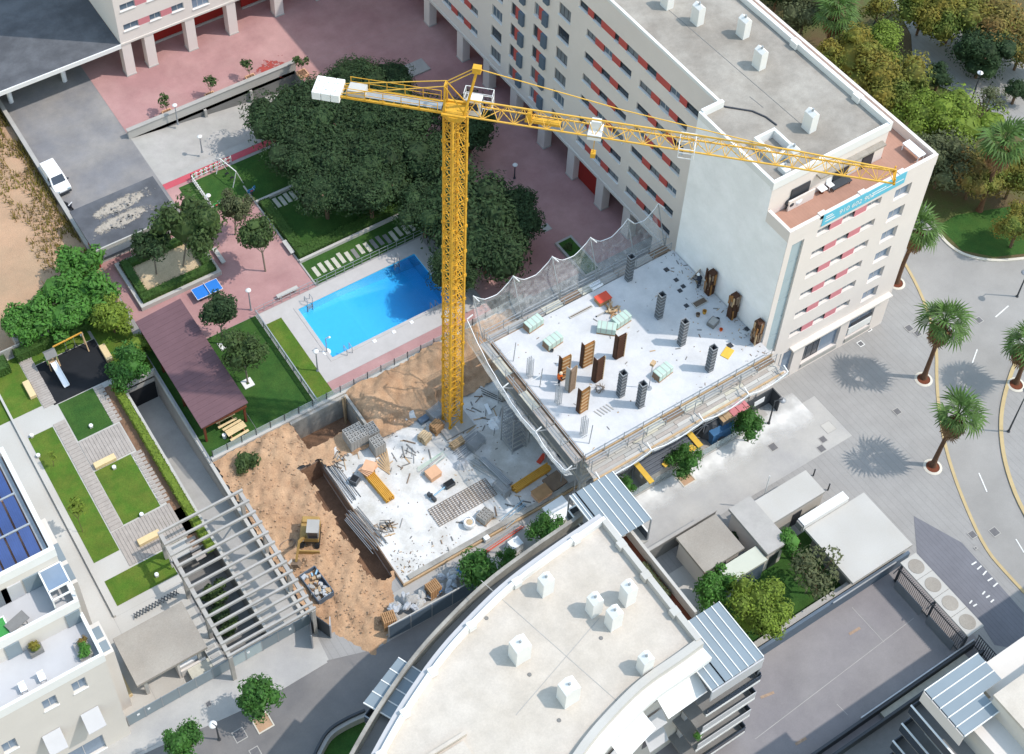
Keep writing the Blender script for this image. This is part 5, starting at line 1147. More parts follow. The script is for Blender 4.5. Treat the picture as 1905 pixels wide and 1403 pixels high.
MB().obox((1.45,.0,.3),(.1,1.7,.45)).build('dozer_blade', 'digger', ex, local=True)
# scraps on the earth
for (x, y), lb in (((482,890),'white board on the bare earth near the fence corner'),((545,1045),'white board leaning beside the pergola')):
    thing_box('board', lb, 'board', (x, y), .25, (.9,.5,.08), 'concrete_light', .3)
t_ = T('scrap_wood', 'scattered broken timber on the bare earth', 'scrap timber', G(478,905,.2)); random.seed(8); [MB().obox((random.uniform(-.8,1),random.uniform(-1,.8),.1),(random.uniform(.4,1.1),.1,.05),random.uniform(0,3)).build('piece', random.choice(['timber','rust','concrete']), t_, local=True) for i in range(12)]
t_ = T('rebar_coil', 'dark rusty bar coil lying beside the excavator', 'rebar', G(535,1015,.2)); k = MB()
for j in range(3):
    for i in range(10): a, b_ = i*.63, (i+1)*.63; k.bar((math.cos(a)*(.6+.1*j),math.sin(a)*.4,.1+.05*j),(math.cos(b_)*(.6+.1*j),math.sin(b_)*.4,.1+.05*j),.04)
k.build('coil', 'rebar', t_, local=True)
random.seed(21)
gv = MB()
for i in range(700):
    x, y = random.uniform(-20.2,-12.5), random.uniform(-15,7.4)
    if not inside(x, y) or edge(x, y) < .35: continue
    s_ = random.uniform(.04,.13); gv.obox((x,y,relief(x,y)+.1),(s_,s_*1.2,s_*.8),random.uniform(0,3),random.uniform(-.5,.5))
ex.scale = (1.1,1.1,1.1)
db = MB()
for i in range(330):
    x, y = random.uniform(-11.8,4.5), random.uniform(-11.2,3.6)
    if random.random() < .5: x = -11.8+abs(random.gauss(0,1.4)) if random.random() < .5 else x; y = -11.0+abs(random.gauss(0,1.5)) if random.random() < .5 else y
    if y > 2.6 and x > .4: continue
    s_ = random.uniform(.03,.1); db.cur = random.randrange(4); db.obox((x,y,.27),(s_*random.choice([1,1,3]),s_,.04),random.uniform(0,3))
for i in range(190):
    x, y = random.uniform(4.7,24.3), random.uniform(-13.3,.1)
    if random.random() < .45: x = 24.4-abs(random.gauss(0,1.0))
    s_ = random.uniform(.03,.1); db.cur = random.randrange(4); db.obox((x,y,ZD+.02),(s_*random.choice([1,1,5]),s_,.03),random.uniform(0,3))
for i in range(150):
    cx_, cy_, sg = random.choice([(0,.3,1.6),(2.5,-1.5,1.8),(-3,-10.6,3.0),(3,-10.2,2.0),(-10.8,-6,.7),(-10.5,2.2,1.0),(-6,-1,1.5)]); x, y = random.gauss(cx_,sg), random.gauss(cy_,sg*.5)
    if not (-11.9 < x < 4.4 and -11 < y < 2.6): continue
    db.cur = random.randrange(4); db.obox((x,y,.29),(random.uniform(.3,1.3),random.uniform(.04,.12),.05),random.uniform(0,3))
o = db.build('site_litter', ['concrete_dark','rust','timber','concrete_dark'], None); o['kind'] = 'stuff'; o['label'] = 'small scraps of wood and concrete strewn over slab and deck'
o = gv.build('earth_clods', 'earth_pale', None); o['kind'] = 'stuff'; o['label'] = 'small clods and stones strewn over the bare earth'
# ================================================================== west part of the courtyard
random.seed(4)
us = T('utility_shelter', 'low shelter with grey flat roof patched with pale sand', 'shelter', (-15,36.8,0))
MB().box(-20.0,-10.9,33.75,39.85,2.75,3.0).build('roof', 'asphalt_dark', us); MB().box(-20.0,-10.9,33.6,33.74,2.6,3.08).build('fascia', 'concrete_light', us)
MB().box(-19.4,-11.2,35.0,35.25,0,2.75).build('wall', 'wall_white', us); MB().box(-19.6,-19.4,35.0,39.5,0,2.75).build('side_wall', 'wall_white', us); MB().box(-11.4,-11.2,35.25,39.5,0,2.75).build('side_wall', 'wall_white', us)
MB().box(-19.75,-19.62,34.0,36.5,0,2.6).build('red_post', 'red_wall', us)
m = mat('sand_film', 'a79e92', .98, .25, 1.5, fine=.2, bump=.5); n = m.node_tree.nodes; L = m.node_tree.links; b = n['Principled BSDF']; tc = n.new('ShaderNodeTexCoord'); q = n.new('ShaderNodeTexNoise'); q.inputs['Scale'].default_value = .9; q.inputs['Detail'].default_value = 9; q.inputs['Roughness'].default_value = .72
L.new(tc.outputs['Object'], q.inputs['Vector']); mp = n.new('ShaderNodeVectorMath'); mp.operation = 'MULTIPLY'; mp.inputs[1].default_value = (.27,.95,0); L.new(tc.outputs['Object'], mp.inputs[0]); ln = n.new('ShaderNodeVectorMath'); ln.operation = 'LENGTH'; L.new(mp.outputs[0], ln.inputs[0])
sb = n.new('ShaderNodeMath'); sb.operation = 'MULTIPLY_ADD'; sb.inputs[1].default_value = -.55; sb.inputs[2].default_value = .46; L.new(ln.outputs['Value'], sb.inputs[0]); ad = n.new('ShaderNodeMath'); L.new(sb.outputs[0], ad.inputs[0]); L.new(q.outputs[0], ad.inputs[1]); r2 = n.new('ShaderNodeMapRange'); r2.inputs[1].default_value = .5; r2.inputs[2].default_value = .62; L.new(ad.outputs[0], r2.inputs[0]); L.new(r2.outputs[0], b.inputs['Alpha'])
for (x, y), sx in (((225,380),1.0),((228,408),1.1)):
    p = G(x, y, 3.015); k = MB().sheet([(-3.2*sx,-1.25,0),(3.2*sx,-1.25,0),(3.2*sx,1.25,0),(-3.2*sx,1.25,0)]); o = k.build('sand_patch', 'sand_film', us, local=True); o.location = p-rootloc(us); o.rotation_euler = (0,0,R_(4))
    k = MB()
    for i in range(70): s_ = random.uniform(.06,.22); k.obox((random.gauss(0,1.2)*sx,random.gauss(0,.35),.02),(s_,s_*random.uniform(.5,1.6),.03),random.uniform(0,3))
    o = k.build('debris', 'concrete_dark', us, local=True); o.location = p-rootloc(us)+Vector((.3,-.2,0)); o.rotation_euler = (0,0,R_(8))
# raised planter with hedge rim
pl = T('raised_planter', 'square raised planter with hedge rim and bare sandy middle', 'planter', (-14.2,30,0)); x0,x1,y0,y1 = -18.5,-9.9,26.8,33.3
for bx in ((x0,x1,y0,y0+.35),(x0,x1,y1-.35,y1),(x0,x0+.35,y0+.35,y1-.35),(x1-.35,x1,y0+.35,y1-.35)): MB().box(*bx, 0, .55).build('wall', 'concrete_light', pl)
MB().box(x0+.3,x1-.3,y0+.3,y1-.3,.0,.42).build('soil', 'sand', pl)
# ping-pong table
tt = T('table_tennis_table', 'blue outdoor table tennis table on the red paving', 'table', G(388,545)); p = G(385,538,.76)
MB().box(-1.37,1.37,-.76,.76,.72,.76).build('top', 'table_blue', tt, local=True)
k = MB(); k.box(-1.37,1.37,-.765,-.73,.722,.768).box(-1.37,1.37,.73,.765,.722,.768).box(-1.375,-1.34,-.73,.73,.722,.768).box(1.34,1.375,-.73,.73,.722,.768); k.build('edge_line', 'white_paint', tt, local=True)
MB().box(-.02,.02,-.85,.85,.77,.92).build('net', 'white_paint', tt, local=True)
for a in (-.9,.9): MB().box(a-.1,a+.1,-.5,.5,0,.72).build('leg', 'steel_dark', tt, local=True)
tt.location = (p.x,p.y,0)
# benches of the courtyard
def bench(label, p, rz, L_=1.9, m_='concrete_light', w_=.45, grp='stone benches of the courtyard'):
    t_ = T('bench', label, 'bench', p, grp, rz); MB().box(-L_/2,L_/2,-w_/2,w_/2,.36,.46).build('seat', m_, t_, local=True, bevel=.02)
    for a in (-L_*.35,L_*.35): MB().box(a-.12,a+.12,-w_*.4,w_*.4,0,.36).build('leg', 'concrete', t_, local=True)
    return t_
Hh = math.pi/2
bench('pale stone bench right of the raised planter, lower of the pair', G(408,480), Hh, 2.2); bench('short stone bench right of the raised planter, upper of the pair', G(390,457), Hh, 1.1)
bench('stone bench beside the hedge lawn', G(537,464), Hh, 1.9); bench('stone bench against the pool fence', G(535,548), 0, 2.3)
# children's play fence and toys
pf = T('play_fence', 'low white picket fence with coloured boards around the play lawn', 'fence', (-4,37,0))
A_ = (G(357,336),G(430,302)); B_ = (G(357,336),G(398,395))
for (a, b_), nn in ((A_,16),(B_,15)):
    for z in (.25,.75): MB().bar(a+ZV*z, b_+ZV*z, .08).build('rail', 'white_paint', pf)
    for i in range(nn+1): q = a.lerp(b_, i/nn); MB().box(q.x-.07,q.x+.07,q.y-.03,q.y+.03,.05,.95).build('picket', ('white_paint','child_green','white_paint','red_panel')[i % 4] if nn == 16 else 'white_paint', pf)
for (x, y), m_, lb in (((404,388),'child_green','green spring rider at the corner of the play fence'),((468,362),'child_blue','blue and red spring rider beside the small tree')):
    p = G(x, y); t_ = T('spring_rider', lb, 'spring rider', p); MB().cone((0,0,0),.16,.1,.4,8).build('spring', 'steel_dark', t_, local=True); MB().box(-.4,.4,-.05,.05,.4,.85).obox((.4,0,.9),(.25,.08,.35),0).build('body', m_, t_, local=True, bevel=.03); MB().box(-.15,.2,-.16,.16,.62,.68).build('seat', 'red_panel', t_, local=True); MB().bar((.25,-.2,.8),(.25,.2,.8),.04).build('handle', 'white_paint', t_, local=True)
sw = T('swing_frame', 'white swing frame standing on the play lawn', 'swing', (0,0,0)); a, b_ = G(412,320,0), G(443,345,0); sw.location = (a+b_)/2
MB().bar(a+ZV*2.1, b_+ZV*2.1, .08).build('crossbar', 'white_paint', sw)
for q in (a, b_):
    for s_ in (-.6,.6): MB().bar(q+Vector((s_,0,0)), q+ZV*2.1, .07).build('leg', 'white_paint', sw)
for f in (.35,.65): q = a.lerp(b_, f); MB().bar(q+Vector((.0,.0,2.05)), q+ZV*.5, .03).build('chain', 'steel_dark', sw); MB().obox((q.x,q.y,.48),(.4,.25,.05)).build('seat', 'rubber_black', sw)
# kerb walls of the hedge lawns
for y, x0_, x1_, lb in ((24.05,-2.65,10.4,'long pale kerb wall between the stepping slabs and the hedge lawn'),(33.35,-2.65,10.4,'pale kerb wall beside the play lawn and the dark trees')):
    t_ = T('kerb_wall', lb, 'wall', ((x0_+x1_)/2,y,0)); MB().box(x0_,x1_,y-.14,y+.14,0,.38).build('wall', 'concrete_light', t_)
t_ = T('lawn_edging', 'stone edging between the paving and the lawns', 'edging', (-2.6,28,0)); MB().box(-2.75,-2.6,20.6,36.2,0,.12).build('stone', 'concrete', t_)
t_ = T('pool_fence', 'low wire fence on the lawn side of the pool terrace', 'fence', (1,20.6,0)); k = MB()
for i in range(13): k.bar((-2.5+i,20.6,0),(-2.5+i,20.6,1.0),.04)
for z in (.5,1.0): k.bar((-2.5,20.6,z),(9.8,20.6,z),.035)
k.build('rails', 'galvanised', t_)
# stepping slabs: each its own stone, lying in the lawn strips
sp_ = T('slab_path', 'row of pale stepping slabs beside the pool hedge', 'path', (3.5,22.2,0)); a, b_ = G(583,499), G(765,421)
for i in range(16):
    q = a.lerp(b_, i/15); d = random.uniform(-.08,.08)+(.18 if i % 3 == 1 else 0)
    MB().obox((q.x,22.15+d,.06),(.42,1.35+random.uniform(-.1,.1),.06),random.uniform(-.03,.03)).build('stepping_slab', 'stone_slab' if i not in (6,9,10,11) else 'concrete_dark', sp_)
sp_ = T('slab_path', 'short row of stepping slabs under the dark trees', 'path', (0,34.8,0)); a, b_ = G(506,384), G(556,360)
for i in range(6): q = a.lerp(b_, i/5); MB().obox((q.x,q.y+.1*(i % 2),.06),(.42,1.4,.06),.02).build('stepping_slab', 'stone_slab', sp_)
# fence dividing the lawn from the pool lawn
t_ = T('glass_fence', 'grey panel fence between the large lawn and the narrow pool lawn', 'fence', (-9.45,14,0))
for i in range(8): y = 8.3+i*1.5; MB().box(-9.47,-9.43,y+.04,y+1.46,.1,1.0).build('panel', 'clear_glass', t_); MB().bar((-9.45,y,0),(-9.45,y,1.1),.08).build('post', 'galvanised', t_)
MB().bar((-9.45,8.3,1.05),(-9.45,20.3,1.05),.09).build('top_rail', 'galvanised', t_)
t_ = T('pool_fence', 'low wire fence between pool terrace and red paving', 'fence', (-6,20.6,0)); k = MB()
for i in range(8): k.bar((-9.4+i*.97,20.62,0),(-9.4+i*.97,20.62,1.0),.04)
for z in (.5,1.0): k.bar((-9.4,20.62,z),(-2.6,20.62,z),.035)
k.build('rails', 'galvanised', t_)
t_ = T('shower', 'white poolside shower beside the pool corner', 'shower', G(608,655)); MB().cone((0,0,0),.4,.4,.05,10).build('tray', 'white_plastic', t_, local=True); MB().bar((0,0,0),(0,0,2.1),.07).bar((0,0,2.1),(.35,0,2.15),.06).build('pipe', 'steel', t_, local=True); MB().cone((.38,0,2.05),.14,.05,.1,8).build('rose', 'white_plastic', t_, local=True)
# ------------------------------------------------------------------ pavilion with the purple-brown roof
pv = T('pavilion', 'open timber pavilion with purple-brown shingle roof', 'pavilion', (-17.7,17,0)); x0,x1,y0,y1 = -20.15,-15.45,9.9,23.9
n_ = 22; dyy = (y1-y0)/n_
for i in range(n_):
    a = y0+i*dyy; MB().add([(x0,a,2.62),(x1,a,3.0),(x1,a+dyy-.015,3.0),(x0,a+dyy-.015,2.62),(x0,a,2.74),(x1,a,3.12),(x1,a+dyy-.015,3.12),(x0,a+dyy-.015,2.74)], [(3,2,1,0),(4,5,6,7),(0,1,5,4),(1,2,6,5),(2,3,7,6),(3,0,4,7)]).build('roof_board', 'purple_roof', pv)
MB().box(x0+.15,x1-.15,y0+.05,y0+.2,2.4,2.6).box(x0+.15,x1-.15,y1-.25,y1-.1,2.4,2.6).build('beam', 'wood_brown', pv)
for x in (x0+.35,x1-.35):
    for y in (y0+.3,y0+4.8,y0+9.3,y1-.4): MB().box(x-.1,x+.1,y-.1,y+.1,0,2.62).build('post', 'wood_brown', pv)
structure(MB().box(-20.3,-15.4,8.3,24,.012,.036).build('pavilion_floor', 'lawn_deep'))
def picnic(label, p, rz):
    t_ = T('picnic_table', label, 'picnic table', p, None, rz)
    for i in range(4): MB().box(-.95,.95,-.36+i*.18,-.36+i*.18+.165,.7,.75).build('plank', 'bench_stone', t_, local=True)
    for y in (-.75,.6): MB().box(-.95,.95,y,y+.25,.42,.47).build('seat', 'bench_stone', t_, local=True)
    for x in (-.65,.65): MB().box(x-.05,x+.05,-.75,.85,.3,.4).box(x-.05,x+.05,-.3,.3,0,.7).build('leg', 'pallet_wood', t_, local=True)
picnic('picnic table under the end of the pavilion roof', G(418,783), R_(2)); picnic('cluttered picnic table on the lawn beside the panel fence', G(440,806), R_(4))
t_ = T('stool', 'white stool left of the cluttered picnic table', 'stool', G(418,814)); MB().cone((0,0,0),.2,.16,.4,10).build('body', 'white_plastic', t_, local=True); MB().cone((0,0,.4),.2,.2,.05,10).build('seat', 'white_plastic', t_, local=True)
# ------------------------------------------------------------------ west garden
structure(holed((-34,-23.97,-1.2,28.5), .012).build('garden_paving', 'concrete_light'))
for nm, bd, mm in (('garden_lawn_a',(-45,-30.95,21.7,28.2),'lawn'),('garden_lawn_b',(-29.65,-26.2,16.35,21.05),'lawn_deep'),('garden_lawn_c',(-33.35,-31.0,4.3,19.05),'lawn'),('garden_lawn_d',(-29.7,-26.2,6.35,12.6),'lawn'),('garden_lawn_e',(-33.3,-27.75,-.4,2.25),'lawn'),('garden_lawn_f',(-30.9,-24.0,26.3,28.3),'lawn'),('garden_lawn_g',(-23.72,-20.4,19.7,28.4),'lawn'),('garden_bed',(-25.6,-24.3,1.0,20.5),'earth_dark'),('garden_lawn_h',(-27.7,-24.2,2.4,5.3),'lawn')):
    surf(nm, bd, .03, mm)
structure(MB().box(-29.95,-23.8,21.15,26.2,.01,.06).build('rubber_mat', 'rubber_black'))
structure(MB().box(-33.95,-33.75,-1.2,28.5,0,.3).build('garden_kerb', 'concrete_light'))
def decking(label, x0, x1, y0, y1, along, pitch=.3, m_='deck_plank'):
    t_ = T('boardwalk', label, 'boardwalk', ((x0+x1)/2,(y0+y1)/2,0)); L_ = (y1-y0) if along == 'y' else (x1-x0); n_ = int(L_/pitch)
    o = None
    for i in range(n_):
        if along == 'y': a = y0+i*L_/n_; bx = (x0+random.uniform(0,.04),x1-random.uniform(0,.04),a+.012,a+L_/n_-.015)
        else: a = x0+i*L_/n_; bx = (a+.012,a+L_/n_-.015,y0+random.uniform(0,.04),y1-random.uniform(0,.04))
        MB().box(*bx, .015, .075+random.uniform(-.006,.006)).build('plank', m_, t_)
decking('weathered board path beside the upper garden lawn', -31.0+.1,-29.7,21.3,28.0,'y',.27)
decking('weathered board path between the long and short garden lawns', -30.9,-29.75,6.3,19.2,'y',.42)
decking('weathered board crossing between the two short garden lawns', -29.7,-25.7,12.75,16.2,'x',.3)
decking('weathered board crossing at the street end of the garden', -30.9,-25.4,2.4,6.2,'x',.3)
def slabs(label, x0, x1, y0, y1, n_):
    t_ = T('slab_path', label, 'path', ((x0+x1)/2,(y0+y1)/2,0))
    for i in range(n_): y = y0+(y1-y0)*(i+.5)/n_; MB().obox(((x0+x1)/2+random.uniform(-.05,.05),y,.05),(x1-x0,(y1-y0)/n_*.72,.06),random.uniform(-.02,.02)).build('stepping_slab', 'deck_plank', t_)
slabs('stepping slabs on the hedge side of the upper short lawn', -26.15,-25.3,16.3,21.0,10); slabs('stepping slabs on the hedge side of the lower short lawn', -26.1,-25.2,6.4,12.6,14); slabs('stepping slabs beside the pergola foot', -25.9,-25.0,-.3,2.2,5)
for (x, y), rz, lb in (((56,728),Hh,'beside the upper boards'),((196,862),0,'at the head of the lower short lawn'),((278,1004),0,'under the pergola edge'),((198,660),Hh,'beside the black rubber mat'),((232,1280),Hh,'at the white house wall')):
    p = G(x, y); t_ = T('garden_bench', 'solid cream block bench '+lb, 'bench', p, 'cream block benches of the garden', rz); MB().box(-1.0,1.0,-.3,.3,.06,.48).build('seat_block', 'bench_stone', t_, local=True, bevel=.03); MB().box(-.9,.9,-.25,.25,0,.06).build('plinth', 'concrete', t_, local=True)
# slide house
sl_ = T('slide', 'small green playhouse with long white slide on black rubber', 'slide', G(105,690)); q = G(100,682)
for a in (-.4,.4):
    for b_ in (-.4,.4): MB().box(q.x+a-.05,q.x+a+.05,q.y+b_-.05,q.y+b_+.05,0,2.0).build('post', 'timber', sl_)
MB().box(q.x-.45,q.x+.45,q.y-.45,q.y+.45,1.1,1.18).build('platform', 'timber', sl_)
for s_ in (-1,1): MB().add([(q.x-.55,q.y+s_*.55,1.95),(q.x+.55,q.y+s_*.55,1.95),(q.x+.55,q.y,2.4),(q.x-.55,q.y,2.4),(q.x-.55,q.y+s_*.55,2.0),(q.x+.55,q.y+s_*.55,2.0),(q.x+.55,q.y,2.45),(q.x-.55,q.y,2.45)], [(3,2,1,0),(4,5,6,7),(0,1,5,4),(1,2,6,5),(2,3,7,6),(3,0,4,7)]).build('roof_slope', 'concrete_dark', sl_)
MB().box(q.x-.5,q.x-.45,q.y-.45,q.y+.45,1.2,1.7).box(q.x+.45,q.x+.5,q.y-.45,q.y+.45,1.2,1.7).build('side_board', 'child_green', sl_)
e = Vector((q.x+.15,q.y-2.9,.15)); k = MB(); k.bar((q.x,q.y-.45,1.2), e, .5, .04); k.build('chute', 'white_plastic', sl_); k = MB(); [k.bar((q.x+s_,q.y-.45,1.3), e+Vector((s_,0,.1)), .05, .16) for s_ in (-.26,.26)]; k.build('chute_side', 'white_plastic', sl_)
sw = T('swing_frame', 'timber swing frame over the black rubber mat', 'swing', G(150,660)); a, b_ = G(105,668), G(158,641); 
MB().bar(a+ZV*1.9, b_+ZV*1.9, .12).build('crossbar', 'timber_yellow', sw); c = G(178,678)
for q, s_ in ((a,1),(b_,1)): MB().bar(q, q+ZV*1.9, .1).build('leg', 'timber', sw); MB().bar(q+Vector((0,-1,0)), q+ZV*1.9, .1).build('leg', 'timber', sw)
for f in (.4,.7): q = a.lerp(b_, f); MB().bar(q+ZV*1.85, q+ZV*.5, .03).build('chain', 'steel', sw); MB().obox((q.x,q.y,.48),(.4,.2,.05)).build('seat', 'rubber_black', sw)
# small garden lights and bollards
for i, ((x, y), lb) in enumerate((((170,795),'on the upper short lawn'),((213,872),'beside the cream bench of the lower lawn'),((264,960),'at the lower end of the short lawn'),((72,850),'beside the upper end of the long lawn'),((152,625),'near the hedge by the rubber mat'),((292,1072),'on the lawn under the pergola'),((60,813),'at the corner of the long lawn'))):
    p = G(x, y); t_ = T('garden_light', 'small white garden light '+lb, 'garden light', p, 'white garden lights'); MB().box(-.14,.14,-.14,.14,0,.28).build('base', 'concrete_light', t_, local=True); MB().cone((0,0,.28),.2,.17,.1,8).build('cap', 'white_plastic', t_, local=True)
t_ = T('bicycle_rack', 'zigzag steel bicycle rack near the flat canopy', 'bicycle rack', G(300,1125)); k = MB(); a, b_ = G(252,1150), G(332,1105); n_ = 14
for j in range(2):
    for i in range(n_): u, v = a.lerp(b_, i/n_), a.lerp(b_, (i+1)/n_); k.bar(u+Vector((0,-.25+.5*((i+j) % 2),.4)), v+Vector((0,-.25+.5*((i+j+1) % 2),.4)), .06)
for i in range(0,n_+1,4): q = a.lerp(b_, i/n_); k.bar(q, q+ZV*.42, .06)
k.build('rack', 'steel_dark', t_)
# ------------------------------------------------------------------ concrete pergola over the ramp
pg = T('pergola', 'large concrete pergola of parallel beams over the sunken yard', 'pergola', (-24,-5,0)); ZP = 4.0
for x in (-27.9,-20.45): MB().box(x-.17,x+.17,-11.4,1.75,ZP-.35,ZP-.02).build('side_beam', 'concrete', pg)
n_ = 14
for i in range(n_):
    f = i/(n_-1); y = 1.55-12.8*(1-(1-f)**1.25); MB().box(-28.1,-20.2,y-.09,y+.09,ZP-.02,ZP+.24).build('beam', 'concrete', pg)
for y in (1.5,-2.8,-7.0,-11.2):
    for x in (-27.9,-20.45): MB().box(x-.16,x+.16,y-.16,y+.16,-.1,ZP-.35).build('post', 'concrete', pg)
k = MB(); k.bar((-20.45,1.3,.5),(-20.45,-.9,ZP-.4),.1); k.bar((-27.9,1.3,ZP-.4),(-27.9,.2,.4),.12); k.build('brace', 'concrete', pg)
# ------------------------------------------------------------------ canopy slab and entrance
cv = T('entrance_canopy', 'flat beige concrete entrance canopy beside the white house', 'canopy', (-32,-7,0)); MB().box(-35.05,-28.95,-9.15,-4.5,2.8,3.1).build('slab', 'roof_gravel', cv)
for x, y in ((-34.3,-8.6),(-29.6,-8.6),(-34.3,-5),(-29.6,-5)): MB().box(x-.15,x+.15,y-.15,y+.15,0,2.8).build('column', 'concrete_light', cv)
MB().box(-31.6,-31.4,-8.9,-5,0,2.8).box(-31.4,-29.2,-8.95,-8.75,0,1.0).build('wall', 'wall_cream', cv); MB().box(-31.3,-29.7,-8.5,-7.0,.05,.9).build('mailbox_unit', 'white_plastic', cv)
pt = T('gravel_planter', 'low walled gravel bed with three slabs beside the canopy', 'planter', (-28.8,-8.6,0)); MB().box(-29.0,-27.95,-10.2,-7.6,0,.9).box(-31,-28.98,-10.2,-10.05,0,.9).build('wall', 'concrete_light', pt); MB().box(-30.9,-28.1,-10.0,-8.9,0,.85).build('gravel', 'stone_slab', pt); [MB().box(-28.85,-28.1,-9.2+i*.42,-8.95+i*.42,.9,.96).build('slab', 'concrete', pt) for i in range(3)]
ff = T('street_fence', 'grey glass panel fence along the pavement below the garden', 'fence', (-30,-10.3,0))
for i in range(11):
    x = -36.7+i*1.48; MB().box(x+.03,x+1.45,-10.35,-10.3,.1,1.7).build('panel', 'canopy_glass' if i not in (6,7) else 'glass_pale', ff); MB().bar((x,-10.33,0),(x,-10.33,1.8),.07).build('post', 'steel', ff)
for i, x in enumerate((-35.9,-35.0,-26.2,-22.4)): MB().box(x,x+.22,-10.39,-10.36,1.0,1.25).build('notice', 'white_plastic', ff)
# hedges of the garden are with the plants below
wl = T('garden_wall', 'grey wall end at the top of the weathered boards', 'wall', G(35,640)); q = G(35,640); MB().box(q.x-.35,q.x+.35,q.y-.8,q.y+.8,0,1.5).build('wall', 'concrete', wl)
wl = T('garden_wall', 'thin pale wall line between the bushes and the garden hedge', 'wall', (-26,28.5,0)); MB().box(-34,-20.3,28.42,28.55,0,1.3).build('wall', 'concrete', wl)
# ================================================================== curved building at the street bend
cvb = T('curved_building', 'curved cream-roofed apartment building with seven white roof vents', 'apartment building', (-8,-29,0)); ZC = 16.0
def smooth(p, n=2):
    p = [Vector((x, y, 0)) for x, y in p]
    for _ in range(n):
        q = [p[0]]
        for a, b_ in zip(p, p[1:]): q += [a*.75+b_*.25, a*.25+b_*.75]
        p = q+[p[-1]]
    return p
NO = smooth([(-.55,-22.0),(-5.15,-22.3),(-9.8,-22.8),(-13.4,-23.7),(-16.8,-24.75),(-19.95,-26.2),(-21.9,-27.2),(-24.3,-28.6),(-27.5,-30.6)])
SO = smooth([(-.55,-34.0),(-2.9,-34.15),(-5.9,-34.2),(-8.65,-34.75),(-11.4,-35.45),(-14.5,-36.7),(-18,-38.7),(-22,-41.4)])
def offs(p, d):
    o = []
    for i, v in enumerate(p):
        t = (p[min(i+1,len(p)-1)]-p[max(i-1,0)]).normalized(); o.append(v+Vector((-t.y,t.x,0))*d)
    return o
def band(a, b_, z0, z1, name, m_, parent, ends=True):
    k = MB(); up = lambda p, z: [(v.x, v.y, z) for v in p]
    k.strip(up(a,z1), up(b_,z1)); k.strip(up(b_,z0), up(a,z0)); k.strip(up(a,z0), up(a,z1)); k.strip(up(b_,z1), up(b_,z0))
    for i in (0,-1): k.add([(a[i].x,a[i].y,z0),(b_[i].x,b_[i].y,z0),(b_[i].x,b_[i].y,z1),(a[i].x,a[i].y,z1)], [(0,1,2,3)])
    return k.build(name, m_, parent)
k = MB(); ring = NO[::-1]+SO; k.prism([(v.x,v.y) for v in ring], 0, ZC-.65); k.build('wall', 'wall_cream', cvb)
k = MB(); k.prism([(v.x,v.y) for v in offs(NO,.02)[::-1]+offs(SO,-.02)], ZC-.64, ZC-.6); croof = k.build('roof', 'roof_cream', cvb)
band(NO, offs(NO,.32), ZC-.6, ZC, 'parapet', 'white_paint', cvb); band(SO, offs(SO,-.55), ZC-.62, ZC-.05, 'parapet', 'concrete_light', cvb); band(offs(SO,.95), offs(SO,.02), ZC-1.3, ZC-.75, 'cornice', 'white_paint', cvb)
MB().box(-.95,-.5,-33.6,-22.3,ZC-.6,ZC+.02).build('parapet', 'concrete_light', cvb); band(offs(NO,-.02), offs(NO,-.5), ZC-.9, ZC-.35, 'ledge', 'panel_grey', cvb)
for i in range(4,len(NO)-2,5): v = NO[i]; MB().box(v.x-.3,v.x+.3,v.y-.5,v.y+.05,ZC-.5,ZC+.06).build('parapet_pier', 'white_paint', cvb)
for y in (-24.6,-27.6,-31): MB().box(-1.15,-.48,y-.3,y+.3,ZC-.5,ZC+.06).build('parapet_pier', 'concrete_light', cvb)
for (x, y), w_, d_, h in (((1014,1100),.75,.6,1.25),((1104,1138),.7,.65,1.3),((1140,1162),.75,.65,1.3),((1166,1117),.7,.7,1.4),((966,1222),.95,.8,1.35),((1056,1300),.95,.8,1.35),((1198,1245),.7,.6,1.2)):
    p = G(x, y, ZC-.6); vent(cvb, p.x, p.y, ZC-.6, w_*1.3, d_*1.3, h*1.5)
for a, b_ in (((895,1080),(1160,1315)),((1115,1150),(960,1330))):
    q1, q2 = G(*a, ZC-.59), G(*b_, ZC-.59); MB().bar(q1, q2, .05, .012).build('roof_seam', 'concrete', croof)
for x, y in ((985,1255),(1118,1187),(1040,1340),(905,1150)): q = G(x, y, ZC-.59); MB().cone((q.x,q.y,ZC-.6),.16,.14,.05,10).build('roof_drain', 'concrete_dark', croof)
q = G(830,1390,ZC-.6); MB().box(q.x-1.6,q.x+1.6,q.y-.1,q.y+.15,ZC-.59,ZC-.2).box(q.x-1.2,q.x+1.2,q.y-1.4,q.y-.3,ZC-.59,ZC-.4).build('roof_hatch', 'roof_cream', croof)
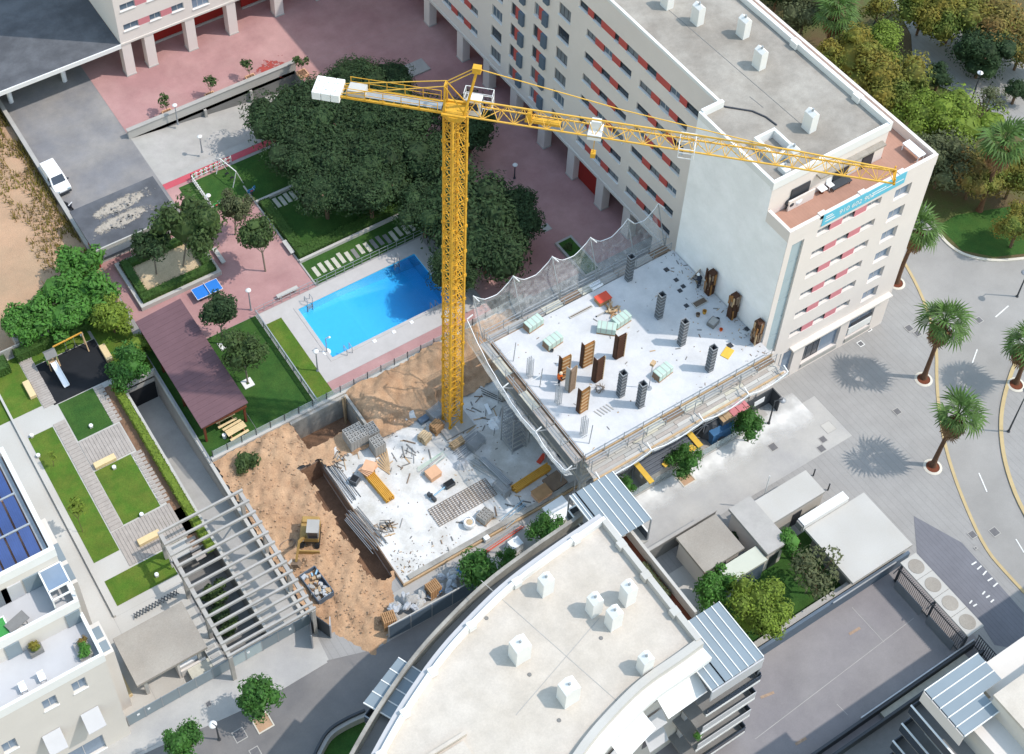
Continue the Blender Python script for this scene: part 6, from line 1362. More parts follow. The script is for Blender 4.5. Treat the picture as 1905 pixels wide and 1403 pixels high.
# terraces below the roof: parapet walls set out from the building
band(offs(NO,-2.12), offs(NO,-2.4), 10.8, 13.2, 'terrace_wall', 'raw_concrete', cvb); band(offs(NO,-.05), offs(NO,-2.1), 11.9, 12.15, 'terrace_floor', 'concrete_dark', cvb)
MB().box(1.5,1.75,-30.9,-22.6,10.8,13.2).build('terrace_wall', 'concrete_light', cvb, label='tan end wall of the terrace'); MB().box(-.55,1.5,-30.9,-22.6,11.9,12.1).build('terrace_floor', 'wood_brown', cvb)
def glasscan(tag_, pts, z, along, n_, parent):
    """glazed canopy: panes and white bars; pts = x0,x1,y0,y1"""
    x0,x1,y0,y1 = pts
    for i in range(n_):
        if along == 'x': a, b_ = x0+(x1-x0)*i/n_, x0+(x1-x0)*(i+1)/n_; bx = (a+.03,b_-.03,y0,y1); br = (a-.035,a+.035,y0,y1)
        else: a, b_ = y0+(y1-y0)*i/n_, y0+(y1-y0)*(i+1)/n_; bx = (x0,x1,a+.03,b_-.03); br = (x0,x1,a-.035,a+.035)
        MB().box(*bx, z, z+.05).build('canopy_pane', 'canopy_glass', parent); MB().box(*br, z-.05, z+.11).build('canopy_bar', 'white_paint', parent)
    br = (x1-.035,x1+.035,y0,y1) if along == 'x' else (x0,x1,y1-.035,y1+.035); MB().box(*br, z-.05, z+.11).build('canopy_bar', 'white_paint', parent)
zc_ = 14.3
r1 = RC((1061,925),(1210,967), zc_); x0,x1 = G(1061,925,zc_).x, G(1138,876,zc_).x; y1, y0 = G(1100,900,zc_).y, G(1210,967,zc_).y
glasscan('', (x0,-.5,NO[0].y+.3,y1), zc_, 'x', 2, cvb); glasscan('', (-.5,x1,y0,y1), zc_, 'x', 5, cvb)
for x, y in ((x0,y1),(x1,y1),(x1,y0),(x0,-21.6)): MB().bar((x,y,11.3),(x,y,zc_),.1).build('canopy_post', 'steel', cvb)
for zz in (11.2,8.0,4.8): 
    MB().box(x0-.1,x1+.1,y0-.05,y1+.1,zz-.25,zz).build('balcony_floor', 'concrete', cvb)
    for bx in ((x0,x1,y1-.03,y1+.03),(x1-.03,x1+.03,y0,y1-.04),(x0-.03,x0+.03,-21.7,y1-.04)): MB().box(*bx, zz, zz+1.05).build('balcony_glass', 'rail_glass', cvb); MB().box(bx[0]-.03,bx[1]+.03,bx[2]-.03,bx[3]+.03,zz+1.05,zz+1.1).build('balcony_rail', 'white_paint', cvb)
# south-east bay
xa, xb = G(1290,1150,zc_).x, G(1337,1120,zc_).x; yt, yb = G(1337,1120,zc_).y, G(1421,1222,zc_).y
glasscan('', (-.5,xb,yb,yt), zc_, 'x', 5, cvb); glasscan('', (-1.7,-.5,yb,-33.5), zc_, 'x', 2, cvb)
MB().box(-1.7,xb,yb-.12,yb-.02,zc_-1.5,zc_-.05).build('canopy_apron', 'panel_grey', cvb); MB().bar((xb,yb,11),(xb,yb,zc_),.1).build('canopy_post', 'steel', cvb)
for j, zz in enumerate((11.0,7.9,4.8,1.7)):
    xo = .1+.08*j
    MB().box(-1.9,xb+xo,yb-.25,yt,zz-.2,zz).build('balcony_floor', 'concrete_dark', cvb); MB().box(-1.9,xb+xo,yb-.3,yb-.24,zz-.25,zz+.05).build('balcony_edge', 'white_paint', cvb)
    MB().box(-1.8,xb+xo,yb-.28,yb-.22,zz+.06,zz+(.95 if j in (1,2) else .75)).build('balcony_panel', 'panel_grey' if j in (1,2) else 'rail_glass', cvb); MB().box(xb+xo-.05,xb+xo,yb-.2,yt,zz+.06,zz+.95).build('balcony_glass', 'rail_glass', cvb)
    MB().box(-1.2,-.9,-34.6,-34.2,zz,zz+1.9).build('balcony_screen', 'panel_grey', cvb)
p = Vector((-1.2,-36.2,4.85)); t_ = T('potted_plant', 'leafy potted plants on the lower corner balcony of the curved building', 'potted plant', p)
MB().cone((0,0,0),.2,.28,.4,10).build('pot', 'white_plastic', t_, local=True)
# awnings on the curved south front: sloping white blinds
for i, (u, zz, wd, lb) in enumerate(((6,13.9,3.6,0),(13,13.9,3.4,0),(19,13.9,3.2,0),(8,9.6,2.0,1),(14,9.6,2.2,1),(7,5.8,1.8,1))):
    j = min(u, len(SO)-2); v = SO[j]; t = (SO[j+1]-SO[j-1]).normalized(); nrm = Vector((t.y,-t.x,0))
    if nrm.y > 0: nrm = -nrm
    a, b_ = v-t*wd/2, v+t*wd/2; dep = 2.0 if lb == 0 else 1.0
    k = MB(); o1, o2 = a+nrm*.2, b_+nrm*.2; o3, o4 = b_+nrm*dep, a+nrm*dep
    vs = [(*o1.xy,zz),(*o2.xy,zz),(*o3.xy,zz-.9),(*o4.xy,zz-.9)]; k.add(vs+[(x,y,z-.05) for x, y, z in vs], [(0,1,2,3),(7,6,5,4),(0,4,5,1),(1,5,6,2),(2,6,7,3),(3,7,4,0)])
    k.build('awning', 'white_paint' if lb == 0 else 'panel_grey', cvb)
    w1 = MB(); w1.bar(v-t*wd*.4+nrm*.02+ZV*(zz-1.6), v+t*wd*.4+nrm*.02+ZV*(zz-1.6), .06, 1.8); w1.build('window', 'window_glass', cvb)
# west bay canopy over the street
zl = 12.6; A = G(741,1224,zl); B = G(791,1256,zl); C = G(676,1308,zl); E = G(735,1342,zl)
for i in range(4):
    a, b_ = A.lerp(C, i/4), A.lerp(C, (i+1)/4); c, d = B.lerp(E, i/4), B.lerp(E, (i+1)/4)
    MB().prism([(v.x,v.y) for v in (a.lerp(b_,.03), c.lerp(d,.03), d.lerp(c,.03), b_.lerp(a,.03))], zl, zl+.05).build('canopy_pane', 'canopy_glass', cvb); MB().bar(a+ZV*.04, c+ZV*.04, .08, .14).build('canopy_bar', 'white_paint', cvb)
MB().bar(C+ZV*.04, E+ZV*.04, .08, .14).build('canopy_bar', 'white_paint', cvb)
for zz in (9.4,6.2,3.0):
    MB().prism([(v.x,v.y) for v in (A, B+Vector((1,-.3,0)), E+Vector((1,-.3,0)), C)], zz-.2, zz).build('balcony_floor', 'concrete_dark', cvb)
    MB().bar(C+ZV*(zz-zl+.55), E+ZV*(zz-zl+.55), .06, 1.0).build('balcony_glass', 'rail_glass', cvb); MB().bar(A+ZV*(zz-zl+.55), C+ZV*(zz-zl+.55), .06, 1.0).build('balcony_glass', 'rail_glass', cvb); MB().bar(C+ZV*(zz-zl+1.08), E+ZV*(zz-zl+1.08), .1, .06).build('balcony_rail', 'steel', cvb)
# its small garden at the lower edge
gw = T('garden_wall', 'dark curved garden wall beside the street at the curved building', 'wall', G(620,1350)); pts = smooth([(G(x,y,1.2).x,G(x,y,1.2).y) for x, y in ((678,1318),(640,1335),(608,1355),(590,1385),(575,1420))])
band(pts, offs(pts,.18), 0, 1.2, 'wall', 'steel_dark', gw); band(offs(pts,.5), offs(pts,.2), 0, .9, 'inner_wall', 'concrete', gw)
poly('garden_lawn_south', [(600,1403),(615,1365),(650,1345),(690,1335),(720,1403),(640,1440)], .04, 'lawn_deep')
# ================================================================== stepped white house at the left edge
lh = T('stepped_house', 'white stepped house with roof terraces, solar panels and window awnings', 'house', (-42,-6,0)); XH = -36.87; XW0 = -70
k = MB(); fr = []
def hw_(px_a, px_b, Y): a, b_ = GY(*px_a, Y), GY(*px_b, Y); return min(a.x,b_.x)-XW0, max(a.x,b_.x)-XW0, min(a.z,b_.z), max(a.z,b_.z)
YH = -10.95
wins = []
for cx, cy in ((147.7,1275),(93,1308),(171.5,1337),(101,1377),(18,1388)):
    p = GY(cx, cy, YH); wins.append((p.x-.55-XW0, p.x+.55-XW0, p.z-.75, p.z+.75))
p = GY(165,1400,YH); wins.append((p.x-1.9-XW0, p.x+1.4-XW0, .1, p.z+1.6))
facade(k, (XW0,YH,0), (1,0,0), (0,-1,0), XH-XW0, 12.7, wins, .25)
k.add([(XH,YH,0),(XH,12,0),(XH,12,12.7),(XH,YH,12.7)], [(0,1,2,3)])
k.box(XW0,XH,-7.1,-4.0,0,14.6); k.box(XW0,XH-.0,-4.0,6.2,0,17.4)
k.build('wall', 'wall_cream', lh)
MB().box(XW0,XH-.2,YH+.2,-7.1,12.5,12.72).box(XW0,XH-.2,-6.9,-4.0,14.6,14.66).build('terrace_floor', 'panel_grey', lh)
pr = MB(); pr.box(XW0,XH+.03,YH-.03,YH+.2,12.7,13.75).box(XH-.22,XH+.03,YH+.2,-7.1,12.7,13.75).box(XW0,XH+.03,-7.13,-6.9,14.6,15.6).box(XH-.22,XH+.03,-6.9,-4.0,14.6,15.6).box(XW0,XH+.03,-4.03,-3.7,17.4,18.4).box(XH-.3,XH+.03,-3.7,6.2,17.4,18.4)
pr.build('parapet', 'white_paint', lh)
for i, o in enumerate(wins): window(lh, (XW0,YH,0), (1,0,0), (0,-1,0), o, 'blue', 1, True, .24)
for o in (wins[2], wins[3]):
    x0,x1,z1 = o[0]+XW0-.15, o[1]+XW0+.15, o[3]+.35; q = MB().add([(x0,YH-.05,z1+.45),(x1,YH-.05,z1+.45),(x1,YH-1.3,z1-.55),(x0,YH-1.3,z1-.55),(x0,YH-.05,z1+.4),(x1,YH-.05,z1+.4),(x1,YH-1.3,z1-.6),(x0,YH-1.3,z1-.6)], [(0,3,2,1),(4,5,6,7),(0,1,5,4),(1,2,6,5),(2,3,7,6),(3,0,4,7)]); q.build('awning', 'panel_grey', lh)
MB().box(XH,XH+1.05,-8.9,-6.0,0,9.5).box(XH,XH+.9,-3.0,3.5,0,11).build('side_wing', 'wall_cream', lh)
for y0_, y1_, z_ in ((-8.6,-7.7,9.5),(-7.4,-6.4,9.5),(-2.7,-1.2,11),(-.8,.9,11)): MB().box(XH+.12,XH+.9,y0_,y1_,z_,z_+.04).build('skylight', 'canopy_glass', lh)
for i, (x, y) in enumerate(((142,1163),(31,1222))): p = GY(x, y, -7.13); MB().box(p.x-.55,p.x+.55,-7.2,-7.1,12.75,14.5).build('terrace_door', 'canopy_glass', lh)
for i, (x, y) in enumerate(((66,1083),(28,1108),(3,1122))): p = GY(x, y, -4.03); MB().box(p.x-.8,p.x+.7,-4.1,-4.0,14.7,16.6).build('terrace_door', ('canopy_glass','plywood','window_grey')[i] if i != 1 else 'panel_grey', lh)
# glass lean-to on the middle terrace
q = G(105,1080,16.6); MB().box(q.x-.8,q.x+.75,-5.9,-4.1,16.5,16.58).build('winter_garden_roof', 'window_blue', lh)
k = MB(); x0,x1 = q.x-.85,q.x+.8
for a, b_ in (((x0,-4.1),(x0,-6.7)),((x1,-4.1),(x1,-6.7)),((x0,-6.7),(x1,-6.7)),((x0,-5.95),(x1,-5.95)),((x0,-4.1),(x1,-4.1))): k.bar((*a,16.55),(*b_,16.55),.12)
for x in (x0,x1): k.bar((x,-6.7,14.66),(x,-6.7,16.55),.1)
k.build('winter_garden_frame', 'white_paint', lh); MB().box(x0,x0+.05,-6.65,-4.15,14.7,16.45).build('winter_garden_glass', 'glass_pale', lh)
# solar arrays on the top roof
sol = [((12,905),(50,955)),((12,958),(72,1005)),((-30,960),(8,1000)),((-40,1020),(25,1075))]
for i, (y0_, y1_, x0_, x1_) in enumerate(((2.3,5.3,-41.5,-37.6),(-.9,1.7,-41.5,-37.6),(-3.3,-1.3,-41.5,-37.6),(-3.3,2.0,-46.2,-42.4))):
    n_ = 4
    for j in range(n_):
        a = x0_+(x1_-x0_)*j/n_; b_ = x0_+(x1_-x0_)*(j+1)/n_-.16; MB().add([(a,y0_,17.75),(b_,y0_,17.75),(b_,y1_,18.5),(a,y1_,18.5),(a,y0_,17.68),(b_,y0_,17.68),(b_,y1_,18.43),(a,y1_,18.43)], [(0,1,2,3),(7,6,5,4),(0,4,5,1),(1,5,6,2),(2,6,7,3),(3,7,4,0)]).build('solar_panel', 'solar', lh)
    MB().bar((x0_,y1_+.1,18.5),(x1_,y1_+.1,18.5),.14).build('solar_manifold', 'galvanised', lh)
MB().box(XW0,XH-.3,-3.7,6.1,17.3,17.42).build('roof', 'terracotta', lh)
k = MB().box(XH-.75,XH-.4,-3.4,6,17.45,17.75).build('roof_duct', 'galvanised', lh)
# lower northern part with red terrace
MB().box(XW0,XH-.6,6.2,14.5,0,15.5).build('wall', 'wall_cream', lh); MB().box(XW0,XH-2.6,8.2,14.0,15.5,15.62).build('red_terrace', 'red_panel', lh); MB().box(XW0,XH-2.4,8.0,8.2,15.5,16.1).box(XH-2.6,XH-2.4,8.2,14.2,15.5,16.1).build('terrace_kerb', 'plywood', lh)
for y0_ in (4.2,9.2): MB().box(XH-.55,XH+.45,y0_,y0_+1.6,0,12.0).build('bay', 'panel_grey', lh)
# terrace plants and furniture
def shrub_things(): pass
# ================================================================== entrance huts by the street
def hut(label, x0, x1, y0, y1, z, m_='roof_gravel', wallm='wall_cream', oh=.25):
    t_ = T('entrance_hut', label, 'hut', ((x0+x1)/2,(y0+y1)/2,0)); MB().box(x0+oh,x1-oh,y0+oh,y1-oh,0,z-.3).build('wall', wallm, t_); MB().box(x0,x1,y0,y1,z-.3,z).build('roof_slab', m_, t_)
    MB().box((x0+x1)/2-.5,(x0+x1)/2+.5,y0+oh-.04,y0+oh,0,2.1).build('door', 'frame_dark', t_); return t_
hut('flat-roofed beige hut nearest the glass canopy', 8.7,12.95,-25.1,-21.3,3.1)
hut('narrow weathered concrete hut between the two wider huts', 14.0,16.35,-26.75,-21.65,3.5,'concrete')
hut('long pale hut with cream side wall and flagpole', 16.6,22.35,-24.55,-22.05,3.0,'concrete_light','wall_cream',.05)
hut('low pale green roofed shed with a round brown stain', 9.9,13.85,-26.95,-25.45,3.1,'roof_pale','shutter_blue',.1)
p = G(1365,1032,3.12); 
hut('largest flat grey canopy roof beside the gate', 18.45,25.1,-32.3,-26.4,3.0,'concrete_light','concrete_dark',.6)
t_ = T('roof_box', 'long white box lying on the largest flat canopy roof', 'box', (20.7,-26.1,3.0)); MB().box(18.3,23.3,-26.35,-25.55,2.6,3.6).build('body', 'white_paint', t_); MB().box(18.1,18.29,-26.3,-25.6,2.7,3.5).build('end_cap', 'concrete_dark', t_)
t_ = T('flagpole', 'slender white flagpole leaning over the long pale hut', 'pole', G(1415,945,0)); MB().bar((0,0,0),(0,0,5.2),.09,.09,8).build('pole', 'white_paint', t_, local=True); MB().cone((0,0,0),.2,.15,.12,10).build('base', 'concrete_dark', t_, local=True)
for (a, b_), lb in ((((1513,885),(1518,865)),'first small dark post behind the long pale hut'),(((1540,912),(1544,897)),'second small dark post behind the long pale hut')):
    t_ = T('bollard', lb, 'bollard', G(*a)); MB().cone((0,0,0),.07,.06,1.0,8).build('post', 'steel_dark', t_, local=True); MB().cone((0,0,1.0),.08,.03,.08,8).build('cap', 'steel_dark', t_, local=True)
wl = T('yard_wall', 'dark grey boundary wall between the street and the beige hut', 'wall', (9,-20.6,0)); MB().box(5.6,13.6,-20.75,-20.55,0,2.2).build('wall', 'concrete_dark', wl); MB().box(5.55,13.65,-20.8,-20.5,2.2,2.3).build('coping', 'concrete', wl)
wl = T('yard_wall', 'long blue-grey wall between the garden and the driveway', 'wall', (16,-32.2,0)); MB().box(4.3,25.2,-32.35,-32.1,0,1.6).build('wall', 'shutter_blue', wl); MB().box(4.25,25.2,-31.9,-31.4,0,1.2).build('inner_kerb', 'concrete', wl); MB().bar((16.5,-32.4,1.75),(23.5,-32.4,1.75),.1).build('rail', 'galvanised', wl)
surf('side_garden', (3.2,20.3,-31.4,-25.5), .03, 'lawn_deep'); surf('side_terrace', (3,9,-27.3,-22.5), .045, 'concrete_light'); surf('timber_terrace', (4,8.5,-30.5,-27.4), .05, 'wood_brown')
# ================================================================== gate with the four-disc roof
gc = T('gate_canopy', 'pale gate canopy with four brown discs over dark bars', 'gate', (23.9,-36.8,0)); x0,x1,y0,y1 = 23.0,24.75,-40.75,-33.0; L4 = (y1-y0)/4
for i in range(4):
    a = y0+i*L4; MB().box(x0,x1,a+.015,a+L4-.015,2.95,3.1).build('roof_panel', 'concrete_light', gc)
    MB().cone(((x0+x1)/2,a+L4/2,3.1),.68,.66,.03,24).build('disc', 'roof_gravel', gc)
for y in (-33.2,-37.0,-40.6): MB().box(x0+.1,x0+.25,y-.08,y+.08,0,2.95).build('post', 'steel_dark', gc); MB().bar((x0+.15,y,2.8),(x0-.7,y,2.2),.08).build('bracket', 'steel_dark', gc)
for i in range(46): y = y0+.1+i*(y1-y0-.2)/45; MB().bar((x0-.06,y,2.75),(x0-.3,y,2.75),.05).bar((x0+.1,y,.1),(x0+.1,y,2.0),.03).build('bar', 'steel_dark', gc)
MB().bar((x0+.1,y0,2.0),(x0+.1,y1,2.0),.08).bar((x0+.1,y0,.15),(x0+.1,y1,.15),.08).build('rail', 'steel_dark', gc)
for a, b_ in ((-36.6,-33.6),(-40.2,-37.3)): MB().box(x0-.5,x0-.45,a,b_,.25,1.5).build('mesh_panel', 'window_grey', gc)
bf = T('bar_fence', 'dark vertical bar fence continuing from the gate canopy', 'fence', (24.6,-43,0)); x = 24.5
for i in range(22): MB().bar((x-.1*i/22,-40.9-i*.19,.05),(x-.1*i/22,-40.9-i*.19,1.9),.06).build('bar', 'steel_dark', bf)
MB().bar((x,-40.8,1.9),(x-.1,-45,1.9),.07).bar((x,-40.8,.2),(x-.1,-45,.2),.07).build('rail', 'steel_dark', bf)
wl = T('driveway_wall', 'dark double wall along the lower side of the driveway', 'wall', (14,-41.2,0)); MB().box(-6,24.3,-41.0,-40.8,0,1.1).build('wall', 'steel_dark', wl); MB().box(-6,24.3,-41.9,-41.7,0,1.2).build('wall', 'steel_dark', wl); MB().box(14,23.2,-41.68,-41.05,0,.4).build('planting_strip', 'stone_slab', wl)
MB().bar((12,-40.75,1.2),(24.3,-40.75,1.2),.1).build('rail', 'galvanised', wl)
# ================================================================== apartment building at the lower right corner
rb = T('corner_building', 'grey glass-canopied apartment building with dark balconies at the lower corner', 'apartment building', (18,-47,0)); zb = 16.0
xa, ya = G(1720,1285,zb).x, G(1720,1285,zb).y; xe_ = G(1818,1215,zb).x; yy0 = G(1795,1370,zb).y; yy1 = ya; xr, yr = G(1848,1293,zb+1.2).x, G(1848,1293,zb+1.2).y
MB().box(xa+1.3,45,-80,yy0+1.2,0,zb-.9).box(xa+4.1,45,yy0+1.2,yy1-.6,0,zb-.95).build('wall', 'wall_cream', rb); MB().box(xr+.1,45,-80,yr-.1,zb-.9,zb+.95).build('penthouse', 'wall_cream', rb); MB().box(xr,45.1,-80,yr,zb+.95,zb+1.2).build('roof', 'roof_cream', rb)
n_ = 5
for i in range(n_):
    b0, b1 = yy1+(yy0-yy1)*i/n_, yy1+(yy0-yy1)*(i+1)/n_; xe = xe_ if i < 3 else xa+3.3
    MB().box(xa+.02,xe,b1+.03,b0-.03,zb,zb+.05).build('canopy_pane', 'canopy_glass', rb); MB().box(xa-.03,xe,b0-.035,b0+.035,zb-.05,zb+.11).build('canopy_bar', 'white_paint', rb)
MB().box(xa-.03,xa+3.3,yy0-.035,yy0+.035,zb-.05,zb+.11).build('canopy_bar', 'white_paint', rb); MB().box(xa-.08,xa-.01,yy0,yy1,zb-1.45,zb-.06).build('canopy_apron', 'wall_beige', rb)
for j, zz in enumerate((13.0,10.0,7.0,4.0,1.0)):
    MB().box(xa-.55,xa+4,yy0-1.0,yy1+.1,zz-.2,zz).build('balcony_floor', 'concrete_dark', rb)
    MB().box(xa-.6,xa-.54,yy0-1.0,yy1+.1,zz,zz+1.05).box(xa-.54,xa+4,yy1+.07,yy1+.13,zz,zz+1.05).build('balcony_glass', 'rail_glass', rb); MB().box(xa-.64,xa-.5,yy0-1.0,yy1+.15,zz+1.05,zz+1.1).build('balcony_rail', 'white_paint', rb)
MB().box(xa-.3,xa+1.0,yy0-.6,yy1-1.5,12.2,12.28).build('balcony_awning', 'canopy_glass', rb)
for i in range(3): MB().box(xa+3.4+i*.55,xa+3.9+i*.55,yy0+.1-i*.75,yy0+.75-i*.75,zb-.88,zb-.8).build('roof_pane', 'window_blue', rb)
surf('lower_yard', (-6,24,-60,-41.9), .04, 'concrete_dark')
wl = T('yard_wall', 'pale wall stub beside the bar fence at the corner building', 'wall', (24.5,-45.4,0)); MB().box(21.3,26.5,-45.3,-45.0,0,1.6).build('wall', 'concrete_light', wl)
# ================================================================== plants
def PX(P):
    d = Vector(P)-CAM; zc = d.dot(_fw); return PPX+FPX*d.dot(_rt)/zc, PPY-FPX*d.dot(_up)/zc
def height_for(base, ty):
    lo, hi = 0, 20
    for _ in range(40):
        mid = (lo+hi)/2
        if PX((base.x,base.y,base.z+mid))[1] > ty: lo = mid
        else: hi = mid
    return lo
def leafquad(k, c, nrm, s, rnd):
    nrm = nrm.normalized(); a = nrm.cross(Vector((rnd.uniform(-1,1),rnd.uniform(-1,1),rnd.uniform(-1,1))))
    if a.length < .05: a = nrm.orthogonal()
    a.normalize(); b_ = nrm.cross(a); l, w_ = s*rnd.uniform(.7,1.2), s*rnd.uniform(.35,.55)
    i = len(k.v); k.v += [tuple(c-a*l*.5), tuple(c+b_*w_*.5-nrm*s*.06), tuple(c+a*l*.5), tuple(c-b_*w_*.5-nrm*s*.06)]; k.f.append((i,i+1,i+2,i+3)); k.mi.append(0)
def blob(k, c, r, rnd, n=7, m_=5):
    i0 = len(k.v); c = Vector(c)
    for j in range(m_+1):
        ph = math.pi*j/m_
        for i in range(n): a = 2*math.pi*i/n; q = r*rnd.uniform(.8,1.05); k.v.append(tuple(c+Vector((math.sin(ph)*math.cos(a)*q, math.sin(ph)*math.sin(a)*q, math.cos(ph)*q*.85))))
    for j in range(m_):
        for i in range(n): k.f.append((i0+j*n+i, i0+(j+1)*n+i, i0+(j+1)*n+(i+1) % n, i0+j*n+(i+1) % n)); k.mi.append(0)
def crown_mesh(R, nleaf, leaf, seed, flat=.8, lumps=14, core=True, spread=.62):
    rnd = random.Random(seed); k = MB(); L_ = []
    for i in range(lumps):
        while True:
            d = Vector((rnd.gauss(0,1),rnd.gauss(0,1),rnd.gauss(.35,.8)))
            if d.length > .2: break
        d.normalize(); q = R*rnd.uniform(.3,spread); L_.append((Vector((d.x*q,d.y*q,d.z*q*flat)), R*rnd.uniform(.22,.46)))
    if core:
        for c, r in L_: blob(k, c, r*.72, rnd)
        blob(k, (0,0,0), R*.5, rnd)
    for i in range(nleaf):
        c, r = rnd.choice(L_); d = Vector((rnd.gauss(0,1),rnd.gauss(0,1),rnd.gauss(.25,1))); d.normalize()
        p = c+d*r*rnd.uniform(.78,1.12); p.z *= .95
        leafquad(k, p, d+Vector((rnd.uniform(-.7,.7),rnd.uniform(-.7,.7),rnd.uniform(-.2,.9))), leaf, rnd)
    return k
CR = {}
def crown_data(cls, m_):
    key = (cls, m_)
    if key not in CR:
        out = []
        prm = {'big': (3.8,5200,.34,.72,20,True,.66), 'mid': (1.75,1700,.25,.85,12,True,.74), 'airy': (1.7,1000,.25,.9,12,False,.7), 'autumn': (3.0,4200,.3,.8,20,True,.78), 'fig': (2.2,1800,.4,.75,14,True,.8), 'bush': (.9,420,.24,.8,8,True,.6), 'small': (.55,150,.22,.9,6,False,.6)}[cls]
        for sd in range(3):
            o = crown_mesh(prm[0], prm[1], prm[2], 17*sd+len(CR)*5, prm[3], prm[4], prm[5], prm[6]).build('_c', m_); out.append(o.data); bpy.data.objects.remove(o, do_unlink=True)
        CR[key] = (prm[0], out)
    return CR[key]
_ti = [0]
def tree(label, cls, m_, crown, rpx, base=None, zc=None, name='tree', cat='tree', group=None, trunk='bark', tr=.12, sz=1.0, basez=0):
    _ti[0] += 1; rnd = random.Random(_ti[0]*13)
    if base: b_ = G(*base, basez); zc = basez+max(.8, height_for(b_, crown[1])); c = G(*crown, zc)
    else: c = G(*crown, zc); b_ = Vector((c.x,c.y,basez))
    r = rpx*1.28/ (FPX/((c-CAM).dot(_fw)))
    t_ = T(name, label, cat, b_, group); R0, ms = crown_data(cls, m_); s_ = r/R0
    inst(ms[_ti[0] % 3], 'crown', t_, c-b_, rnd.uniform(0,6.28), (s_,s_,s_*sz))
    k = MB(); top = c-b_; fork = top*.55; k.bar((0,0,-.05), fork, tr*2, tr*2, 7)
    for i in range(5):
        a = i*1.256+rnd.random(); e = top+Vector((math.cos(a)*r*.5,math.sin(a)*r*.5,rnd.uniform(-.1,.3)*r)); k.bar(fork-Vector((0,0,.1)), e, tr*.9, tr*.9, 5)
    k.build('trunk', trunk, t_, local=True)
    return t_
# the dark grove in the courtyard
GR = 'dark evergreen trees of the courtyard grove'
for cx, cy, r, lb in ((520,225,72,'leftmost, beside the garage ramp'),(600,215,75,'below the white counterweight'),(660,150,52,'rearmost left, touching the red plaza'),(722,145,45,'rearmost right, by the pale plaza slab'),(690,205,62,'below the middle of the counter jib'),(565,290,62,'over the play lawn edge'),(640,280,75,'in the centre left of the grove'),(760,225,68,'just left of the crane mast head'),(725,290,72,'in the centre of the grove'),(605,350,58,'over the short row of slabs'),(690,355,66,'over the hedge lawn'),(875,230,55,'just right of the crane mast head'),(800,300,62,'behind the upper crane mast'),(790,385,55,'at the far end of the long row of slabs'),(885,390,95,'largest, right of the crane mast'),(905,455,82,'right of the mast, nearest the safety net'),(955,395,58,'rightmost, on the red plaza side'),(850,500,48,'beside the pool end behind the mast')):
    tree('dense dark evergreen tree '+lb, 'big', 'leaf_dark', (cx, cy), r, zc=4.6, group=GR, tr=.22, sz=.9)
# single courtyard trees
GC = 'young trees of the red courtyard'
for base, crown, r, m_, lb, cls in (((438,437),(437,383),30,'leaf_olive','small grey-green tree beside the spring rider','mid'),((494,505),(483,440),37,'leaf_mid','round tree standing in the red paving by the long bench','mid'),((340,500),(350,420),58,'leaf_mid','broad tree in the raised planter','mid'),((292,515),(283,452),36,'leaf_dark','darker narrow tree in the raised planter','mid'),((415,640),(408,582),40,'leaf_dark','dark tree at the corner of the pavilion roof','mid'),((461,712),(452,655),40,'leaf_mid','tree on the lawn beside the middle of the pavilion','mid')):
    tree(lb, cls, m_, crown, r, base=base, group=GC, trunk='bark_pale', tr=.09, sz=1.05)
for (x, y), lb in (((417,643),'white square tree guard at the pavilion corner'),((461,714),'white square tree guard beside the pavilion lawn')):
    p = G(x, y); t_ = T('tree_guard', lb, 'tree guard', p); k = MB(); [k.box(*bx, .03, .12) for bx in ((-.5,.5,-.5,-.15),(-.5,.5,.15,.5),(-.5,-.15,-.15,.15),(.15,.5,-.15,.15))]; k.build('slab', 'white_paint', t_, local=True)
# saplings in boxes along the plaza parapet
for i, (base, crown, lb) in enumerate((((313,214),(306,186),'leftmost of the four along the ramp parapet'),((393,182),(389,154),'second of the four along the ramp parapet'),((468,149),(460,123),'third of the four, near the counterweight'),((563,140),(560,110),'last of the four, behind the counterweight'))):
    p = G(*base); b_ = T('planter_box', 'square tan planter box, '+lb, 'planter', p, 'planter boxes on the red plaza'); k = MB(); [k.box(*bx, 0, .4) for bx in ((-.55,.55,-.55,-.45),(-.55,.55,.45,.55),(-.55,-.45,-.45,.45),(.45,.55,-.45,.45))]; k.build('frame', 'plywood', b_, local=True); MB().box(-.45,.45,-.45,.45,0,.3).build('soil', 'earth_dark', b_, local=True)
    tree('thin sapling in a tan box, '+lb, 'small', 'leaf_mid', crown, 15, base=base, name='sapling', cat='sapling', group='saplings on the red plaza', tr=.03)
# bushy fig mass between the bare land and the garden
GF = 'broad-leaved trees by the bare land'
for cx, cy, r, lb in ((60,585,42,'leftmost of the bright clump'),(105,540,45,'upper left of the bright clump'),(150,495,42,'topmost, below the sandy shelter roof'),(165,545,48,'in the middle of the bright clump'),(120,590,45,'lower middle of the bright clump'),(40,605,32,'lowest left, over the garden hedge')):
    tree('bright green broad-leaved tree '+lb, 'fig', 'leaf_bright', (cx, cy), r, zc=2.4, group=GF, tr=.1)
tree('feathery green tree overhanging the garden hedge', 'mid', 'leaf_lime', (207,590), 42, zc=2.4); tree('feathery green tree beside the cream bench and rubber mat', 'mid', 'leaf_street', (242,680), 40, zc=2.0); tree('low bush at the head of the sunken ramp', 'mid', 'leaf_lime', (255,640), 25, zc=1.4, name='bush', cat='bush')
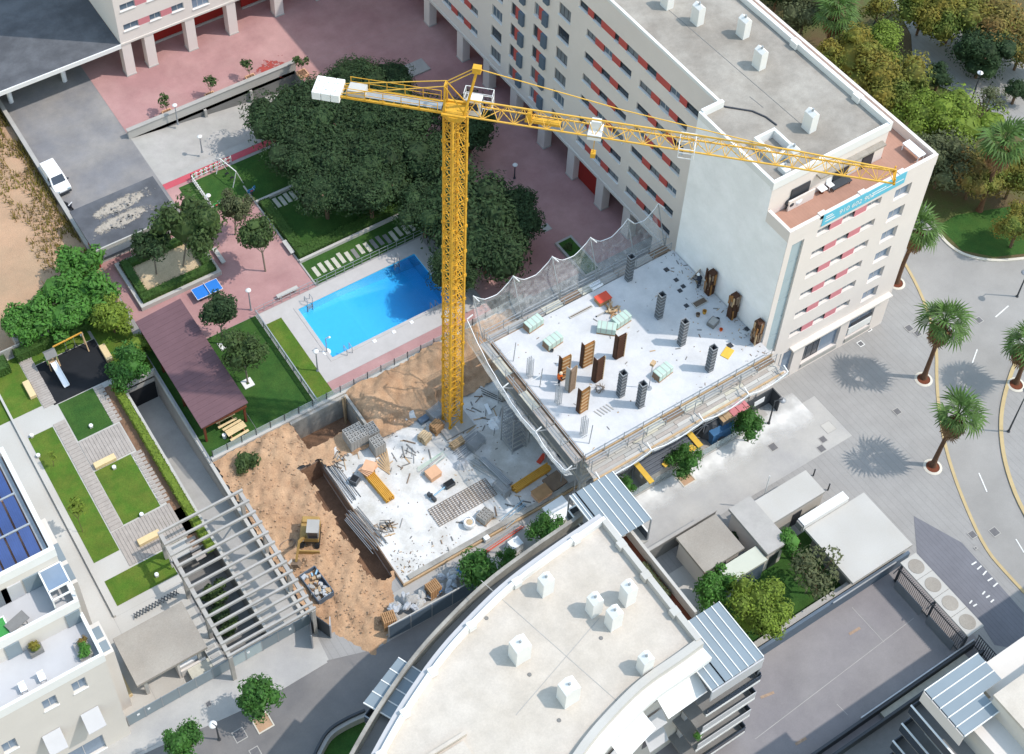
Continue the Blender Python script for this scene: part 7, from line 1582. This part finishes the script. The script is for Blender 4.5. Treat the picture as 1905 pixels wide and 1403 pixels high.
# street trees
GS = 'clipped street trees'
for base, crown, r, lb in (((485,1338),(475,1298),42,'on the pavement below the pergola'),((340,1425),(336,1383),38,'at the lower frame edge beside the lamp'),((1278,888),(1275,858),30,'in front of the yellow-boarded cabin'),((1392,820),(1390,786),31,'beside the facade end and street lamp'),((1168,928),(1164,905),20,'small one behind the glass canopy'),((1018,1012),(1018,988),32,'beside the white cabinets left of the canopy'),((890,1095),(896,1063),43,'large one at the hoarding with rubble bags'),((952,1060),(948,1042),24,'small one between hoarding and curved wall')):
    tree('round green street tree '+lb, 'mid', 'leaf_street', crown, r, base=base, group=GS, tr=.08)
# side garden trees
for base, crown, r, cls, m_, lb in (((1335,1118),(1328,1088),40,'mid','leaf_bright','bright green tree beside the pale green shed'),((1415,1180),(1410,1132),58,'autumn','leaf_lime','yellow-green tree between canopy and driveway wall'),((1475,1040),(1472,1008),26,'mid','leaf_bright','narrow bright tree behind the weathered hut'),((1520,1105),(1512,1058),52,'airy','leaf_olive','loose olive-coloured tree on the side lawn')):
    tree(lb, cls, m_, crown, r, base=base, tr=.1)
# park trees
GP = 'park trees beyond the long block'
for cx, cy, r, cls, m_, lb in ((1590,112,62,'autumn','leaf_autumn','yellowing tree left of the park path, by the roof edge'),(1655,150,62,'autumn','leaf_autumn','yellowing tree touching the roof parapet'),(1640,80,40,'autumn','leaf_lime','greenish tree behind the yellowing pair'),(1720,15,55,'autumn','leaf_autumn','yellow tree at the upper frame edge by the path'),(1775,30,60,'autumn','leaf_autumn','yellow tree right of the park path'),(1850,45,62,'autumn','leaf_orange','orange tree near the upper corner'),(1905,80,50,'autumn','leaf_orange','orange tree at the corner of the frame'),(1832,95,52,'big','leaf_dark','dark round tree in front of the orange trees'),(1748,143,26,'mid','leaf_dark','small dark tree beside the park path'),(1722,225,52,'autumn','leaf_lime','lime green tree beside the roof parapet corner'),(1790,235,62,'autumn','leaf_lime','lime green tree in the middle of the park'),(1755,300,58,'autumn','leaf_olive','olive tree behind the terrace corner'),(1815,320,50,'autumn','leaf_orange','brownish tree left of the tall palm'),(1890,320,48,'autumn','leaf_autumn','yellow-green tree right of the tall palm'),(1900,410,42,'autumn','leaf_autumn','yellow tree over the park kerb'),(1840,190,30,'airy','leaf_olive','sparse brownish tree by the park lamp'),(1892,168,22,'mid','leaf_dark','little dark tree at the right of the park path'),(1500,15,50,'autumn','leaf_olive','dark tree peeping over the roof at the top'),(1450,-30,60,'autumn','leaf_dark','dark tree at the top edge behind the roof'),(1640,20,35,'airy','leaf_autumn','sparse yellow tree beside the upper palm')):
    tree(lb, cls, m_, (cx, cy), r, zc=4.2 if cls != 'mid' else 2.2, group=GP, tr=.16, basez=.1)
# bushes
for (x, y), r, z, m_, lb in (((460,855),24,.9,'leaf_mid','green shrub on the bare earth by the fence corner'),((448,868),15,.7,'leaf_mid','lower half of the shrub clump on the bare earth'),((400,1105),26,-1.0,'leaf_mid','upper shrub in the sunken yard'),((410,1140),26,-1.0,'leaf_dark','middle shrub in the sunken yard'),((425,1170),22,-1.0,'leaf_mid','lower shrub in the sunken yard'),((1057,460),9,.5,'leaf_mid','small plant in the plaza bed behind the net'),((1365,1000),12,.8,'leaf_dark','weed in the gap between two huts')):
    tree(lb, 'bush', m_, (x, y), r, zc=z, name='shrub', cat='shrub', tr=.03, basez=min(0,z-.6))
for base, crown, r, lb in (((154,990),(137,942),22,'thin staked sapling at the kerb of the long lawn'),((100,868),(97,848),9,'tiny staked sapling in the long lawn')):
    tree(lb, 'small', 'leaf_lime', crown, r, base=base, name='sapling', cat='sapling', tr=.025)
p = G(68,1212,12.8); t_ = T('potted_plant', 'dry yellowish potted plants on the front roof terrace', 'potted plant', p); R0, ms = crown_data('bush', 'leaf_autumn'); inst(ms[0], 'foliage', t_, (0,0,.7), 0, .75); MB().box(-.5,.5,-.35,.35,0,.45).build('pot', 'concrete_dark', t_, local=True)
p = G(158,1215,12.8); t_ = T('potted_plant', 'spiky green plant with reddish shrub in the terrace corner', 'potted plant', p); R0, ms = crown_data('bush', 'leaf_bright'); inst(ms[1], 'foliage', t_, (0,0,.6), 0, .8); R0, ms = crown_data('bush', 'leaf_orange'); inst(ms[2], 'foliage', t_, (.1,.7,.5), 0, .6); MB().box(-.5,.5,-.5,.9,0,.3).build('trough', 'concrete', t_, local=True)
t_ = bpy.data.objects['potted_plant']; R0, ms = crown_data('bush', 'leaf_bright'); inst(ms[0], 'foliage', t_, (0,0,.6), 0, .6)
# hedges: boxes of leaves on a dark core
def hedge(label, x0, x1, y0, y1, h, m_='hedge_leaf', dens=70, leaf=.2, z0=0, name='hedge'):
    rnd = random.Random(len(bpy.data.objects)); k = MB(); k.box(x0+.08,x1-.08,y0+.08,y1-.08,z0,z0+h-.1)
    A_ = (x1-x0)*(y1-y0); n_ = int(A_*dens+2*(x1-x0+y1-y0)*h*dens*.7)
    for i in range(n_):
        f = rnd.random(); top_ = A_/(A_+2*(x1-x0+y1-y0)*h)
        if f < top_: c = Vector((rnd.uniform(x0,x1),rnd.uniform(y0,y1),z0+h+rnd.uniform(-.12,.08))); nn = Vector((0,0,1))
        else:
            s_ = rnd.randrange(4); z = z0+rnd.uniform(.05,h); c, nn = ((Vector((x0,rnd.uniform(y0,y1),z)),Vector((-1,0,.3))),(Vector((x1,rnd.uniform(y0,y1),z)),Vector((1,0,.3))),(Vector((rnd.uniform(x0,x1),y0,z)),Vector((0,-1,.3))),(Vector((rnd.uniform(x0,x1),y1,z)),Vector((0,1,.3))))[s_]
        leafquad(k, c, nn+Vector((rnd.uniform(-.6,.6),rnd.uniform(-.6,.6),rnd.uniform(-.3,.6))), leaf, rnd)
    o = k.build(name, m_); tag(o, label, 'hedge'); return o
hedge('clipped lime green hedge along the sunken ramp', -24.75,-23.98,.0,19.6,.95,'leaf_lime'); hedge('dark clipped hedge behind the playground', -31,-21.0,27.3,28.35,1.2,'hedge_leaf'); hedge('clipped hedge at the left frame edge', -40,-31.9,26.6,28.3,1.2,'hedge_leaf')
hedge('hedge rim along the lower side of the raised planter', -18.1,-10.25,27.2,28.2,.9,'hedge_leaf',70,.2,.2); hedge('hedge rim along the left side of the raised planter', -18.1,-17.2,28.2,32.9,.9,'hedge_leaf',70,.2,.2); hedge('hedge rim along the right side of the raised planter', -11.2,-10.25,28.2,32.9,.9,'hedge_leaf',70,.2,.2); hedge('hedge rim along the rear side of the raised planter', -17.2,-11.2,32.0,32.9,.9,'hedge_leaf',70,.2,.2)
hedge('low hedge strip beside the pale kerb wall and stepping slabs', -2.5,9.8,24.3,25.5,.7,'hedge_leaf'); hedge('low hedge strip along the red paving under the trees', -2.5,-1.4,25.5,33.0,.7,'hedge_leaf'); hedge('planted strip on the terrace of the curved building', .1,1.3,-28.5,-25.2,.5,'leaf_olive',40,.22,12.1)
# dry grass by the land wall
rnd = random.Random(77); k = MB()
for i in range(5200):
    y = rnd.uniform(36,72); u = rnd.random(); x = -20.1-4.6*u*u*(1 if y < 60 else .8)
    if math.sin(y*.7)*math.cos(x*1.3+y*.3) < -.55: continue
    h = rnd.uniform(.25,.8); a = rnd.uniform(0,6.28); q = Vector((math.cos(a),math.sin(a),0)); c = Vector((x,y,.02)); tp = c+q*h*.5+Vector((0,0,h)); s_ = Vector((-q.y,q.x,0))*.06
    j = len(k.v); k.v += [tuple(c-s_),tuple(c+s_),tuple(tp)]; k.f.append((j,j+1,j+2)); k.mi.append(0)
o = k.build('dry_grass', 'grass_dry'); o['kind'] = 'stuff'; o['label'] = 'dry yellow grass along the boundary wall of the bare land'
# ------------------------------------------------------------------ palms
def frond_mesh(seed, m_='leaf_palm', droop=.5):
    rnd = random.Random(seed); k = MB(); k.bar((0,0,0),(.7,0,.12),.05,.03)
    n_ = 10
    for i in range(n_):
        a = (i/(n_-1)-.5)*2.5; d = Vector((math.cos(a),math.sin(a),0)); c = Vector((.68,0,.12)); L_ = .95*rnd.uniform(.85,1.1)*(1-.18*abs(a)/1.8)
        s_ = Vector((-d.y,d.x,0))*.055; md = c+d*L_*.55+Vector((0,0,.06)); tp = c+d*L_+Vector((0,0,-droop*rnd.uniform(.3,.6)))
        j = len(k.v); k.v += [tuple(c),tuple(md+s_),tuple(tp),tuple(md-s_)]; k.f.append((j,j+1,j+2,j+3)); k.mi.append(0)
    o = k.build('_fr', m_); me = o.data; bpy.data.objects.remove(o, do_unlink=True); return me
FR = [frond_mesh(i) for i in range(3)]; FD = [frond_mesh(9, 'palm_skirt', .9)]
def palm(label, base, crown, sc=1.0, tall=None, basez=0):
    b_ = G(*base, basez); zc = height_for(b_, crown[1]); top = G(*crown, basez+zc)-b_; rnd = random.Random(int(crown[0]))
    t_ = T('palm_tree', label, 'palm tree', b_, 'palms along the road'); k = MB(); prev = Vector((0,0,-.05)); n_ = 9
    prof = [(.38,0),(.3,.05),(.24,.12),(.2,.4),(.2,.75),(.24,.9),(.22,1.0)]
    rings = []
    for r, f in prof:
        c = Vector((top.x*f*f,top.y*f*f,top.z*f-.35*f)); rings.append([c+Vector((math.cos(a*.785)*r,math.sin(a*.785)*r,0)) for a in range(8)])
    for ra, rb_ in zip(rings, rings[1:]): k.strip(ra+[ra[0]], rb_+[rb_[0]])
    k.build('trunk', 'palm_bark', t_, local=True, smooth=True)
    for i in range(25):
        el = 1.3-2.0*((i+.5)/25)**.85+rnd.uniform(-.15,.15); a = i*2.399+rnd.uniform(-.35,.35); s_ = sc*1.35*rnd.uniform(.72,1.2)
        inst(rnd.choice(FR), 'frond', t_, top+Vector((0,0,-.1)), 0, s_, (rnd.uniform(-.3,.3), -el, a))
    for i in range(34):
        a = i*2.399; inst(FD[0], 'dead_frond', t_, top+Vector((math.cos(a)*.12,math.sin(a)*.12,-.2-.04*i)), 0, sc*.95, (rnd.uniform(-.3,.3), rnd.uniform(.9,1.3), a))
    return t_
palm('palm with shaggy skirt beside the street corner of the long block', (1668,525), (1710,425), 1.15)
palm('palm on the pavement in the middle of the row', (1718,703), (1757,598), 1.2)
palm('palm nearest the viewer with a brown skirt', (1735,866), (1783,772), 1.15)
palm('palm at the edge of the frame on the road island', (1890,712), (1912,640), 1.1, basez=.1)
palm('tall palm standing among the park trees', (1822,392), (1868,265), 1.5, basez=.1)
palm('palm at the top of the frame behind the long roof', (1533,102), (1558,20), 1.4, basez=.1)
for i, ((x, y), lb) in enumerate((((1668,527),'first round tree pit at the palm by the block corner'),((1718,706),'round tree pit of the middle palm'),((1735,869),'round tree pit of the nearest palm'),((1890,716),'round tree pit of the island palm'))):
    p = G(x, y, .1 if i == 3 else 0); t_ = T('tree_pit', lb, 'tree pit', p, 'round palm pits'); k = MB(); n_ = 18
    k.strip([(math.cos(a*.349)*.62,math.sin(a*.349)*.62,.09) for a in range(19)], [(math.cos(a*.349)*.85,math.sin(a*.349)*.85,.02) for a in range(19)]); k.build('rim', 'kerb_stone', t_, local=True); MB().cone((0,0,0),.62,.6,.05,18).build('soil', 'wood_brown', t_, local=True)
for (x, y), lb in (((489,1345),'square tree pit below the pergola street tree'),((1275,890),'square tree pit at the cabin street tree')):
    p = G(x, y); t_ = T('tree_pit', lb, 'tree pit', p); MB().box(-.6,.6,-.6,.6,.02,.04).build('soil', 'earth_pale', t_, local=True); k = MB(); [k.box(*bx, .02, .09) for bx in ((-.7,.7,-.7,-.6),(-.7,.7,.6,.7),(-.7,-.6,-.6,.6),(.6,.7,-.6,.6))]; k.build('rim', 'kerb_stone', t_, local=True)
# ================================================================== vehicles, lamps and small street things
vn = T('van', 'white delivery van parked beside the boundary wall', 'van', (0,0,0))
k = MB(); prof = [(-2.05,.35),(2.0,.35),(2.1,.75),(1.95,1.0),(1.2,1.15),(.55,1.8),(-1.9,1.85),(-2.08,1.5)]
def van_ring(y, inset): return [(x, y, z-(inset if z > 1.2 else 0)*0) for x, z in prof]
n_ = len(prof); ys = [(-.8,.0),(-.86,.0),(.86,.0),(.8,.0)]
k.v = []
def vr(y, f): return [(x*(1-.0), y*(f if z > 1.2 else 1), z) for x, z in prof]
k.v += vr(-.86,.88)+vr(.86,.88); k.f += [tuple(range(n_)), tuple(range(2*n_-1,n_-1,-1))]+[(i,n_+i,n_+(i+1) % n_,(i+1) % n_) for i in range(n_)]; k.mi += [0]*(n_+2)
body = k.build('body', 'car_white', vn, local=True, bevel=.08)
k = MB().add([(1.19,-.68,1.2),(1.19,.68,1.2),(.62,.62,1.77),(.62,-.62,1.77)], [(0,1,2,3)]); k.v = [(x+.03,y,z+.03) for x, y, z in k.v]; k.build('windscreen', 'window_glass', vn, local=True)
for s_ in (-1,1):
    MB().add([(.95,s_*.87,1.15),(.1,s_*.87,1.15),(.1,s_*.79,1.65),(.6,s_*.79,1.65)], [(0,1,2,3)]).build('side_window', 'window_glass', vn, local=True)
    for x in (-1.3,1.3):
        wh = MB(); wh.bar((x,s_*.68,.33),(x,s_*.88,.33),.66,.66,16); w_ = wh.build('wheel', 'tyre', vn, local=True); MB().bar((x,s_*.86,.33),(x,s_*.895,.33),.36,.36,12).build('rim', 'steel', w_, local=True)
    MB().obox((2.06,s_*.6,.82),(.1,.32,.18)).build('headlight', 'glass_pale', vn, local=True); MB().obox((1.0,s_*.98,1.15),(.12,.2,.16)).build('mirror', 'frame_dark', vn, local=True)
MB().obox((2.1,0,.5),(.1,1.6,.22)).build('bumper', 'frame_dark', vn, local=True); MB().obox((-2.08,0,.5),(.08,1.6,.22)).build('bumper', 'frame_dark', vn, local=True)
p = G(113,355); vn.location = (p.x-.1,p.y+1.6,.02); vn.rotation_euler = (0,0,R_(-88))
vn.location = (G(112,352).x, G(112,352).y+.9, .02)
mo = T('scooter', 'small dark motor scooter parked at the corner of the shelter roof', 'scooter', G(127,388), None, R_(-60)); 
for x in (-.5,.5): w_ = MB().bar((x,-.05,.22),(x,.05,.22),.44,.44,14).build('wheel', 'tyre', mo, local=True); MB().bar((x,-.06,.22),(x,.06,.22),.2,.2,10).build('rim', 'steel', w_, local=True)
MB().obox((-.3,0,.5),(.6,.28,.3)).obox((.1,0,.3),(.5,.24,.08)).obox((.42,0,.6),(.12,.3,.6),0,.25,'Y').build('body', 'cloth_dark', mo, local=True, bevel=.04); MB().obox((-.25,0,.7),(.55,.26,.1)).build('seat', 'rubber_black', mo, local=True); MB().bar((.45,-.3,.95),(.45,.3,.95),.05).build('handlebar', 'white_plastic', mo, local=True)
# lamps
def lamp(label, base, h, m_='steel_dark', globe='white_paint', arm=0, rz=0, group='garden lamps', z=0):
    p = G(*base, z); t_ = T('street_lamp', label, 'street lamp', p, group, rz); MB().cone((0,0,0),.09,.05,h,8).build('post', m_, t_, local=True); MB().cone((0,0,0),.16,.14,.12,8).build('base', m_, t_, local=True)
    if arm: MB().bar((0,0,h-.05),(arm,0,h+.1),.06).build('arm', m_, t_, local=True); MB().lathe((arm,0,h-.25), [(.05,.3),(.32,.16),(.34,.1),(.1,.0)], 14).build('lamp_head', globe, t_, local=True, smooth=True)
    else: MB().lathe((0,0,h-.05), [(.06,0),(.2,.1),(.28,.2),(.26,.27),(.05,.32)], 14).build('lamp_head', globe, t_, local=True, smooth=True)
lamp('white lamp between the planter and the pool fence', (467,577), 2.9, 'steel'); lamp('white lamp beside the pool corner and narrow lawn', (591,690), 2.9, 'steel'); lamp('white lamp on the play fence', (393,400), 2.8, 'steel'); lamp('white lamp on the garage ramp', (376,283), 2.2, 'steel'); lamp('white lamp at the plaza parapet', (331,231), 2.7, 'steel'); lamp('white lamp beside the dark grove on the red plaza', (957,332), 1.9, 'steel_dark')
GL = 'tall street lamps'
lamp('dark street lamp with round head beside the facade end', (1430,788), 3.6, 'steel_dark', 'steel', .75, R_(-20), GL); lamp('dark street lamp on the road island', (1876,803), 5.2, 'steel_dark', 'steel', 1.1, R_(30), GL, .09); lamp('street lamp on the pavement below the pergola', (408,1376), 2.6, 'steel_dark', 'white_plastic', .3, R_(120), GL)
lamp('park lamp with pale head beside the path', (1806,190), 4.0, 'steel_dark', 'white_plastic', .6, R_(40), GL, .1); lamp('dark thin lamp post at the top of the park path', (1627,44), 3.4, 'steel_dark', 'steel_dark', .4, 0, GL, .1); lamp('lamp post at the far edge of the road', (1892,552), 4.5, 'steel_dark', 'steel', -.8, R_(10), GL)
# hatches and drains let into the pavement
GH = 'metal hatches in the pavement'
for i, ((x, y), s_, lb) in enumerate((((1691,611),.75,'left one of the pair below the middle palm'),((1707,621),.7,'right one of the pair below the middle palm'),((1601,640),.6,'white-framed, in front of the shop door'),((1616,613),.5,'white-framed, at the shop sign window'),((1669,766),.7,'alone between the two palm shadows'),((1438,832),.8,'near the foot of the street lamp'),((1531,818),.7,'upper of two near the grey pavement field'),((1528,835),.75,'lower of two near the grey pavement field'),((1541,795),1.1,'pale square one above the pair'),((1821,596),.7,'round-looking, in the road'),((1850,990),.8,'in the road beside the kerb'),((1809,995),.7,'at the kerb of the forecourt'),((475,1400),.8,'at the lower frame edge in the street'),((1815,1020),.3,'tiny, beside the forecourt bricks'),((446,1368),1.0,'long drain beside the pavement lamp'),((388,1310),.5,'at the corner of the glass fence'),((1016,424),.9,'pale one on the red plaza by the grove'))):
    p = G(x, y); t_ = T('hatch', 'metal pavement hatch, '+lb, 'hatch', p, GH); fr_ = 'road_white' if i in (2,3) else 'concrete'
    k = MB(); a = s_/2; [k.box(*bx, .022, .045) for bx in ((-a,a,-a,-a+.07),(-a,a,a-.07,a),(-a,-a+.07,-a+.07,a-.07),(a-.07,a,-a+.07,a-.07))]; k.build('frame', fr_, t_, local=True); MB().box(-a+.07,a-.07,-a+.07,a-.07,.021,.04).build('cover', 'concrete_light' if i in (8,16) else 'hatch_metal', t_, local=True)
# pale slabs on the plaza
p = G(770,130); t_ = T('plaza_slab', 'pale square slab on the red plaza behind the grove', 'slab', p); MB().box(-1.6,1.6,-1.0,1.0,.02,.2).build('slab', 'concrete', t_, local=True)
p = G(1075,480); t_ = T('plaza_bed', 'pale walled planting strip on the plaza behind the net', 'planter', p); MB().box(-1.0,1.0,-2.6,2.6,.02,.35).build('wall', 'concrete', t_, local=True); MB().box(-.75,.75,-2.35,2.35,.3,.37).build('soil', 'lawn_deep', t_, local=True)
# inspection lids of the garden terrace, small terrace items
p = G(165,1225,12.8); 
for (x, y), lb in (((80,1265),'white chair at the front terrace parapet'),((45,1285),'white chair left of the other at the terrace parapet')):
    p = G(x, y, 12.75); t_ = T('terrace_chair', lb, 'chair', p, 'terrace chairs'); MB().obox((0,0,.42),(.5,.5,.06)).build('seat', 'white_plastic', t_, local=True); MB().obox((0,.24,.7),(.5,.05,.5)).build('backrest', 'white_plastic', t_, local=True)
    for a in (-.2,.2):
        for b_ in (-.2,.2): MB().bar((a,b_,0),(a,b_,.4),.04).build('leg', 'steel', t_, local=True)
p = G(35,1165,14.66); t_ = T('terrace_table', 'weathered grey wooden table on the middle terrace', 'table', p); MB().obox((0,0,.7),(1.6,.9,.06),.3).build('top', 'concrete_dark', t_, local=True); [MB().bar((a,b_,0),(a,b_,.7),.07).build('leg', 'concrete_dark', t_, local=True) for a in (-.6,.6) for b_ in (-.3,.3)]
p = G(2,1175,14.66); t_ = T('paddling_pool', 'green lined paddling pool at the edge of the middle terrace', 'paddling pool', p); MB().box(-1.6,.6,-.8,.8,0,.5).build('rim', 'white_plastic', t_, local=True); MB().box(-1.5,.5,-.7,.7,.45,.52).build('liner', 'child_green', t_, local=True)

m = mat('red_stain', 'a04a44', .95, .2, 1.5); n = m.node_tree.nodes; L = m.node_tree.links; b = n['Principled BSDF']; tc = n.new('ShaderNodeTexCoord'); q = n.new('ShaderNodeTexNoise'); q.inputs['Scale'].default_value = 1.1; q.inputs['Detail'].default_value = 7; q.inputs['Roughness'].default_value = .7; L.new(tc.outputs['Object'], q.inputs['Vector'])
ln = n.new('ShaderNodeVectorMath'); ln.operation = 'LENGTH'; L.new(tc.outputs['Object'], ln.inputs[0]); sb = n.new('ShaderNodeMath'); sb.operation = 'MULTIPLY_ADD'; sb.inputs[1].default_value = -.11; sb.inputs[2].default_value = .2; L.new(ln.outputs['Value'], sb.inputs[0]); ad = n.new('ShaderNodeMath'); L.new(sb.outputs[0], ad.inputs[0]); L.new(q.outputs[0], ad.inputs[1]); r2 = n.new('ShaderNodeMapRange'); r2.inputs[1].default_value = .56; r2.inputs[2].default_value = .6; L.new(ad.outputs[0], r2.inputs[0]); L.new(r2.outputs[0], b.inputs['Alpha'])
for i, (x, y) in enumerate(((505,128),)):
    o = MB().sheet([(-3.4,-3.0,0),(3.4,-3.0,0),(3.4,3.0,0),(-3.4,3.0,0)]).build('plaza_stain', 'red_stain', None, kind='structure'); p = G(x, y); o.location = (p.x,p.y,.032)
